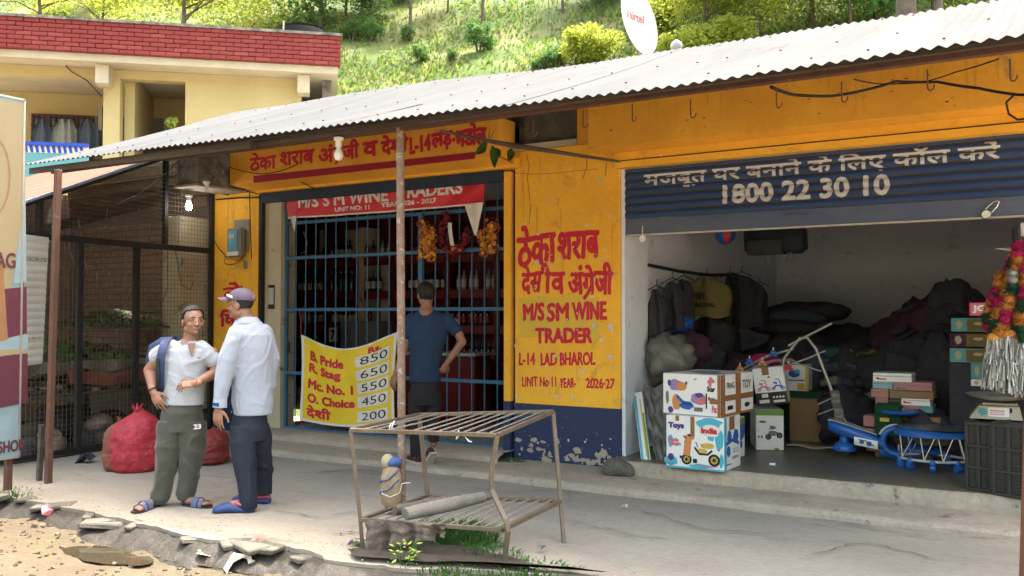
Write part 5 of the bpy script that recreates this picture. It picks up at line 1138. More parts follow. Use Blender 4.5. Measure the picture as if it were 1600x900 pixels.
pr('print', f, 'tape', t, [('r', .43*W, .62*H, .50*W, H, .0022), ('r', .17*W, .90*H, .23*W, H, .0022)]); pr('print', s, 'tape', t, [('r', .3*D, .75*H, .62*D, H, .001)])
pr('print', s, 'bluep2', t, [('b', .3*D, .62*H, .14*D, .12*H), ('b', .7*D, .6*H, .16*D, .14*H), ('b', .25*D, .35*H, .12*D, .1*H), ('s', [(.1*D, .5*H), (.5*D, .55*H), (.9*D, .45*H)], .03, .0005)]); pr('print', s, 'blkp', t, [('t', 'KTM', .5*D, .18*H, .35*D, .05*H, .002), ('r', .1*D, .1*H, .4*D, .12*H)])
pr('print', s, 'cyan', t, [('r', 0, 0, .14*D, H, -.0003)]); pr('print', f, 'pinkp', t, [('r', .52*W, .075*H, .90*W, .087*H, .001), ('r', .58*W, .05*H, .84*W, .060*H, .001)]); pr('print', f, 'greyp', t, [('r', (.03+.017*k)*W, .05*H, (.037+.017*k)*W, .11*H, .001) for k in range(7)]); pr('print', s, 'greyp', t, [('r', .5*D, (.30+.035*k)*H, .88*D, (.312+.035*k)*H, .001) for k in range(3)])
A2, B2_, C2 = onZ(1036, 646, FZ+H1), onZ(1126, 653, FZ+H1), onZ(1151, 641, FZ+H1); H2 = onY(1030, 583, A2.y).z-FZ-H1
t, W, D, H, f, s, tp = carton('toy_carton', 'white carton with brown tape, on top of the motorbike carton', 'box', A2, B2_, C2, H2, 'boxw', z=FZ+H1+.004)
pr('print', f, 'lilac', t, [('b', .22*W, .72*H, .11*W, .13*H), ('b', .62*W, .42*H, .13*W, .14*H)]); pr('print', f, 'orp', t, [('b', .34*W, .70*H, .09*W, .12*H, .0005), ('b', .24*W, .3*H, .08*W, .18*H, .0005)]); pr('print', f, 'bluep2', t, [('b', .42*W, .22*H, .12*W, .09*H, .001), ('s', [(.25*W, .45*H), (.36*W, .3*H), (.5*W, .28*H)], .03, .001)])
pr('print', f, 'purp', t, [('b', .12*W, .76*H, .035*W, .08*H, .001), ('b', .64*W, .5*H, .07*W, .06*H, .0012), ('b', .42*W, .78*H, .02*W, .04*H, .0012), ('b', .14*W, .1*H, .05*W, .08*H, .0012)]); pr('print', f, 'pinkp', t, [('b', .68*W, .35*H, .09*W, .09*H, .0008), ('t', 'Put', .86*W, .1*H, .08*W, .16*H, .003, .001), ('b', .83*W, .84*H, .05*W, .08*H, .001, .6), ('s', [(.55*W, .86*H), (.6*W, .9*H)], .01, .001)])
pr('print', f, 'blkp', t, [('t', 'Star', .78*W, .60*H, .13*W, .12*H, .003, .0012), ('r', .75*W, .18*H, .775*W, .55*H, .001), ('t', 'Ride', .80*W, .38*H, .12*W, .08*H, .002, .0012)]); pr('print', f, 'greyp', t, [('b', .08*W, .4*H, .03*W, .16*H, .0004), ('r', .55*W, .1*H, .7*W, .2*H, .0006)])
pr('print', f, 'tape', t, [('r', .82*W, .30*H, W, .42*H, .002), ('r', .95*W, 0, W, H, .0022)]); pr('print', s, 'tape', t, [('r', 0, .36*H, D, .50*H, .001), ('r', 0, 0, .13*D, H, .0013), ('r', .44*D, 0, .60*D, H, .0016), ('r', 0, 0, D, .06*H, .0018)]); pr('print', s, 'blkp', t, [('t', 'FRAG', .18*D, .66*H, .22*D, .14*H, .002, .0004), ('t', 'TOY', .66*D, .62*H, .25*D, .2*H, .002, .0004), ('r', .2*D, .14*H, .36*D, .24*H), ('b', .8*D, .2*H, .08*D, .06*H)])
pr('print', tp, 'cyan', t, [('b', .5*W, .5*D, .15*W, .25*D), ('b', .8*W, .3*D, .06*W, .15*D)]); pr('print', tp, 'pinkp', t, [('b', .3*W, .55*D, .1*W, .2*D, .0004), ('t', 'Star', .55*W, .2*D, .3*W, .3*D, .003, .0006)]); pr('print', tp, 'tape', t, [('r', 0, .42*D, .12*W, .58*D, .0008), ('r', .88*W, .42*D, W, .58*D, .0008)])
A, B, C = onZ(1140, 720, FZ), onZ(1164, 712, FZ), onZ(1170, 703, FZ); t, W, D, H, f, s, tp = carton('toy_carton', 'blue and white carton half hidden behind the motorbike carton', 'box', A+Vector((0, .1, 0)), B, C, .37, 'boxw'); pr('print', f, 'bluep2', t, [('b', .7*W, .25, .3*W, .1), ('b', .5*W, .12, .3*W, .04)]); pr('print', f, 'greenp', t, [('r', 0, .30, W, .36, .0004)])
A, B, C = onZ(1181, 703, FZ), onZ(1225, 704, FZ), onZ(1238, 694, FZ); H5 = onY(1181, 640, A.y).z-FZ
t, W, D, H, f, s, tp = carton('toy_carton', 'white carton with a grey quad bike print standing behind the open floor', 'box', A, B, C, H5, 'boxw')
pr('print', f, 'greenp', t, [('r', 0, .86*H, W, H), ('b', .75*W, .03*H, .1*W, .03*H)]); pr('print', f, 'greyp', t, [('b', .62*W, .42*H, .2*W, .06*H, .0004), ('b', .6*W, .56*H, .12*W, .05*H, .0004), ('r', .08*W, .3*H, .14*W, .36*H), ('r', .18*W, .3*H, .25*W, .36*H), ('b', .25*W, .7*H, .15*W, .03*H)]); wheelp(f, t, .45*W, .33*H, .11*W, 'blkp', 'greyp'); wheelp(f, t, .85*W, .37*H, .11*W, 'blkp', 'greyp')
H4 = .36; a4 = onY(1183, 636, A.y+.02)
t, W, D, H, f, s, tp = carton('toy_carton', 'tilted white carton printed with a pink and a blue tricycle, on the quad bike carton', 'box', (a4.x, a4.y, FZ), (a4.x+.29, a4.y+.05, FZ), (a4.x+.22, a4.y+.33, FZ), H4, 'boxw', z=FZ+H5+.035, tilt=-.13)
pr('print', f, 'blkp', t, [('r', 0, .0, W, .33*H)]); pr('print', f, 'wvinyl', t, [('r', .10*W, .05*H, .42*W, .14*H, .0004), ('r', .55*W, .05*H, .92*W, .11*H, .0004), ('r', .2*W, .2*H, .4*W, .3*H, .0004)]+[('b', (.58+.1*k)*W, .19*H, .035*W, .03*H, .0004, 0) for k in range(4)])
def trike(x0, mt): wheelp(f, t, x0, .42*H, .06*W, mt, 'boxw'); wheelp(f, t, x0+.3*W, .42*H, .07*W, mt, 'boxw'); pr('print', f, mt, t, [('s', [(x0, .42*H), (x0+.1*W, .5*H), (x0+.22*W, .48*H), (x0+.3*W, .42*H)], .016, .001), ('s', [(x0+.28*W, .42*H), (x0+.2*W, .66*H), (x0+.1*W, .67*H)], .010, .001), ('s', [(x0+.02*W, .58*H), (x0+.14*W, .56*H)], .018, .001)])
trike(.14*W, 'pinkp'); trike(.60*W, 'bluep2'); pr('print', f, 'tape', t, [('r', .3*W, .80*H, .52*W, H, .002)]); pr('print', f, 'pinkp', t, [('b', .5*W, .74*H, .05*W, .03*H, .0005)])
A = onZ(1232, 690, FZ); A = Vector((A.x, A.y+.05, FZ)); zc = onY(1243, 622, A.y).z-FZ
t, W, D, H, f, s, tp = carton('carton', 'plain brown cardboard carton standing upright in the dark behind the toys', 'box', A, A+Vector((.36, .04, 0)), A+Vector((.30, .36, 0)), zc, 'card')
t, W, D, H, f, s, tp = carton('carton', 'dark green flat carton lying on the brown cardboard carton', 'box', A+Vector((-.06, 0, 0)), A+Vector((.32, .02, 0)), A+Vector((.30, .36, 0)), .07, 'grnf', z=FZ+zc+.002)
t, W, D, H, f, s, tp = carton('toy_carton', 'white and yellow carton with a blue toy print, on the dark green carton', 'box', A+Vector((-.05, 0, 0)), A+Vector((.19, .02, 0)), A+Vector((.17, .3, 0)), .27, 'boxw', z=FZ+zc+.074)
pr('print', f, 'goldp', t, [('r', .88*W, 0, W, H), ('r', .55*W, .05*H, .85*W, .3*H, .0004)]); pr('print', f, 'bluep2', t, [('b', .4*W, .65*H, .25*W, .14*H, .0004), ('r', .05*W, .38*H, .85*W, .43*H, .0004)]); pr('print', f, 'cyan', t, [('b', .55*W, .75*H, .12*W, .08*H, .0008)])
# leaning boards at the left jamb
def leanboard(name, label, cat, q, mat_, th, prints=None, rnd=.1):
    P = [onY(x, y, Y) for x, y, Y in q]; t = thing(name, label, cat, P[3]); o = P[3]; m = MB()
    m.slab(lambda u, v: P[0].lerp(P[1], u).lerp(P[3].lerp(P[2], u), v)-o, (0, th, 0), 10, 12); m.build('board', M[mat_], t, smooth=50)
    fn = lambda x, y, h: P[0].lerp(P[1], x).lerp(P[3].lerp(P[2], x), 1-y)-o+Vector((0, -.003-h, 0))
    for k, (mt, its) in enumerate(prints or []): pr('print', fn, mt, t, its)
    return t
leanboard('play_mat', 'pale blue and green rounded play mat leaning at the white jamb', 'mat', [(989, 614, 7.95), (1003, 612, 7.9), (1017, 724, 7.62), (1003, 727, 7.60)], 'boxw', .012, [('cyan', [('r', .05, .06, .30, .95)]), ('greenp', [('r', .72, .05, .95, .7, .0003)]), ('goldp', [('r', .62, .1, .76, .9, .0006)])])
t = thing('plastic_wrap', 'grey crumpled polythene cover leaning beside the play mat', 'plastic cover', onZ(1020, 728, FZ)); o = t.location.copy(); P = [onY(1003, 598, 7.95), onY(1036, 640, 7.9), onY(1040, 725, 7.66), onY(1026, 728, 7.6), onY(1008, 690, 7.62)]
q4 = [P[0], onY(1030, 612, 7.95), P[2], P[3]]
m = MB(); m.slab(lambda u, v: q4[0].lerp(q4[1], u).lerp(q4[3].lerp(q4[2], u), v)-o+noise.noise_vector(Vector((u*5, v*7, 1)))*.035, (0, .01, 0), 16, 26); m.build('sheet', M['poly'], t, smooth=40)
# baby walker and pram frames piled behind, bright toys on the bar
t = thing('pram_frame', 'dull silver tube pram frame standing behind the cartons', 'pram')
for pts, r in ((((1150, 588), (1163, 575), (1200, 556), (1240, 545)), .013), (((1222, 590), (1225, 560), (1250, 528), (1262, 528), (1275, 545), (1290, 585), (1305, 625), (1322, 662)), .015), (((1150, 600), (1180, 590), (1215, 578), (1240, 568)), .010), (((1228, 572), (1262, 560), (1290, 548)), .009), (((1232, 540), (1300, 505)), .013), (((1278, 632), (1300, 622)), .008), (((1278, 648), (1315, 634)), .008), (((1240, 566), (1283, 580)), .008)):
    m = MB(); m.tube([onY(x, y, 8.8) for x, y in pts], r, 8); m.build('tube', M['steel'], t, smooth=60)
m = MB(); m.slab(lambda u, v: onY(lerp(1300, 1312, v)+lerp(-4, 10, u), lerp(610, 668, v), 8.75)+Vector((0, .02*math.sin(v*15), 0)), (0, .01, 0), 4, 14); m.build('strap', M['poly'], t, smooth=50)
m = MB(); m.slab(lambda u, v: onY(lerp(1162, 1236, u), lerp(580, 560, u)+8*v-6*math.sin(PI*u), 8.8)+Vector((0, .25*v, 0)), (0, .02, 0), 14, 4); m.build('tray', M['boxw'], t, smooth=50)
for px, py, mt, lb in ((1171, 564, 'bluepl', 'small blue plastic toy hanging at the left of the pram tray'), (1208, 551, 'bluepl', 'small blue plastic toy at the top of the pram tray'), (1232, 573, 'redp', 'small red plastic toy hanging at the right of the pram tray'), (1156, 575, 'orp', 'small orange plastic toy at the left end of the pram tray'), (1191, 566, 'orp', 'small orange toy above the tilted tricycle carton')):
    c = onY(px, py, 8.7); t = thing('rattle_toy', lb, 'toy', c); m = MB(); m.ell((0, 0, 0), (.028, .028, .024)); m.ell((.024, 0, -.024), (.018, .02, .02)); m.ell((-.024, 0, -.02), (.018, .02, .02)); m.build('beads', M[mt], t, smooth=60); m = MB(); m.tube([(0, 0, .02), (0, 0, .05)], .005, 6); m.build('stem', M['boxw'], t)
m = MB(); m.ell((0, 0, 0), (.18, .12, .06)); m.jitter(.03, 8); m.build('pink_cushion', M['magf'], label='dark pink cushion lying under the pram tray bar', cat='cushion', loc=onY(1196, 562, 9.0), smooth=60)
# hanging garments on the rod along the left wall
rod = [onX(1013, 414, -3.4), onX(1100, 430, -3.30), Vector((-3.25, 12.2, onY(1178, 430, 12.2).z))]
m = MB(); m.tube([onX(1013, 414, -3.45), onX(1062, 424, -3.4), onX(1110, 430, -3.35), onX(1150, 429, -3.3)], .018, 8); m.build('clothes_rod', M['black'], label='dark rod carrying clothes along the left wall of the toy shop', cat='rod', smooth=60)
def garment(px0, px1, py0, py1, Y, mat_, label, sleeves=True, seed=0, prt=None):
    Y = min(Y, onX(px0+3, py0, -3.46).y)
    p0, p1 = onY(px0, py0, Y), onY(px1, py1, Y); W, H = (p1.x-p0.x)*1.25, p0.z-p1.z; t = thing('hanging_garment', label, 'garment', ((p0.x+p1.x)/2, Y, p0.z))
    def g_(u, v):
        w_ = W*(.35+.65*min(1, v*5))*(1+.05*math.sin(v*7+seed)); return Vector(((u-.5)*w_, .03*math.sin(u*11+seed)+.04*N3(u*4+seed, v*3)-.06*math.sin(PI*u), -v*H+.02*math.sin(u*9+seed)*v-.05*abs(u-.5)*(v < .3)))
    m = MB(); m.slab(g_, (0, .06, 0), 14, 12); m.build('cloth', M[mat_], t, smooth=60)
    m = MB(); m.tube([(-.12, .03, -.02), (0, .03, .04), (.12, .03, -.02)], .006, 6); m.tube([(0, .03, .04), (.0, .03, .09), (.02, .03, .10)], .004, 6); m.build('hanger', M['black'], t)
    if prt: m = MB(); prt(m, lambda x, y, h: Vector((x, -.085-h, y))); m.build('print', M['blkp'], t)
    return t
garment(1013, 1036, 452, 570, 8.9, 'plaid', 'brown checked garment hanging closest to the white jamb', seed=1)
garment(1036, 1062, 440, 512, 9.4, 'plaid', 'dark checked shirt hanging left of the mustard shirt', seed=2)
garment(1056, 1078, 436, 515, 10.0, 'darkgoods', 'plain dark garment between the checked and the mustard shirts', seed=3)
garment(1074, 1132, 433, 495, 9.9, 'khaki', 'mustard yellow shirt with small black print hanging in the toy shop', seed=4, prt=lambda m, fn: (letters(m, 'NYC', lambda x, y, h: fn(x-.07, y-.25, h), .14, .07, .004), letters(m, 'ORIGINAL', lambda x, y, h: fn(x-.13, y-.33, h), .26, .045, .003)))
garment(1080, 1140, 492, 565, 10.2, 'black', 'black trousers hanging below the mustard shirt', seed=5)
garment(1130, 1186, 430, 512, 10.4, 'darkgoods', 'dark jacket hanging right of the mustard shirt', seed=6)
garment(1128, 1152, 430, 560, 10.2, 'bag', 'long navy garment between the mustard shirt and dark jacket', seed=7)
garment(1176, 1196, 445, 505, 10.9, 'plaid', 'striped garment at the far end of the clothes rod', seed=8)
# cloth mounds
def lump(name, label, cat, px, py, Y, r, mat_, seed, flat_=.7, amp=.25, grp=None, z0=None):
    if px < 1110: Y = min(Y, onX(px, py, -3.5+r[0]*.8).y)
    c = onY(px, py, Y); m = MB(); m.ell((0, 0, 0), (r[0], r[1], r[2]), None, 28, 18); m.v = [tuple(Vector(v)*(1+amp*noise.noise(Vector(v)*5/max(r)*.5+Vector((seed*3.3, 0, 0)))+amp*.5*noise.noise(Vector(v)*16/max(r)*.5+Vector((seed, 5, 0))))) for v in m.v]
    return m.build(name, M[mat_], label=label, cat=cat, loc=c, smooth=70, group=grp)
for k_, c_ in (('redp', (.16, .02, .025)), ('lab1', (.22, .19, .14)), ('teal', (.03, .10, .11)), ('khaki', (.16, .12, .04))): M['dk_'+k_] = pm('dusty '+k_, c_, None, 9, .8, .3, 40)  # darker, muted versions of these colours for the back heap packets
M['ragl'] = pm('pale grey sacking', (.24, .22, .20), (.17, .155, .14), 9, .95, .7, 50, fine=.3)
G1 = 'cloth bundles heaped in the toy shop'
for i, a in enumerate(((1040, 560, 8.9, (.26, .2, .24), 'poly', 'dull grey bulging bag below the checked garments'), (1072, 545, 9.3, (.25, .2, .18), 'plum', 'reddish cloth bundle left under the black trousers'), (1095, 560, 9.2, (.26, .2, .2), 'plaid', 'brown cloth bundle beside the reddish one'), (1063, 508, 9.2, (.14, .12, .10), 'bluepl', 'crumpled blue plastic bag under the dark checked shirt'),
    (1150, 580, 9.6, (.35, .3, .2), 'plum', 'dark red bundle behind the upper toy carton'), (1340, 560, 11.6, (.9, .5, .35), 'darkgoods', 'broad dark heap against the middle of the back wall'), (1250, 575, 11.0, (.7, .5, .4), 'darkgoods', 'dark heap under the rolled blankets'), (1420, 560, 11.0, (.6, .5, .5), 'plum', 'plum coloured heap right of the middle of the back wall'),
    (1465, 530, 10.6, (.42, .4, .48), 'plum', 'tall plum heap beside the right hand boxes'), (1490, 500, 10.4, (.3, .3, .38), 'darkgoods', 'top of the dark heap beside the pink packet'), (1285, 600, 10.4, (.5, .4, .4), 'denim', 'blue grey bundle behind the pram frame'), (1345, 600, 10.3, (.6, .4, .4), 'darkgoods', 'dark bundle behind the stack of pink boxes'),
    (1425, 600, 10.0, (.5, .4, .45), 'darkgoods', 'dark bundle right behind the stack of pink boxes'), (1480, 610, 9.6, (.35, .3, .5), 'darkgoods', 'dark bundle in front of the right hand boxes'), (1322, 530, 11.9, (.3, .3, .2), 'bag', 'small black bundle against the back wall right of the blankets'), (1385, 535, 11.8, (.35, .3, .22), 'denim', 'low blue grey bundle against the back wall'),
    (1325, 655, 9.6, (.3, .25, .3), 'darkgoods', 'dark sack standing behind the ride on toy'), (1440, 680, 9.0, (.35, .25, .25), 'darkgoods', 'dark sack behind the baby walker'))):
    lump('cloth_bundle', a[5], 'bundle', a[0], a[1], a[2], a[3], a[4], i+1, amp=.32, grp=G1)
rr = random.Random(91); mats_h = [M['plum'], M['darkgoods'], M['denim'], M['bag'], M['plaid']]
for (cx, cy, Y, n_, sx, sy, sz) in ((1400, 590, 10.4, 90, 1.1, .5, .25), (1460, 540, 10.3, 60, .35, .35, .45), (1300, 600, 10.2, 60, .6, .4, .25)):
    c = onY(cx, cy, Y); m = MB()
    for i in range(n_):
        m.mi = rr.randrange(5); p = (c.x+rr.uniform(-sx, sx), c.y+rr.uniform(-sy, sy), c.z+rr.uniform(-sz, sz)); m.ell(p, (rr.uniform(.07, .16), rr.uniform(.06, .12), rr.uniform(.02, .05)), Euler((rr.uniform(-.5, .5), rr.uniform(-.5, .5), rr.uniform(0, 3))).to_matrix(), 9, 6)
    m.jitter(.02, 9); m.build('folded_clothes', mats_h, kind='stuff', label='loose heap of folded dark clothes at the back of the toy shop', cat='clothes', smooth=60)
m = MB(); m.b2(-3.4, .5, 10.4, 12.4, FZ, .75, .01); m.build('low_platform', M['darkgoods'], label='dark low platform carrying the heaps at the back of the toy shop', cat='platform')
for i, (px, py, Y, r, mt, lb) in enumerate(((1232, 498, 11.3, (.42, .28, .13), 'denim', 'blue grey rolled blanket on top of the pile'), (1262, 488, 11.7, (.55, .3, .14), 'darkgoods', 'large dark rolled quilt behind the blue grey blanket'), (1225, 512, 11.0, (.45, .28, .10), 'plaid', 'brown blanket folded under the blue grey roll'))): lump('rolled_blanket', lb, 'blanket', px, py, Y, r, mt, 60+i, amp=.14)
cols_ = (('plum', 'plum'), ('denim', 'blue grey'), ('khaki', 'mustard'), ('greyp', 'dark grey'), ('teal', 'green blue'), ('plaid', 'brown'), ('redp', 'red'), ('lab1', 'cream'), ('darkgoods', 'black'), ('poly', 'grey polythene'))
ords = ('first', 'second', 'third', 'fourth', 'fifth', 'sixth', 'seventh', 'eighth', 'ninth')
for row in range(4):
    for c_ in range(9):
        if rr.random() < .15: continue
        k = rr.randrange(10); px = 1296+c_*22+rr.uniform(-5, 5)+row*3; c = onY(px, 622-row*23+rr.uniform(-4, 4), 9.75+row*.14); m = MB(); m.box((0, 0, 0), (rr.uniform(.12, .22), .2, rr.uniform(.06, .13)), Euler((rr.uniform(-.3, .3), rr.uniform(-.35, .35), rr.uniform(-.5, .5))).to_matrix(), .018); m.jitter(.018, 11)
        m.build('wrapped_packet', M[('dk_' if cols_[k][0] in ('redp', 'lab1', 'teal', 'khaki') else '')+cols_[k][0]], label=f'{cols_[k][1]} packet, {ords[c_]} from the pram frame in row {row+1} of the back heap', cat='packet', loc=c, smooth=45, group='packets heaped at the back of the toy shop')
# hanging bag, ball
t = thing('hanging_bag', 'black travel bag with green pocket hanging under the shutter', 'bag', onY(1212, 378, 9.3)); m = MB(); m.box((0, 0, .02), (.62, .24, .30), None, .05); m.jitter(.02, 5); m.build('body', M['bag'], t, smooth=50)
m = MB(); m.box((-.07, -.15, -.06), (.36, .07, .16), None, .025); m.build('pocket', M['bagg'], t, smooth=50)
for x in (-.06, .16): m = MB(); m.tube([(x, -.12, -.12), (x-.03, -.12, -.22), (x+.03, -.12, -.22), (x+.03, -.12, -.12)], .008, 6); m.build('strap', M['greyp'], t)
m = MB(); m.tube([(0, 0, .15), (0, 0, .55)], .01, 6); m.build('hook_strap', M['bag'], t)
t = thing('hanging_ball', 'dim blue and red ball in a net hanging left of the black bag', 'ball', onY(1133, 366, 9.3)); m = MB(); m.ell((0, 0, 0), .11, None, 20, 14); m.build('ball', M['bluepl'], t, smooth=60); m = MB(); m.slab(lambda u, v: Vector((math.sin(lerp(.2, .9, u))*math.cos(lerp(-1.2, .2, v))*.113, -math.cos(lerp(.2, .9, u))*math.cos(lerp(-1.2, .2, v))*.113, math.sin(lerp(-1.2, .2, v))*.113)), (0, .004, 0), 6, 6); m.build('panel', M['redp'], t, smooth=60); m = MB(); m.tube([(0, 0, .1), (0, 0, .5)], .003, 4); m.build('string', M['wvinyl'], t)
# stack of flat pink boxes
YB = 8.85; SPX = [(1364, 1425, 584, 596, 'boxw', 'white flat box, topmost of the stack'), (1363.5, 1395, 596, 607, 'cyan', 'pale cyan flat box left in the second layer'), (1395.5, 1457, 598, 611, 'pinkp', 'pink flat box right in the second layer'), (1361, 1389, 608, 620, 'orp', 'salmon flat box left in the third layer'), (1390, 1459, 611, 622, 'card', 'tan flat box right in the third layer'),
    (1368, 1388, 621, 633, 'pinkp', 'small pink box left in the fourth layer'), (1388.5, 1407, 622.5, 633, 'bagg', 'dark grey box in the middle of the fourth layer'), (1408, 1454, 622.5, 633, 'boxw', 'pale pink flat box right in the fourth layer'), (1371, 1438, 634, 646, 'pinkp', 'long pink flat box in the fifth layer'), (1438.5, 1458, 634, 645, 'teal', 'small green box right in the fifth layer')]
pale = {'pinkp': pm('faded pink card', (.42, .20, .20), (.36, .16, .17), 6, .5), 'orp': pm('faded salmon card', (.40, .20, .15), (.34, .17, .13), 6, .5), 'cyan': pm('faded cyan card', (.22, .42, .46), (.2, .36, .4), 6, .5)}
for a, b, c_, d, mt, lb in SPX:
    p, q = onY(a, d, YB), onY(b, c_, YB); t = thing('flat_box', lb+' behind the ride on toy', 'box', p, 0, 'flat boxes stacked behind the ride on toy'); m = MB(); m.b2(0, q.x-p.x-.004, 0, .26, 0.001, q.z-p.z-.001, .003); m.build('carton', pale.get(mt, M[mt]), t)
    m = MB(); m.b2(-.003, q.x-p.x-.001, -.003, .20, (q.z-p.z)*.62, (q.z-p.z)*.62+.004); m.build('lid_edge', M['greyp'], t)
    if (b-a) > 40: m = MB(); W_ = q.x-p.x; pr('print', lambda x, y, h: Vector((x, -.0045-h, y)), 'redp' if mt == 'boxw' else 'greyp', t, [('r', .12*W_, .02, .35*W_, .032), ('b', .12*W_, .03, .012, .010)])
pB = onY(1366, 680, 8.8); m = MB(); m.b2(pB.x, pB.x+.55, 8.85, 9.2, FZ, onY(1366, 647, 8.85).z-.003, .006); m.build('storage_box', M['card'], label='dark brown box carrying the stack of flat boxes', cat='box')
t = thing('green_case', 'dark green case with a yellow latch in front of the flat boxes', 'case', onY(1366, 682, 8.7)); m = MB(); m.b2(0, .23, 0, .12, 0, .30, .02); m.build('case', M['grnf'], t); m = MB(); m.b2(.05, .13, -.012, 0, .14, .175, .004); m.build('latch', M['goldp'], t)
for px, py, lb in ((1349, 662, 'small pale pink box left of the green case'), (1352, 682, 'lower pale pink box left of the green case'), (1354, 700, 'lowest pale pink box beside the green case')): p = onY(px, py+4, 8.8); m = MB(); m.b2(0, .13, 0, .2, 0, .10, .004); m.build('small_box', pale['pinkp'], label=lb, cat='box', loc=p, group='small pink boxes beside the green case')
# swing car
sw0 = onZ(1320, 713, FZ); sw = thing('swing_car', 'blue and white plastic swing car with steering wheel on the shop floor', 'ride on toy', (sw0.x, sw0.y, FZ), .06)
pX = lambda px: onY(px, 690, sw0.y+.02).x-sw0.x; pZ = lambda py: onY(1380, py, sw0.y+.02).z-FZ
prof = [(pX(1297), pZ(668), .05), (pX(1310), pZ(672), .09), (pX(1335), pZ(678), .12), (pX(1358), pZ(685), .12), (pX(1374), pZ(691), .11), (pX(1384), pZ(695), .10)]
prof += [(pX(1422), pZ(698), .13), (pX(1455), pZ(700), .15), (pX(1478), pZ(700), .10)]
m = MB(); vs = []
for i, (x, z, hw_) in enumerate(prof):
    hh = [.05, .06, .06, .06, .055, .045, .05, .06, .04][i]
    for j in range(16): a = 2*PI*j/16; ce, se = math.cos(a), math.sin(a); vs.append(Vector((x, hw_*abs(ce)**.6*(1 if ce > 0 else -1), z+hh*abs(se)**.6*(1 if se > 0 else -1))))
m.add(vs, [(i*16+j, i*16+(j+1) % 16, (i+1)*16+(j+1) % 16, (i+1)*16+j) for i in range(8) if i != 5 for j in range(16)]+[tuple(range(16)), tuple(range(8*16, 9*16)), tuple(range(5*16, 6*16)), tuple(range(6*16, 7*16))]); m.tube([(pX(1376), 0, pZ(704)), (pX(1400), 0, pZ(711)), (pX(1440), 0, pZ(709))], [.05, .045, .05], 12); m.build('body', M['bluepl'], sw, smooth=50)
m = MB(); m.slab(lambda u, v: Vector((lerp(pX(1297), pX(1372), u), lerp(-.09, .09, v), pl(u, [(0, pZ(668)+.052), (.15, pZ(671)+.062), (.5, pZ(678)+.062), (1, pZ(688)+.056)])+.004)), (0, 0, -.006), 12, 4); m.build('white_trim', M['whitepl'], sw, smooth=50)
m = MB(); m.slab(lambda u, v: Vector((lerp(pX(1338), pX(1374), u), -.128-.01*math.sin(PI*v), lerp(pZ(693)-.01, pZ(682), v)-.03*u)), (0, .006, 0), 8, 4); m.build('sticker', M['boxw'], sw, smooth=50)
pr('sticker_print', lambda x, y, h: Vector((pX(1350)+x, -.142-h, pZ(691)+y)), 'bluep2', sw, [('b', .0, .01, .022, .018), ('b', .06, -.005, .025, .022), ('s', [(-.03, .03), (.04, .02), (.1, -.02)], .008)])
ringc = (pX(1402), -.0, pZ(687)); m = MB(); m.tube([(ringc[0]+.115*math.cos(a), -.07, ringc[2]+.115*math.sin(a)) for a in [k*2*PI/28 for k in range(29)]], .030, 10, False); m.tube([(ringc[0]+.115*math.cos(a), .07, ringc[2]+.115*math.sin(a)) for a in [k*2*PI/28 for k in range(29)]], .030, 10, False); m.build('ring_panel', M['bluepl'], sw, smooth=60)
m = MB(); m.tube([(ringc[0]+.15*math.cos(a), -.07, ringc[2]+.15*math.sin(a)) for a in [k*PI/14+.3 for k in range(12)]], .012, 8); m.build('white_trim', M['whitepl'], sw, smooth=60)
m = MB(); m.b2(ringc[0]+.005, ringc[0]+.02, -.012, .012, ringc[2]-.09, ringc[2]+.09); m.build('column', M['whitepl'], sw)
m = MB(); m.lathe([(.03, 0), (.028, .08), (.04, .09)], 14, (pX(1405), 0, pZ(662))); m.lathe([(.03, .085), (.155, .10), (.165, .115), (.155, .13), (.04, .125), (.02, .145), (0, .147)], 26, (pX(1406), 0, pZ(662))); m.build('steering_wheel', M['bluepl'], sw, smooth=50); m = MB(); m.lathe([(.045, .147), (.03, .16), (0, .162)], 16, (pX(1406), 0, pZ(662)-.012)); m.build('horn', M['whitepl'], sw, smooth=50)
for px in (1320,): 
    m = MB(); m.lathe([(.10, -.03), (.105, .0), (.085, .035), (.045, .05), (.04, .13)], 20, (pX(px), 0, .085)); m.build('wheel_guard', M['bluepl'], sw, smooth=50)
    m = MB(); m.lathe([(0, -.015), (.05, -.015), (.05, .015), (0, .015)], 16, (pX(px), 0, .055), Matrix.Rotation(PI/2, 3, 'X')); m.build('wheel', M['blackpl'], sw, smooth=40)
for x, y in ((pX(1448), -.17), (pX(1448), .17)): m = MB(); m.lathe([(0, -.02), (.055, -.02), (.055, .02), (0, .02)], 18, (x, y, .055), Matrix.Rotation(PI/2, 3, 'X')); m.build('wheel', M['blackpl'], sw, smooth=40); m = MB(); m.bar((x, y*.5, .13), (x, y, .055), .03); m.build('axle_arm', M['blackpl'], sw)
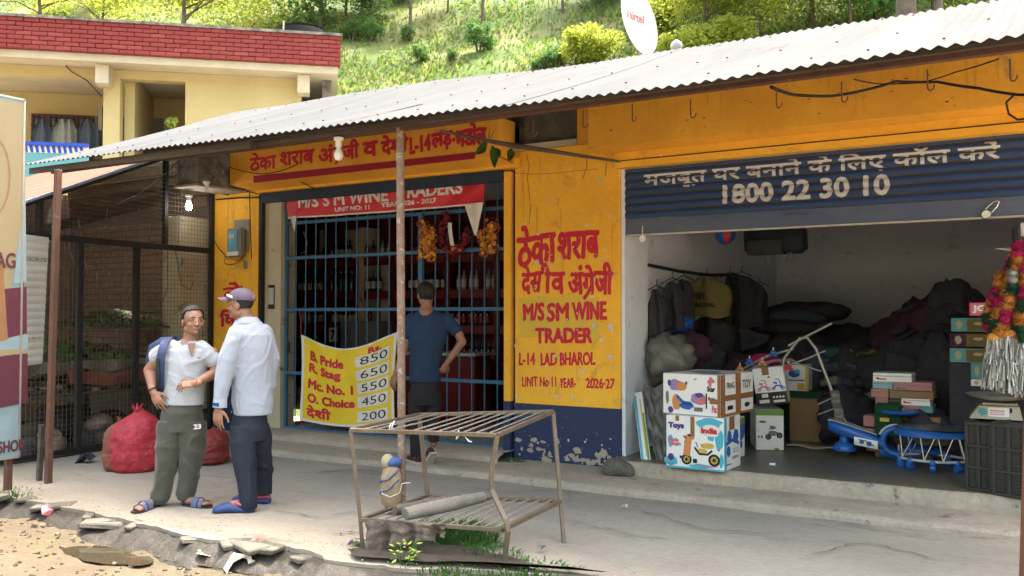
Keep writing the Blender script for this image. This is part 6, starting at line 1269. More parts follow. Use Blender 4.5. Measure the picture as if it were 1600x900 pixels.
# baby walker
w0 = onZ(1455, 736, FZ); bw_ = thing('baby_walker', 'blue baby walker with white ring base and small blue wheels', 'baby walker', (w0.x, w0.y+.16, FZ))
rw = (onY(1510, 730, w0.y+.1).x-onY(1400, 730, w0.y+.1).x)/2; m = MB(); m.tube([(rw*math.cos(a), rw*.8*math.sin(a), .085) for a in [k*2*PI/36 for k in range(37)]], .012, 8, False); m.build('base_ring', M['whitepl'], bw_, smooth=60)
rs = rw*1.05; zs = onY(1455, 678, w0.y).z-FZ
m = MB(); m.grid(lambda u, v: (rs*(1.08-.35*v)*math.cos(2*PI*u), rs*.8*(1.08-.35*v)*math.sin(2*PI*u), zs+.035*math.sin(PI*v)+.02*math.sin(4*PI*u)*(1-v)), 36, 6); m.grid(lambda u, v: (rs*(1.08-.35*v)*math.cos(2*PI*u), rs*.8*(1.08-.35*v)*math.sin(2*PI*u), zs-.03), 36, 2); m.grid(lambda u, v: (rs*1.08*math.cos(2*PI*u), rs*.8*1.08*math.sin(2*PI*u), zs-.03+.03*v+.02*math.sin(4*PI*u)*v), 36, 1); m.build('tray', M['bluepl'], bw_, smooth=50)
m = MB(); m.grid(lambda u, v: (rs*.74*(1-.35*v)*math.cos(2*PI*u), rs*.6*(1-.35*v)*math.sin(2*PI*u), zs-.005-.10*v), 28, 4); m.build('seat_sling', M['poly'], bw_, smooth=60)
m = MB(); m.grid(lambda u, v: (rs*(1.12*v)*math.cos(2*PI*u), rs*.86*v*math.sin(2*PI*u), zs+.055-.02*v+.012*N3(u*20, v*6)), 30, 6); m.build('plastic_cover', M['poly'], bw_, smooth=40)
for a in (-2.6, -1.75, -1.2, -.35, .6, 2.4):
    c, s_ = math.cos(a), math.sin(a); m = MB(); m.tube([(rw*c*.98, rw*.8*s_*.98, .09), (rs*c*.88-.03, rs*.7*s_, zs-.03)], .006, 6); m.tube([(rw*c*.98, rw*.8*s_*.98, .09), (rs*c*.88+.08, rs*.7*s_, zs-.03)], .006, 6); m.build('strut', M['chrome'], bw_)
for a in (-2.7, -2.2, -1.5, -.75, -.3, 1.2, 2.0):
    c, s_ = math.cos(a), math.sin(a); m = MB(); m.lathe([(0, -.022), (.03, -.02), (.034, 0), (.03, .02), (0, .022)], 14, (rw*c, rw*.8*s_, .032), Matrix.Rotation(PI/2, 3, 'X') @ Matrix.Rotation(a, 3, 'Y')); m.lathe([(.022, .05), (.03, .075), (.015, .10)], 10, (rw*c, rw*.8*s_, 0)); m.build('wheel', M['bluepl'], bw_, smooth=50)
# crates, scale
def crate(label, a, b, ytop, seed):
    p, q = onZ(*a, FZ), onZ(*b, FZ); W = (q-p).xy.length; H = onY(a[0], ytop, p.y).z-FZ; rz = math.atan2(q.y-p.y, q.x-p.x); t = thing('plastic_crate', label, 'crate', (p.x, p.y, FZ), rz, 'black plastic crates at the right of the toy shop'); D = .36
    m = MB(); m.b2(.012, W-.012, .012, D, .01, H-.02); m.build('inner_wall', M['blackpl'], t)
    for x in (0, W*.5, W): m = MB(); m.b2(x-.012, x+.012, -.004, .02, 0, H, .003); m.build('rib', M['blackpl'], t)
    for z in (0, .33, .66, 1): m = MB(); m.b2(0, W, -.008, .018, z*(H-.03), z*(H-.03)+.022, .003); m.build('band', M['blackpl'], t)
    n = int(H/.026); 
    for k in range(n):
        z = .03+k*(H-.05)/n
        for x0, x1 in ((.03, W*.5-.03), (W*.5+.03, W-.03)): m = MB(); m.b2(x0, x1, -.001, .014, z, z+.012); m.build('slat', M['blackpl'], t)
    m = MB(); m.b2(W-.014, W+.004, 0, D, 0, H-.001, .004); m.b2(-.004, .014, 0, D, 0, H-.001, .004); m.build('end_wall', M['blackpl'], t); return t, W, H
tc_, Wc, Hc = crate('black slatted plastic crate under the weighing scale', (1511, 765), (1549, 770), 657, 1); crate('black slatted plastic crate right of the one under the scale', (1553, 773), (1602, 780), 660, 2)
p = onZ(1511, 760, FZ); sc_ = thing('weighing_scale', 'cream counter weighing scale with steel pan on the black crate', 'scale', (p.x+.02, p.y+.02, FZ+Hc+.002), .06)
m = MB(); vs = [Vector(v) for v in ((0, 0, 0), (.36, 0, 0), (.36, .28, 0), (0, .28, 0), (.07, .05, .095), (.34, .05, .095), (.34, .25, .095), (.07, .25, .095))]; m.add(vs, [(0, 1, 2, 3), (4, 5, 6, 7), (0, 1, 5, 4), (1, 2, 6, 5), (2, 3, 7, 6), (3, 0, 4, 7)]); m.build('body', M['beigepl'], sc_)
m = MB(); m.b2(.09, .33, .06, .26, .10, .118, .004); m.build('top_plate', M['beigepl'], sc_); m = MB(); m.lathe([(.02, .118), (.03, .135), (.0, .136)], 12, (.21, .15, 0)); m.lathe([(.10, .137), (.20, .155), (.235, .18), (.24, .182), (.205, .158), (0, .14)], 30, (.21, .15, 0)); m.build('pan', M['steel'], sc_, smooth=50)
sfn = lambda x, y, h: Vector((.04+x, lerp(0, .05, y/.095)-.002-h, y)); pr('sticker', sfn, 'pinkp', sc_, [('r', .10, .045, .20, .050, .001), ('r', .10, .058, .20, .066, .001), ('r', .10, .032, .20, .038, .001)]); pr('sticker', sfn, 'boxw', sc_, [('r', .09, .02, .23, .085)]); pr('display', sfn, 'teal', sc_, [('b', .05, .05, .03, .028, .0005)]); pr('display', sfn, 'blkp', sc_, [('r', .235, .05, .25, .085, .0006)])
# boxes at the right, pink packet
YR = 8.9
for i, (a, b, c_, d, mt, lb) in enumerate(((1486, 1546, 497, 518, ('teal', 'khaki'), 'green and yellow printed box, topmost of the dim stack at the right'), (1484, 1546, 521, 542, ('plum', 'khaki'), 'red and yellow printed box, second in the dim stack at the right'), (1484, 1546, 545, 566, ('teal', 'khaki'), 'blue and yellow printed box, third in the dim stack at the right'), (1517, 1560, 568, 592, ('teal', 'bag'), 'small blue box under the dim stack at the right'), (1517, 1556, 594, 603, ('boxw', 'redp'), 'white and red flat box beside the tinsel'))):
    p, q = onY(a, d, YR), onY(b, c_, YR); t = thing('printed_box', lb, 'box', p, 0, 'printed boxes stacked at the right of the toy shop'); W_, H_ = q.x-p.x, q.z-p.z; m = MB(); m.b2(0, W_, 0, .3, 0, H_, .004); m.build('carton', M[mt[0]], t)
    fn = lambda x, y, h: Vector((x, -.001-h, y)); pr('print', fn, mt[1], t, [('r', .42*W_, .06*H_, .97*W_, .94*H_)]); pr('print', fn, 'lab1', t, [('b', .22*W_, .5*H_, .09*W_, .3*H_, .0003), ('b', .72*W_, .6*H_, .12*W_, .12*H_, .0006)])
p = onY(1486, 566, YR); m = MB(); m.b2(p.x-.02, p.x+.6, YR+.02, YR+.4, FZ, p.z-.003, .006); m.build('dark_shelf', M['darkgoods'], label='dark stand under the printed boxes at the right', cat='stand')
t = thing('pink_packet', 'bright pink packet with white letters hanging beside the fur garlands', 'packet', onY(1530, 483, 8.3)); m = MB(); m.box((0, 0, 0), (.15, .02, .115), None, .004); m.build('packet', M['magf'], t); pr('print', lambda x, y, h: Vector((x, -.0115-h, y)), 'pinkp', t, [('r', -.065, -.05, .065, .05)]); m = MB(); letters(m, 'JG', lambda x, y, h: Vector((x-.045, -.013-h, y-.03)), .09, .06, .004); m.build('lettering', M['boxw'], t)
# fur garlands and tinsel at the far right
mf = {}
for k_, mt in (('m', 'magf'), ('o', 'orf'), ('g', 'grnf'), ('s', 'silv')):
    rr = random.Random(hash(k_) % 97 if False else ord(k_)); m = MB(); m.ell((0, 0, 0), (.037, .037, .034), None, 10, 7)
    for i in range(170):
        d = Vector((rr.gauss(0, 1), rr.gauss(0, 1), rr.gauss(0, .8))).normalized(); a = d.orthogonal().normalized()*.004; m.add([d*.034-a, d*.034+a, d*rr.uniform(.05, .062)], [(0, 1, 2)])
    mf[k_] = m.mesh('tuft', M[mt])
seqs = ['omogmgm', 'mgoomogm', 'mosgomog', 'omgmogmo', 'mgosmogm', 'gmomgogo', 'omogsomg']
for i, (x0, y0_, x1_, y1_) in enumerate(((1592, 385, 1541, 515), (1594, 382, 1552, 520), (1597, 380, 1563, 525), (1600, 380, 1574, 528), (1603, 380, 1586, 530), (1606, 380, 1597, 532), (1566, 428, 1540, 500))):
    Yg = 7.50-.05*(i % 3); P0, P1 = onY(x0, y0_, Yg), onY(x1_, y1_, Yg); L = (P1-P0).length; n = int(L/.047)
    t = thing('fur_garland', ['leftmost pink and orange fur garland at the right end of the shop', 'second fur garland with silver and green bands', 'third fur garland with magenta bands over the tinsel', 'fourth fur garland with orange and green bands', 'fifth fur garland near the right post', 'fur garland closest to the right post', 'short fur garland beside the pink packet'][i], 'garland', (0, 0, 0), 0, 'fur garlands hanging at the right of the toy shop')
    m = MB(); m.tube([P0, P1], .008, 6); m.build('cord', M['poly'], t)
    for k in range(n): o_ = put('tuft', mf[seqs[i][(k//2) % len(seqs[i])]], t, loc=P0.lerp(P1, (k+.5)/n)+Vector((R.uniform(-.008, .008), R.uniform(-.02, .02), 0))); o_.rotation_euler = (R.uniform(0, 6), R.uniform(0, 6), R.uniform(0, 6))
for i, (x, y, ln, wd) in enumerate(((1553, 530, .38, .09), (1575, 525, .42, .11), (1596, 530, .42, .09))):
    Yt = 7.42; c = onY(x, y, Yt); t = thing('tinsel_tassel', ('silver tinsel tassel hanging leftmost over the scale', 'silver tinsel tassel in the middle over the scale', 'silver tinsel tassel closest to the right post')[i], 'tassel', c); rr = random.Random(i+5); m = MB()
    for k in range(420):
        a = rr.uniform(0, 2*PI); q = rr.random()**.5; x0 = math.cos(a)*q*wd*.4; y0_ = math.sin(a)*q*wd*.4; l_ = ln*rr.uniform(.45, 1); pts = []
        for j in range(4): f_ = j/3; pts.append(Vector((x0*(1+1.3*f_)+rr.uniform(-.012, .012), y0_*(1+1.3*f_)+rr.uniform(-.012, .012), -l_*f_)))
        for u, v in zip(pts, pts[1:]): e = Vector((rr.uniform(-1, 1), rr.uniform(-1, 1), 0)).normalized()*.0045; m.add([u-e, u+e, v+e, v-e], [(0, 1, 2, 3)])
    m.build('strands', M['silv'], t); m = MB(); m.ell((0, 0, .01), (wd*.55, wd*.5, .04)); m.build('knot', M[('flye', 'orf', 'orf')[i]], t, smooth=60)
c = onY(1588, 372, 7.5); t = thing('hanging_torch', 'black hanging torch with white handle at the top right of the opening', 'torch', c); m = MB(); m.box((0, 0, 0), (.05, .05, .16), None, .012); m.build('case', M['black'], t); m = MB(); m.box((.04, 0, .06), (.03, .04, .1), None, .008); m.build('handle', M['lab3'], t); m = MB(); m.slab(lambda u, v: (-.02-.12*u, 0, -.07-.03*v*(1-u)), (0, .03, 0), 4, 2); m.build('fin', M['lab3'], t)
m = MB(); m.box((0, 0, .01), (.05, .03, .02), None, .006); m.build('crumpled_wrapper', M['boxw'], label='tiny white wrapper lying on the dark shop floor', cat='litter', loc=onZ(1207, 727, FZ))
m = MB(); m.slab(lambda u, v: (lerp(0, .5, u), lerp(0, .12, v), .02+.01*math.sin(u*9)), (0, 0, -.012), 10, 2); m.build('flattened_carton', M['lab1'], label='flattened pale carton strip on the floor before the brown carton', cat='carton', loc=onZ(1229, 698, FZ))
m = MB(); m.ell((0, 0, .05), (.17, .12, .09), None, 12, 8); m.jitter(.04, 7); m.build('loose_stone', M['stone'], label='grey lump of stone lying at the foot of the navy pillar', cat='stone', loc=onZ(961, 745, .05)+Vector((0, .1, 0)))

# ================================================================== RACK, POST BUNDLE, WEEDS, LITTER
rk = thing('metal_rack', 'bent two tier metal tube rack with slatted tops standing on the pavement', 'rack')
def gp(px, py, z=0): return onZ(px, py, z)
fNL, fNR, fFR = gp(567, 862, -.01), gp(787, 885, -.02), gp(881, 848, 0); fFL = gp(668, 792, 0)+Vector((.1, -.1, 0))
tNL, tNR, tFR, tFL = onY(548, 672, fNL.y-.03), onY(777, 680, fNR.y+.02), onY(864, 643, fFR.y+.08), onY(655, 648, 5.12)
mNL, mNR, mFR, mFL = onY(563, 812, fNL.y-.01), onY(785, 828, fNR.y+.02), onY(876, 783, fFR.y+.04), onY(668, 775, 5.12)
def rbar(nm, a, b, w_=.022, mt='tubem', ht=None): m = MB(); m.bar(a, b, w_, ht or w_, .002); return m.build(nm, M[mt], rk)
m = MB(); 
for a, b, c_ in ((fNL, mNL, tNL), (fFR, mFR, tFR), (fFL+Vector((0, 0, .02)), mFL, tFL)): m = MB(); m.tube([a, b, c_], .017, 4); m.build('leg', M['tubem'], rk)
kink = onY(768, 765, fNR.y); kink2 = onY(790, 812, fNR.y); m = MB(); m.tube([fNR, onY(794, 830, fNR.y), kink2, kink, onY(768, 730, fNR.y), tNR], .019, 4); m.build('leg', M['tubem'], rk)
for Q in ((tNL, tNR, tFR, tFL), (mNL, mNR, mFR, mFL)):
    for a, b in zip(Q, Q[1:]+Q[:1]): rbar('frame_rail', a, b, .026)
    NL, NR, FR, FL = Q; n = 11 if Q[0] is tNL else 12
    for k in range(n):
        u = (k+.8)/(n+.6)
        if Q[0] is tNL and k in (3,): continue
        a = NL.lerp(NR, u)+Vector((0, .01, .004)); b = FL.lerp(FR, u)+Vector((0, -.01, .004)); m = MB(); m.tube([a, a.lerp(b, .5)+Vector((R.uniform(-.01, .01), 0, R.uniform(-.008, .004))), b], .0055, 7); m.build('rod', M['steel'], rk, smooth=60)
m = MB(); m.tube([onY(717, 672, fNR.y), onY(713, 686, fNR.y-.02), onY(722, 676, fNR.y-.03), onY(733, 690, fNR.y-.04), onY(737, 690, fNR.y-.04)], .004, 6); m.build('white_tie', M['wvinyl'], label='knotted white plastic tie on the front rail of the rack', cat='tie', smooth=60)
m = MB(); m.tube([onY(612, 668, 4.55), onY(616, 658, 4.6), onY(611, 662, 4.6), onY(608, 669, 4.55)], .0035, 5); m.build('white_tie', M['wvinyl'], label='small white knot at the left end of the rack top', cat='tie')
rA = mNL.lerp(mNR, .06); rB = mNL.lerp(mNR, .62)
m = MB(); m.slab(lambda u, v: rA.lerp(rB, u)+Vector((0, -.025-.03*v*math.sin(u*19)-.02*math.sin(u*41)*v+.02*N3(u*5, v*4), .016-(.15+.045*math.sin(u*5+1)+.03*N3(u*7, 3)-.05*(u > .85))*v)), (0, .005, 0), 60, 14); m.jitter(.006, 18); m.build('sacking', M['rag'], label='dirty grey sacking draped over the lower front rail of the rack', cat='sacking', smooth=60)
for i, (u, v0, v1, r) in enumerate(((.18, .15, .75, .032), (.30, .05, .80, .042))):
    a = mNL.lerp(mNR, u).lerp(mFL.lerp(mFR, u), v0)+Vector((.0, 0, .045)); b = mNL.lerp(mNR, u+.22).lerp(mFL.lerp(mFR, u+.22), v1)+Vector((0, 0, .045)); m = MB(); m.tube([a, a.lerp(b, .5), b], [r, r*1.1, r*.9], 12); m.jitter(.01, 12); m.build('sacking_roll', M['rag'] if i == 0 else M['ragl'], label=('thin rolled grey cloth lying on the lower tier of the rack', 'thicker rolled pale grey cloth lying on the lower tier of the rack')[i], cat='roll', smooth=60)
# bundle tied to the centre post
bp_ = thing('tied_bundle', 'tan cloth bundle with white cap tied by blue straps to the centre post', 'bundle', (b1.x-.02, b1.y-.10, 0))
zz = lambda py: onY(620, py, b1.y-.1).z
m = MB(); m.loft([((0, 0, zz(795)), .035, .03), ((0, 0, zz(788)), .075, .06), ((.0, 0, zz(765)), .09, .07), ((0, 0, zz(745)), .085, .07), ((0, 0, zz(733)), .065, .05), ((0, 0, zz(728)), .04, .04)], 20); m.jitter(.014, 10); m.build('cloth_body', M['bundle'], bp_, smooth=60)
m = MB(); m.ell((-.03, -.01, zz(721)), (.05, .05, .05)); m.jitter(.008, 12); m.build('cap', M['lab1'], bp_, smooth=60); m = MB(); m.ell((.0, .015, zz(723)), (.075, .06, .045)); m.jitter(.012, 10); m.build('blue_wrap', M['bluestr'], bp_, smooth=60)
for z0_, z1_ in ((762, 733), (780, 748)): m = MB(); m.tube([(-.09, 0, zz(z0_)), (-.05, -.070, zz((z0_+z1_)/2+4)), (.03, -.08, zz((z0_+z1_)/2)), (.085, -.02, zz(z1_))], .006, 6); m.build('strap', M['bluestr'], bp_, smooth=60)
m = MB(); m.tube([(-.08, -.02, zz(760)), (-.02, -.085, zz(770)), (.05, -.075, zz(774)), (.10, -.03, zz(768)), (.14, -.05, zz(752)), (.20, -.03, zz(750))], .0032, 6); m.build('white_cord', M['wvinyl'], bp_, smooth=60)
for x in (-.04, .03): m = MB(); m.tube([(x, 0, zz(792)), (x+.01, -.01, zz(802))], .014, 8); m.build('foot_knot', M['blackc'], bp_)
# weeds
def tuftm(n, h, spread, rr, lean=.5, wd=.0035):
    n = int(n*1.7)
    m = MB()
    for k in range(n):
        a = rr.uniform(0, 2*PI); r = spread*rr.random()**.7; b = Vector((r*math.cos(a), r*math.sin(a), -.01)); l = h*rr.uniform(.45, 1); d = Vector((math.cos(a), math.sin(a), 0))*lean*l*rr.uniform(.3, 1)
        s_ = Vector((-math.sin(a), math.cos(a), 0))*wd*rr.uniform(.7, 1.4); p1_ = b+d*.35+Vector((0, 0, l*.6)); p2_ = b+d+Vector((0, 0, l*.8)); m.add([b-s_, b+s_, p1_+s_, p1_-s_, p2_], [(0, 1, 2, 3), (3, 2, 4)])
    return m
rr = random.Random(77)
for (px, py, n, h, sp, lb) in ((715, 850, 420, .20, .17, 'thick tuft of grass under the lower tier of the rack'), (755, 868, 160, .10, .16, 'low grass behind the front right leg of the rack'), (655, 868, 90, .08, .10, 'small weeds beside the draped sacking'), (700, 885, 160, .06, .25, 'creeping grass along the broken pavement edge'), (825, 893, 160, .08, .22, 'grass tuft right of the front leg of the rack'), (20, 772, 120, .07, .18, 'grass growing among the kerb stones by the signboard'), (215, 745, 60, .05, .15, 'short grass at the foot of the left pole'), (800, 720, 60, .05, .1, 'weeds at the foot of the navy pillar'), (690, 775, 40, .04, .08, 'weeds in the crack of the raised pavement')):
    m = tuftm(n, h, sp, rr, .55); m.v = [(v[0]*1.7, v[1], v[2]) for v in m.v]; m.build('grass', M['grass'], kind='stuff', label=lb, cat='grass', loc=onZ(px, py, -.02 if py > 740 else .05))
t = thing('leafy_weed', 'pale yellow green leafy weed sprouting by the bamboo stick', 'plant', onZ(633, 893, -.05)); m = MB(); rr = random.Random(8)
for k in range(7): a = rr.uniform(0, 6); m.tube([(0, 0, 0), (.04*math.cos(a), .04*math.sin(a), .08), (.07*math.cos(a), .07*math.sin(a), .13+.04*rr.random())], .004, 5)
m.build('stem', M['grass'], t)
for k in range(34):
    a = rr.uniform(0, 6.28); z = rr.uniform(.05, .17); r = rr.uniform(.01, .08); d = Vector((math.cos(a), math.sin(a), rr.uniform(-.3, .5))).normalized(); s_ = d.cross(Vector((0, 0, 1))).normalized(); b = Vector((r*math.cos(a), r*math.sin(a), z)); l = rr.uniform(.03, .05); m = MB(); m.add([b, b+d*l*.5+s_*l*.25-Vector((0, 0, .004)), b+d*l, b+d*l*.5-s_*l*.25-Vector((0, 0, .004)), b+d*l*.5+Vector((0, 0, .005))], [(0, 1, 4), (1, 2, 4), (2, 3, 4), (3, 0, 4)]); m.build('leaf', M['grassy'], t)
# stick, litter
for pts, r, lb in ((((410, 871), (480, 874), (560, 880), (640, 893), (700, 905)), .016, 'long reddish bamboo stick lying along the pavement edge'), (((455, 876), (520, 886), (600, 897), (640, 906)), .030, 'thick pale wooden log under the bamboo stick')):
    m = MB(); m.tube([onZ(x, y, -.085 if r < .02 else -.11) for x, y in pts], r, 9); m.jitter(.004, 12); m.build('stick', M['bamboo'], label=lb, cat='stick', smooth=60)
def crumple(name, px, py, sz, mt, lb, z=-.2, seed=0):
    m = MB(); m.slab(lambda u, v: Vector(((u-.5)*sz[0], (v-.5)*sz[1], .03))+noise.noise_vector(Vector((u*3+seed, v*3, seed)))*sz[2]*2, (0, 0, -.002), 9, 8); m.build(name, M[mt], label=lb, cat='litter', loc=onZ(px, py, z), rz=seed*.7)
for i, (px, py, sz, mt, lb, z) in enumerate(((390, 878, (.24, .20, .05), 'paper', 'crumpled white plastic bag in the road mud', -.11), (408, 865, (.20, .12, .05), 'pinkp', 'torn pink and white wrapper on top of the plastic bag', -.08), (430, 862, (.20, .12, .05), 'paper', 'white torn paper right of the plastic bag', -.09), (545, 862, (.16, .20, .06), 'lilac', 'crumpled purple silver packet at the foot of the rack', -.06), (562, 857, (.06, .05, .02), 'greenp', 'small green wrapper beside the purple packet', -.02), (90, 803, (.16, .12, .04), 'pinkp', 'pink and white packet among the kerb stones', -.08), (240, 832, (.14, .04, .01), 'cyan', 'thin pale blue strip of litter in the gutter mud', -.10), (320, 871, (.16, .09, .02), 'lab1', 'flat yellow leaf shaped scrap in the puddle', -.115), (503, 887, (.07, .06, .02), 'paper', 'small white scrap near the bamboo stick', -.11), (976, 796, (.04, .02, .01), 'paper', 'tiny white scrap in the middle of the pavement', .005), (845, 862, (.05, .03, .012), 'poly', 'tiny clear wrapper right of the rack', .005), (133, 722, (.12, .1, .05), 'bag', 'dark blue crumpled plastic by the cage foot', .01), (440, 876, (.1, .06, .03), 'lab1', 'pale torn card under the tip of the stick', -.11))): crumple('litter', px, py, sz, mt, lb, z, i+1)
rr = random.Random(5); m = MB()
for k in range(1300):
    x, y = rr.uniform(-9, -2.2), rr.uniform(2.2, 4.1)
    if y > edgeY(x)-.1: continue
    s_ = rr.uniform(.006, .022)*(1.6 if rr.random() < .06 else 1); zb2 = roadz(x, y)
    m.mi = rr.randrange(3); m.box((x, y, zb2+s_*.2), (s_*rr.uniform(1, 1.8), s_, s_*.7), Euler((rr.uniform(-.5, .5), rr.uniform(-.5, .5), rr.uniform(0, 3))).to_matrix())
m.jitter(.004, 30); m.build('gravel', [M['stone'], M['road'], M['road']], kind='stuff')
m = MB()
for k in range(900):
    x = rr.uniform(-9, 0); y = edgeY(x)+abs(rr.gauss(0, .25)) if k % 3 else 6.8+rr.uniform(-.12, .5)
    s_ = rr.uniform(.003, .007); m.box((x, y, .004 if y < 6.78 else .055), (s_*1.4, s_, s_*.7), Matrix.Rotation(rr.uniform(0, 3), 3, 'Z'))
m.jitter(.003, 40); m.build('grit', [M['conc2']], kind='stuff')

# ================================================================== SACKS
def sack(px, py, w_, h_, mat_, label, seed, knot=True):
    c = onZ(px, py, .005); t = thing('produce_sack', label, 'sack', c, rz=R.uniform(0, 6), group='net sacks beside the stall'); m = MB()
    n = 64; k = 44; vs = []
    for i in range(k+1):
        z = i/k; r = w_/2*pl(z, [(0, .82), (.06, .98), (.2, 1.04), (.36, .97), (.42, 1.0), (.6, 1.0), (.72, .93), (.80, .80), (.88, .55), (.94, .26), (1, .12)])
        for j in range(n): a = 2*PI*j/n; q = r*(1+.10*noise.noise(Vector((math.cos(a)*2+seed*3, math.sin(a)*2, z*4)))+.06*noise.noise(Vector((math.cos(a)*6, math.sin(a)*6+seed, z*11)))+.02*abs(math.sin(a*4+z*7+seed))+.018*noise.noise(Vector((math.cos(a)*11, math.sin(a)*11+seed, z*24)))); vs.append(Vector((q*math.cos(a), q*.8*math.sin(a), z*h_*(1+.05*math.sin(a+seed)))))
    m.add(vs, [(i*n+j, i*n+(j+1) % n, (i+1)*n+(j+1) % n, (i+1)*n+j) for i in range(k) for j in range(n)]+[tuple(range(n))]); m.build('body', M[mat_], t, smooth=60)
    if knot:
        m = MB(); 
        for q in range(9): a = q*.7; m.tube([(0, 0, h_*.93), (.05*math.cos(a), .05*math.sin(a), h_*(1.0+.05*(q % 3)))], [.02, .004], 5)
        m.jitter(.01, 20); m.build('tied_neck', M[mat_], t)
    m = MB(); rr2 = random.Random(seed)
    for q in range(2): m.tube([(w_*.40*math.cos(a)*(1+.1*math.sin(3*a)), w_*.33*math.sin(a), h_*(.33+.3*q)+.02*math.sin(2*a+q)) for a in [i*2*PI/24 for i in range(25)]], .006, 5, False)
    m.build('seam', M[mat_], t, smooth=60)
sack(214, 735, .45, .58, 'sack', 'bright red net sack with tied neck nearest the man with the backpack', 1); sack(189, 734, .32, .46, 'sack3', 'dull brown red sack behind the bright red one', 2)
sack(330, 722, .42, .34, 'sack2', 'squat dark red net sack of onions between the two talking men', 3, False)

# ================================================================== PEOPLE
RZ = math.atan2(SA, CA)
def organic(name, mb, vox, mats, parent, sm=2, disp=None, hem=None):
    me = mb.mesh('tmp', mats); o = bpy.data.objects.new('tmp', me); COL.objects.link(o)
    r = o.modifiers.new('r', 'REMESH'); r.mode = 'VOXEL'; r.voxel_size = vox; r.use_smooth_shade = True
    if sm: s_ = o.modifiers.new('s', 'SMOOTH'); s_.factor = .6; s_.iterations = sm
    bpy.context.view_layer.update(); d = bpy.context.evaluated_depsgraph_get()
    out = bpy.data.meshes.new_from_object(o.evaluated_get(d)); bpy.data.objects.remove(o)
    if disp:
        ns = [v.normal.copy() for v in out.vertices]
        for v, nn in zip(out.vertices, ns): v.co += Vector((nn.x, nn.y, nn.z*(.2 if hem and v.co.z < hem+.06 else 1)))*disp(v.co)*(min(1, max(.12, (v.co.z-hem-.015)/.09)) if hem else 1)
    out.polygons.foreach_set('use_smooth', [True]*len(out.polygons)); out.name = name; out.update()
    return put(name, out, parent)
def folds(amp, sc_=(9, 9, 4), seed=0, fine=.4):
    def f_(p):
        q = Vector((p.x*sc_[0]*.55+seed, p.y*sc_[1]*.55, p.z*sc_[2]*.7)); w_ = noise.noise_vector(q*.7)*.8; a = noise.noise(q+w_)
        b = noise.noise(Vector((p.x*sc_[0]*1.3+seed, p.y*sc_[1]*1.3, p.z*sc_[2]*1.5))+w_*2); return amp*(max(0, 1-abs(a)*5)*.75+max(0, 1-abs(b)*4)*fine*.8-.35)+amp*.25*noise.noise(q*2)
    return f_
def frame(f_, up=Vector((0, 0, 1))):
    f_ = Vector(f_).normalized(); x = f_.cross(up).normalized(); z = x.cross(f_); return Matrix((x, f_, z)).transposed()   # columns: right, forward, up
def head(mb, c, F_, s_=1.0, ears=True):
    """c: centre of the skull; F_: frame matrix (x right, y forward, z up)"""
    E = lambda p, r, M2=None: mb.ell(Vector(c)+F_ @ (Vector(p)*s_), tuple(q*s_ for q in r), F_ if M2 is None else F_ @ M2, 20, 14)
    E((0, -.008, .022), (.076, .095, .088)); E((0, .018, -.045), (.060, .068, .072)); E((0, .035, -.088), (.036, .038, .028)); E((0, .070, .012), (.055, .020, .030)); E((0, .072, -.02), (.042, .018, .03))
    for q in (-1, 1):
        E((q*.038, .058, -.035), (.024, .024, .022)); E((q*.048, .0, -.07), (.022, .035, .03)); E((q*.078, -.008, -.02), (.009, .020, .032), Matrix.Rotation(-q*.3, 3, 'Z')); E((q*.030, .084, .018), (.019, .008, .006))
    E((0, .092, -.012), (.010, .014, .026), Matrix.Rotation(.35, 3, 'X')); E((0, .105, -.032), (.013, .014, .011)); E((.012, .098, -.036), (.008, .010, .008)); E((-.012, .098, -.036), (.008, .010, .008))
    E((0, .090, -.062), (.024, .010, .007)); E((0, .088, -.073), (.020, .010, .007)); E((0, .078, -.092), (.020, .018, .016))
def facep(par, c, F_, s_, hairm, brow=True):
    T_ = lambda p: Vector(c)+F_ @ (Vector(p)*s_)
    for q in (-1, 1):
        m = MB(); m.tube([T_((q*.014, .0905, .022)), T_((q*.030, .093, .029)), T_((q*.050, .080, .022))], [.0035*s_, .0045*s_, .0025*s_], 7); m.build('eyebrow', hairm, par, smooth=60)
        m = MB(); m.ell(T_((q*.030, .0795, .004)), (.0125*s_, .0080*s_, .0050*s_), F_, 14, 8); m.build('eye', M['eyew'], par, smooth=60)
        m = MB(); m.ell(T_((q*.030, .0865, .004)), (.005*s_, .0022*s_, .0045*s_), F_, 10, 6); m.build('iris', M['eyed'], par, smooth=60)
    m = MB(); m.tube([T_((-.022, .0915, -.067)), T_((0, .1005, -.0665)), T_((.022, .0915, -.067))], [.002*s_, .0042*s_, .002*s_], 8); m.build('lips', M['lips'], par, smooth=60)
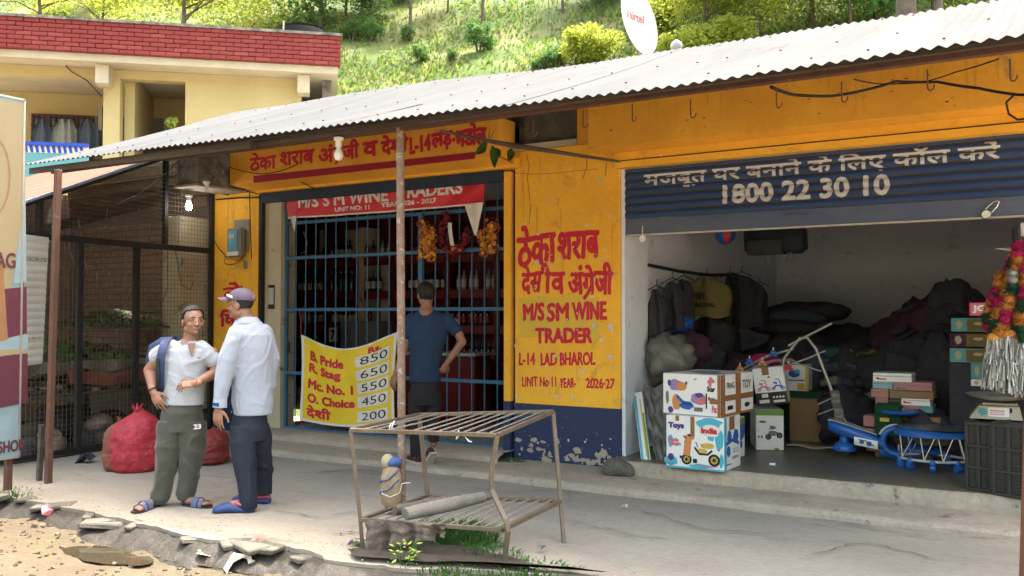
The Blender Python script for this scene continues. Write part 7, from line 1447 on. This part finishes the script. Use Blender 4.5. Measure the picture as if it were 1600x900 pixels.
def hand(mb, w_, d, n, side=1, curl=.5, s_=1.0, spread=.1):
    """w_ wrist, d towards the fingers, n out of the back of the hand, side +1: thumb on the d x n side"""
    d = Vector(d).normalized(); n = Vector(n); n = (n-d*n.dot(d)).normalized(); x = d.cross(n)*side; w_ = Vector(w_)
    Mh = Matrix((x, n, d)).transposed(); mb.ell(w_+d*.045*s_, (.040*s_, .016*s_, .054*s_), Mh, 16, 10); mb.ell(w_+d*.072*s_, (.042*s_, .013*s_, .026*s_), Mh, 16, 8); mb.cap(w_-d*.03*s_, w_+d*.015*s_, .026*s_, .025*s_)
    for k, (o, L, r) in enumerate(((.031, .072, .0085), (.011, .080, .0088), (-.010, .074, .0085), (-.030, .058, .0075))):
        p = w_+d*(.088-.006*abs(k-1))*s_+x*o*s_; dd = (d+x*spread*(1.2-k*.8)).normalized(); a = curl*(.8+.15*k)
        for j, f_ in enumerate((.45, .32, .23)):
            dd = (dd*math.cos(a)-n*math.sin(a)).normalized(); q = p+dd*L*f_*s_; mb.cap(p, q, r*s_*(1-.1*j), r*s_*(.93-.1*j), 9); p = q; a = curl*(.75 if j == 0 else .5)
    p = w_+d*.022*s_+x*.028*s_; dd = (d*.75+x*.75-n*.25).normalized()
    for L, r in ((.038, .0125), (.032, .0105), (.024, .009)): q = p+dd*L*s_; mb.cap(p, q, r*s_, r*.92*s_, 9); p = q; dd = (dd+d*.35-n*.2*curl-x*.15).normalized()
def footm(mb, heel, d, L=.25, wd=.046, h=.035):
    d = Vector(d).normalized(); x = Vector((d.y, -d.x, 0)); Mh = Matrix((x, d, Vector((0, 0, 1)))).transposed(); heel = Vector(heel)
    mb.ell(heel+d*.035+Vector((0, 0, .034)), (.032, .042, .034), Mh); mb.ell(heel+d*.11+Vector((0, 0, .034)), (.034, .085, .032), Mh); mb.ell(heel+d*.175+Vector((0, 0, .022)), (wd, .06, .022), Mh)
    for k in range(5): a = heel+d*(.205-.008*k*k*.6)+x*(-.034+.017*k)+Vector((0, 0, .015)); mb.cap(a, a+d*(.03-.003*k), .011-.001*k if k else .014, .009, 8)
def person(label, px, py, z=0.0):
    c = onZ(px, py, z); return thing('person', label, 'person', c, RZ), (c.x*-SA+c.y*CA)
# ---- man with backpack
P1, dep = person('man in white polo shirt and olive track trousers with a navy backpack', 268, 793); k1 = 1400/dep
X = lambda px, py, y=0.0: Vector(((px-268)/k1*(1+y/dep), y, (793-py)/k1*(1+y/dep*.3)))
yaw = math.radians(38); Fh = frame((math.sin(yaw), -math.cos(yaw), -.03)); hc = X(299, 502, -.01)
sk = MB(); head(sk, hc, Fh, .97); sk.cap(hc+Vector((-.02, .02, -.07)), X(292, 548, .02), .050, .062); sk.cap(X(290, 546, .02), X(290, 600, .02), .085, .08)
sk.cap(X(249, 556, .03), X(228, 582, .05), .056, .048); sk.cap(X(228, 582, .05), X(241, 611, -.05), .048, .031); sk.ell(X(233, 592, .03), (.044, .044, .06))
hand(sk, X(243, 613, -.06), X(260, 643, -.10)-X(243, 613, -.06), (-.25, -.9, .2), -1, .38, 1.02, .14)
sk.cap(X(328, 556, .02), X(337, 583, .0), .054, .047); sk.cap(X(337, 583, 0), X(315, 597, -.16), .046, .030); hand(sk, X(315, 597, -.165), Vector((-.9, -.25, -.05)), (.1, -.6, .75), 1, .75, 1.0, .05)
for p, d in ((X(243, 789, .02), (-.28, -.95, 0)), (X(284, 786, .06), (.9, -.35, 0))): footm(sk, (p.x, p.y, .012), d); sk.cap((p.x, p.y, .05), (p.x+.01, p.y+.01, .13), .032, .034)
sk.cap(X(290, 600, .02), X(281, 650, .02), .08, .085); sk.cap(X(272, 655, .03), X(257, 715, .02), .06, .045); sk.cap(X(257, 715, .02), X(243, 785, .02), .045, .03); sk.cap(X(292, 655, .03), X(295, 715, .05), .06, .045); sk.cap(X(295, 715, .05), X(284, 782, .06), .045, .03)
organic('body', sk, .0052, M['skin'], P1, 2)
facep(P1, hc, Fh, .97, M['hairg'])
def hairm(par, c, F_, s_, mat_, line, thick=.010, seed=0):
    m = MB(); m.ell((0, -.008, .022), (.076+thick, .095+thick, .088+thick), None, 40, 30); vs = [Vector(v) for v in m.v]; keep = [line(v) for v in vs]
    fs = [f_ for f_ in m.f if all(keep[i] for i in f_)]; used_ = sorted({i for f_ in fs for i in f_}); ix = {i: k for k, i in enumerate(used_)}; n = len(used_)
    outer = []; 
    for i in used_: v = vs[i]; q = v*(1+.02*noise.noise(v*60+Vector((seed, 0, 0)))); outer.append(Vector(c)+F_ @ (q*s_))
    inner = [Vector(c)+F_ @ (vs[i]*.90*s_) for i in used_]
    m2 = MB(); m2.add(outer+inner, [tuple(ix[i] for i in f_) for f_ in fs]+[tuple(n+ix[i] for i in f_[::-1]) for f_ in fs]); m2.build('hair', mat_, par, smooth=80)
hairm(P1, hc, Fh, .97, M['hairg'], lambda v: (v.z > .085-.012*(abs(v.x) > .04) and v.y > .03) or (v.y <= .03 and v.z > .05) or (v.y < .015 and v.z > .0) or (v.y < -.035 and v.z > -.055), .011)
sh_ = MB(); c0 = 0
sh_.loft([(X(283, 634, .02), .165, .115, -.25), (X(283, 615, .02), .165, .118, -.25), (X(284, 590, .02), .172, .118, -.25), (X(286, 565, .02), .190, .118, -.28), (X(287, 549, .02), .185, .105, -.28), (X(290, 541, .02), .13, .08, -.28), (X(292, 535, .02), .075, .062, -.28)], 26)
sh_.cap(X(262, 545, .03), X(241, 560, .05), .066, .076); sh_.cap(X(312, 546, .0), X(332, 566, .01), .064, .070); sh_.ell(X(275, 545, .03), (.10, .075, .05)); sh_.ell(X(304, 545, .0), (.10, .075, .05))
organic('polo_shirt', sh_, .0065, M['wshirt'], P1, 3, folds(.009, (9, 9, 7), 3), X(0, 634).z)
def collar(par, c, r, face, gap, mat_, ht=.034, tilt=.25):
    f_ = Vector(face).normalized(); a0 = math.atan2(f_.y, f_.x); m = MB()
    def fn(u, v):
        a = a0+gap+u*(2*PI-2*gap); fr = math.cos(a-a0); k = abs(2*u-1); pt = .035*max(0, k-.82)/.18
        rr_ = r*(.88+.34*v) ; z = ht*(1-v)*.9-v*(.006+pt)-.05*max(0, fr)*tilt*2-.0; return Vector(c)+Vector((rr_*math.cos(a), rr_*.92*math.sin(a), z))
    m.slab(fn, (0, 0, -.006), 36, 5); return m.build('collar', mat_, par, smooth=60)
collar(P1, X(292, 539, .015), .078, (.35, -.94, 0), .30, M['wshirt'])
m = MB(); m.slab(lambda u, v: X(291, 541, -.02)+Fh @ Vector(((u-.5)*.055*(1-v), .108+.016*v, .02-.10*v)), Fh @ Vector((0, -.02, 0)), 4, 6); m.build('open_neck', M['skin'], P1, smooth=60)
m = MB(); b_ = Fh; q = X(315, 559, -.11); stroke(m, [(0, 0), (.012, -.004), (.026, .004), (.012, .006), (.0, .001)], .004, lambda x, y, h: q+Vector((x, -.012+x*.4, y))); m.build('chest_logo', M['ink'], P1)
tr_ = MB()
tr_.loft([(X(281, 676, .03), .155, .125, -.2), (X(281, 660, .03), .170, .13, -.2), (X(282, 645, .02), .162, .12, -.2), (X(283, 636, .02), .150, .108, -.2), (X(283, 624, .02), .12, .09, -.2)], 24)
tr_.loft([(X(247, 788, .03), .058, .07), (X(248, 780, .03), .078, .085), (X(252, 762, .03), .076, .085), (X(257, 735, .02), .083, .09), (X(261, 705, .02), .098, .108), (X(264, 680, .03), .108, .12), (X(265, 660, .03), .10, .12)], 22)
tr_.loft([(X(284, 784, .08), .060, .075), (X(284, 775, .08), .080, .09), (X(288, 755, .07), .078, .088), (X(293, 730, .05), .084, .09), (X(297, 705, .04), .098, .105), (X(298, 680, .03), .108, .115), (X(298, 660, .03), .10, .115)], 22)
organic('track_trousers', tr_, .0065, M['olivet'], P1, 3, folds(.013, (9, 9, 6), 8, .3))
m = MB(); q = X(311, 666, -.10); letters(m, '23', lambda x, y, h: q+Vector((x, -.025+x*.7-h, y-.01)), .042, .034, .003); m.build('number', M['wvinyl'], P1)
for p, d in ((X(243, 789, .02), Vector((-.28, -.95, 0))), (X(284, 786, .06), Vector((.9, -.35, 0)))):
    d = d.normalized(); x = Vector((d.y, -d.x, 0)); t_ = []; m = MB(); pts = [(-.035, .0), (-.045, .08), (-.052, .17), (-.04, .235), (0, .262), (.04, .24), (.05, .17), (.042, .08), (.034, .0), (0, -.022)]
    m.prism(pts, lambda a, b, h: Vector((p.x, p.y, 0))+x*a+d*b+Vector((0, 0, .002+h)), .014); m.build('sandal_sole', M['sole'], P1)
    m = MB(); 
    for b0_, b1_, hh in ((.10, .155, .062), (.165, .20, .045)): m.slab(lambda u, v: Vector((p.x, p.y, 0))+x*(.052*math.cos(PI*(1-u)))+d*lerp(b0_, b1_, v)+Vector((0, 0, .016+hh*math.sin(PI*u)**.7)), Vector((0, 0, -.004)), 14, 3)
    m.slab(lambda u, v: Vector((p.x, p.y, 0))+x*(.042*math.cos(PI*u))+d*(.02-.045*math.sin(PI*u))+Vector((0, 0, .035+.02*v)), Vector((0, 0, -.003)), 12, 2)
    m.build('sandal_strap', M['strap'], P1, smooth=60)
m = MB(); wc = X(241, 609, -.055); dw = (X(260, 643, -.10)-X(243, 613, -.06)).normalized(); a_ = dw.orthogonal().normalized(); b_ = dw.cross(a_); m.tube([wc+a_*.031*math.cos(a)+b_*.031*math.sin(a) for a in [k*2*PI/20 for k in range(21)]], .005, 6, False); m.build('bracelet', M['black'], P1, smooth=60)
m = MB(); wc = X(317, 596, -.155); dw = Vector((-.9, -.25, -.05)).normalized(); a_ = dw.orthogonal().normalized(); b_ = dw.cross(a_); m.tube([wc+a_*.029*math.cos(a)+b_*.029*math.sin(a) for a in [k*2*PI/20 for k in range(21)]], .004, 6, False); m.build('thread_band', M['redp'], P1, smooth=60)
# his backpack: held by him, a thing of its own
bk = thing('backpack', 'navy backpack slung on the shoulder of the man in the polo shirt', 'backpack', P1.location, RZ)
m = MB(); m.loft([(X(243, 612, .19), .07, .06), (X(240, 600, .20), .13, .10), (X(240, 570, .20), .15, .11), (X(244, 545, .20), .14, .10), (X(250, 532, .18), .07, .06)], 22); m.jitter(.012, 9); m.build('pouch', M['pack'], bk, smooth=60)
m = MB(); P = [X(262, 533, .10), X(260, 529, .03), X(258, 538, -.06), X(256, 560, -.10), X(254, 590, -.085), X(250, 612, -.02), X(245, 615, .10)]
def ribbon(P, wd, th, cd=Vector((1, 0, 0))):
    m = MB(); n = len(P)-1
    def fn(u, v):
        t_ = v*n; i = min(n-1, int(t_)); f_ = t_-i; p0 = P[max(0, i-1)]; p1_ = P[i]; p2_ = P[i+1]; p3 = P[min(n, i+2)]
        q = .5*((2*p1_)+(-p0+p2_)*f_+(2*p0-5*p1_+4*p2_-p3)*f_*f_+(-p0+3*p1_-3*p2_+p3)*f_**3); return q+cd*(u-.5)*wd
    m.slab(fn, (0, th, 0), 3, n*6); return m
ribbon(P, .062, .012).build('shoulder_strap', M['pack'], bk, smooth=60)
P = [X(252, 560, -.112), X(252, 590, -.10), X(248, 612, -.04)]; ribbon(P, .025, .006).build('strap_tail', M['bag'], bk, smooth=60)
# ---- man with the cap
P2, dep = person('man in mauve cap, long pale shirt and dark trousers, listening, half turned away', 388, 797); k2 = 1400/dep
X = lambda px, py, y=0.0: Vector(((px-388)/k2*(1+y/dep), y, (797-py)/k2*(1+y/dep*.3)))
Fh = frame((-.97, .16, -.06)); hc = X(373, 477, .0)
sk = MB(); head(sk, hc, Fh, .98); sk.cap(hc+Vector((.025, 0, -.06)), X(385, 512, 0), .056, .066); sk.cap(X(386, 512, 0), X(388, 560, 0), .09, .08)
sk.cap(X(360, 560, -.10), X(354, 590, -.12), .05, .04); sk.cap(X(354, 590, -.12), X(350, 632, -.14), .04, .028); hand(sk, X(349, 635, -.145), Vector((-.02, -.12, -1)), (-.25, -.95, .1), -1, .35, 1.05, .08)
sk.cap(X(410, 560, .14), X(412, 600, .14), .045, .04); sk.cap(X(412, 600, .14), X(398, 630, .05), .04, .028); hand(sk, X(398, 632, .05), Vector((-.3, -.2, -.9)), (.9, .2, 0), 1, .5)
footm(sk, (X(398, 797).x, -.06, .03), (-.97, -.2, 0)); footm(sk, (X(400, 797).x, .26, .03), (-.9, .1, 0)); sk.cap((X(394, 0).x, -.06, .06), (X(394, 0).x, -.05, .2), .035, .04)
sk.cap(X(388, 560, 0), X(387, 650, .02), .09, .09); sk.cap(X(381, 660, -.02), X(384, 720, -.05), .06, .045); sk.cap(X(384, 720, -.05), X(394, 785, -.06), .045, .03); sk.cap(X(395, 660, .05), X(400, 720, .15), .06, .045); sk.cap(X(400, 720, .15), X(399, 778, .22), .045, .03); sk.cap(X(399, 778, .22), (X(400, 797).x, .25, .05), .03, .032)
organic('body', sk, .0052, M['skin2'], P2, 2); facep(P2, hc, Fh, .98, M['hairg'])
hairm(P2, hc, Fh, .98, M['hairg'], lambda v: v.y < .005 and v.z > -.045 and v.z < .05 and v.y < .03-abs(v.z)*.2, .003)
cp = MB(); cp.ell((0, -.008, .040), (.088, .106, .082), None, 36, 24); cp.f = [f_ for f_ in cp.f if all(cp.v[i][2] > .030 for i in f_)]; cp.v = [tuple(hc+Fh @ (Matrix.Rotation(.12, 3, 'X') @ Vector(v))) for v in cp.v]; cp.m = [0]*len(cp.f)
capo = thing('cap', 'mauve grey baseball cap on the head of the man in the pale shirt', 'cap'); bpy.data.objects.remove(capo)
me = cp.mesh('cap', M['capm'], 60); cpo = put('cap', me, P2)
m = MB(); m.slab(lambda u, v: hc+Fh @ (Matrix.Rotation(.12, 3, 'X') @ Vector((lerp(-.075, .075, u)*(1-.15*v), .06+.045*math.sqrt(max(0, 1-(2*u-1)**2))+.078*v*math.sqrt(max(0.02, 1-(2*u-1)**2*.75)), .042-.010*v-.022*(2*u-1)**2))), Fh @ Vector((0, 0, .006)), 18, 8); m.build('brim', M['capm'], cpo, smooth=60)
m = MB(); m.ell(hc+Fh @ Vector((0, -.115, .038)), (.028, .008, .022), Fh); m.build('cap_opening', M['skin2'], cpo, smooth=60)
m = MB(); m.slab(lambda u, v: hc+Fh @ Vector((-.060-.026*u, .075-.055*u, .062+.018*v-.018*u)), Fh @ Vector((-.004, .004, 0)), 6, 2); m.build('badge', M['wvinyl'], cpo)
m = MB(); m.tube([hc+Fh @ (Matrix.Rotation(.12, 3, 'X') @ Vector((.089*math.cos(a), -.008+.107*math.sin(a), .034))) for a in [k*2*PI/30 for k in range(31)]], .004, 5, False); m.build('cap_band', M['capm'], cpo, smooth=60)
sh_ = MB()
sh_.loft([(X(393, 650, .02), .140, .12, .25), (X(392, 630, .02), .152, .128, .25), (X(391, 600, .01), .150, .13, .25), (X(391, 570, .01), .155, .135, .25), (X(391, 545, .0), .162, .135, .3), (X(390, 525, .0), .158, .13, .3), (X(388, 513, .0), .135, .105, .3), (X(385, 505, 0), .095, .085, .3), (X(384, 500, 0), .07, .066, .3)], 26)
sh_.cap(X(374, 524, -.09), X(362, 562, -.12), .075, .074); sh_.cap(X(362, 562, -.12), X(355, 595, -.13), .072, .062); sh_.cap(X(355, 595, -.13), X(351, 628, -.14), .062, .044)
sh_.cap(X(404, 524, .10), X(414, 565, .13), .072, .068); sh_.cap(X(414, 565, .13), X(410, 605, .13), .066, .058)
organic('long_sleeved_shirt', sh_, .0065, M['wshirt2'], P2, 3, folds(.008, (12, 12, 4), 5, .5), X(0, 650).z)
collar(P2, X(384, 505, 0), .086, (-.95, .15, 0), .35, M['wshirt2'], .042)
m = MB(); c_ = X(351, 628, -.14); dd = Vector((-.05, -.06, -1)).normalized()
m.tube([c_-dd*.035, c_+dd*.0, c_+dd*.03], [.049, .051, .052], 18); m.build('cuff', M['wshirt2'], P2, smooth=50); m = MB(); m.slab(lambda u, v: c_+Vector((.053*math.cos(lerp(2.0, 4.9, u)), .053*math.sin(lerp(2.0, 4.9, u)), -.022+.03*v)), (0, 0, -.003), 10, 2); m.build('cuff_lining', M['bluep2'], P2, smooth=60)
tr_ = MB()
tr_.loft([(X(386, 690, .02), .14, .13, .2), (X(387, 670, .02), .148, .13, .2), (X(388, 650, .02), .128, .108, .2), (X(389, 630, .02), .10, .09, .2)], 24)
tr_.loft([(X(393, 791, -.07), .060, .07), (X(393, 782, -.07), .068, .078), (X(389, 750, -.06), .078, .085), (X(384, 720, -.05), .090, .10), (X(381, 690, -.04), .105, .11), (X(380, 665, -.02), .10, .11)], 22)
tr_.loft([(X(399, 782, .22), .058, .065), (X(399, 770, .22), .066, .075), (X(401, 740, .18), .074, .08), (X(399, 710, .12), .088, .10), (X(397, 685, .09), .10, .11), (X(394, 665, .06), .10, .11)], 22)
organic('trousers', tr_, .0065, M['navyc'], P2, 3, folds(.011, (9, 9, 4), 2, .3))
def clog(par, p, d, mt='croc', rim='pink', L=.29):
    d = Vector(d).normalized(); x = Vector((d.y, -d.x, 0)); m = MB(); W = lambda a, b, h: Vector(p)+x*a+d*b+Vector((0, 0, h)); sect = [(-.03, .036, .05, .03), (0, .043, .052, .04), (.07, .043, .050, .045), (.10, .046, .066, .05), (.15, .054, .085, .05), (.20, .058, .075, .045), (.25, .050, .055, .035), (.275, .03, .04, .02)]
    vs = []; n = 16
    for b, hw_, top, _ in sect:
        for j in range(n): a = 2*PI*j/n; cz = math.sin(a); vs.append(W(hw_*math.cos(a)*(1 if cz < 0 else .95), b, max(.002, top*.5+top*.5*cz*(1 if cz > 0 else 1.0))))
    m.add(vs, [(i*n+j, i*n+(j+1) % n, (i+1)*n+(j+1) % n, (i+1)*n+j) for i in range(len(sect)-1) for j in range(n)]+[tuple(range(n)), tuple(range((len(sect)-1)*n, len(sect)*n))]); o = m.build('clog', M[mt], par, smooth=60)
    m = MB(); m.tube([W(.040*math.cos(a), .045+.075*math.sin(a), .056+.028*max(0, math.sin(a))) for a in [k*2*PI/24 for k in range(25)]], .009, 8, False); m.build('rim', M[rim], o, smooth=60)
    for q in range(4): m = MB(); m.ell(W(.052-.004*q, .12+.035*q, .035), (.006, .006, .007)); m.build('vent_hole', M['ink'], o)
clog(P2, (X(396, 797).x, -.07, .0), (-.98, -.16, 0)); clog(P2, (X(402, 797).x, .24, .0), (-.9, .15, 0))
# ---- man at the gate
P3, dep = person('man in navy t-shirt and black trousers standing at the gate with his back turned', 668, 726, .05); k3 = 1400/dep
X = lambda px, py, y=0.0: Vector(((px-668)/k3*(1+y/dep), y, (726-py)/k3*(1+y/dep*.3)))
Fh = frame((-.45, .88, -.10)); hc = X(664, 461, .02)
sk = MB(); head(sk, hc, Fh, .98); sk.cap(hc+Vector((.01, -.02, -.06)), X(666, 497, 0), .052, .066)
sk.cap(X(666, 492, 0), X(666, 560, 0), .09, .09)
sk.cap(X(708, 505, .0), X(722, 535, -.03), .048, .042); sk.cap(X(722, 535, -.03), X(700, 566, -.08), .042, .028); hand(sk, X(699, 568, -.085), Vector((-.45, .1, -.85)), (.55, -.75, .1), -1, .9, .95, .0)
sk.cap(X(642, 505, .0), X(632, 545, .02), .046, .040); sk.cap(X(632, 545, .02), X(618, 585, -.02), .040, .027); hand(sk, X(617, 587, -.02), Vector((-.25, -.05, -.95)), (-.5, -.85, 0), -1, .45)
sk.cap(X(666, 560, 0), X(664, 615, .02), .09, .09); sk.cap(X(655, 620, .02), X(650, 670, .04), .06, .045); sk.cap(X(650, 670, .04), X(650, 716, .05), .045, .03); sk.cap(X(674, 620, .02), X(676, 655, .03), .06, .045); sk.cap(X(676, 655, .03), X(678, 694, -.02), .045, .03)
organic('body', sk, .0055, M['skin3'], P3, 2)
hairm(P3, hc, Fh, .98, M['hair'], lambda v: (v.z > .05 and v.y > .03) or (v.y <= .03 and v.z > .01) or (v.y < -.01 and v.z > -.055) or (v.y < -.05 and v.z > -.07), .014)
sh_ = MB(); sh_.loft([(X(664, 598, .02), .150, .12, 0), (X(664, 580, .02), .155, .12, 0), (X(665, 555, .01), .158, .115, 0), (X(667, 530, .0), .185, .12, 0), (X(669, 508, .0), .205, .115, 0), (X(669, 497, .0), .185, .10, 0), (X(667, 489, 0), .12, .075, 0), (X(666, 484, 0), .07, .06, 0)], 26)
sh_.cap(X(697, 500, 0), X(712, 517, -.01), .068, .066); sh_.cap(X(643, 500, 0), X(637, 522, .0), .066, .064)
organic('t_shirt', sh_, .0065, M['tee'], P3, 3, folds(.008, (8, 8, 4), 12, .3), X(0, 598).z)
tr_ = MB(); tr_.loft([(X(663, 634, .02), .14, .12), (X(664, 615, .02), .146, .12), (X(664, 600, .02), .135, .105), (X(664, 588, .02), .11, .09)], 24)
tr_.loft([(X(650, 714, .05), .055, .06), (X(650, 700, .05), .062, .068), (X(650, 670, .04), .07, .078), (X(650, 640, .03), .085, .10), (X(652, 615, .02), .09, .11)], 20)
tr_.loft([(X(678, 690, -.02), .052, .056), (X(677, 675, -.01), .062, .066), (X(676, 655, .03), .07, .08), (X(676, 635, .04), .085, .10), (X(676, 615, .02), .09, .11)], 20)
organic('trousers', tr_, .0065, M['blackc'], P3, 3, folds(.007, (8, 8, 4), 22, .3))
def sneaker(par, p, d, pitch):
    d = Vector(d).normalized(); Fm = frame(d) @ Matrix.Rotation(pitch, 3, 'X'); W = lambda a, b, h: Vector(p)+Fm @ Vector((a, b, h)); m = MB(); sect = [(-.02, .030, .075), (.02, .036, .085), (.08, .036, .075), (.14, .042, .055), (.20, .045, .045), (.25, .03, .03)]; vs = []; n = 14
    for b, hw_, top in sect:
        for j in range(n): a = 2*PI*j/n; vs.append(W(hw_*math.cos(a), b, .018+top*.5*(1+math.sin(a))))
    m.add(vs, [(i*n+j, i*n+(j+1) % n, (i+1)*n+(j+1) % n, (i+1)*n+j) for i in range(5) for j in range(n)]+[tuple(range(n)), tuple(range(5*n, 6*n))]); o = m.build('sneaker', M['sneak'], par, smooth=60)
    m = MB(); m.prism([(-.036, -.03), (-.044, .08), (-.05, .18), (-.03, .262), (.03, .262), (.05, .18), (.044, .08), (.036, -.03)], W, .022); m.build('sole', M['solew'], o)
    m = MB(); m.tube([W(-.02, .10, .085), W(.0, .12, .088), W(.02, .10, .085), W(0, .14, .08)], .004, 5); m.build('lace', M['solew'], o)
sneaker(P3, X(677, 703, -.03)+Vector((0, -.02, -.05)), (-.55, .8, 0), -.85); sneaker(P3, (X(652, 0).x+.02, .02, .0), (-.5, .85, 0), 0)
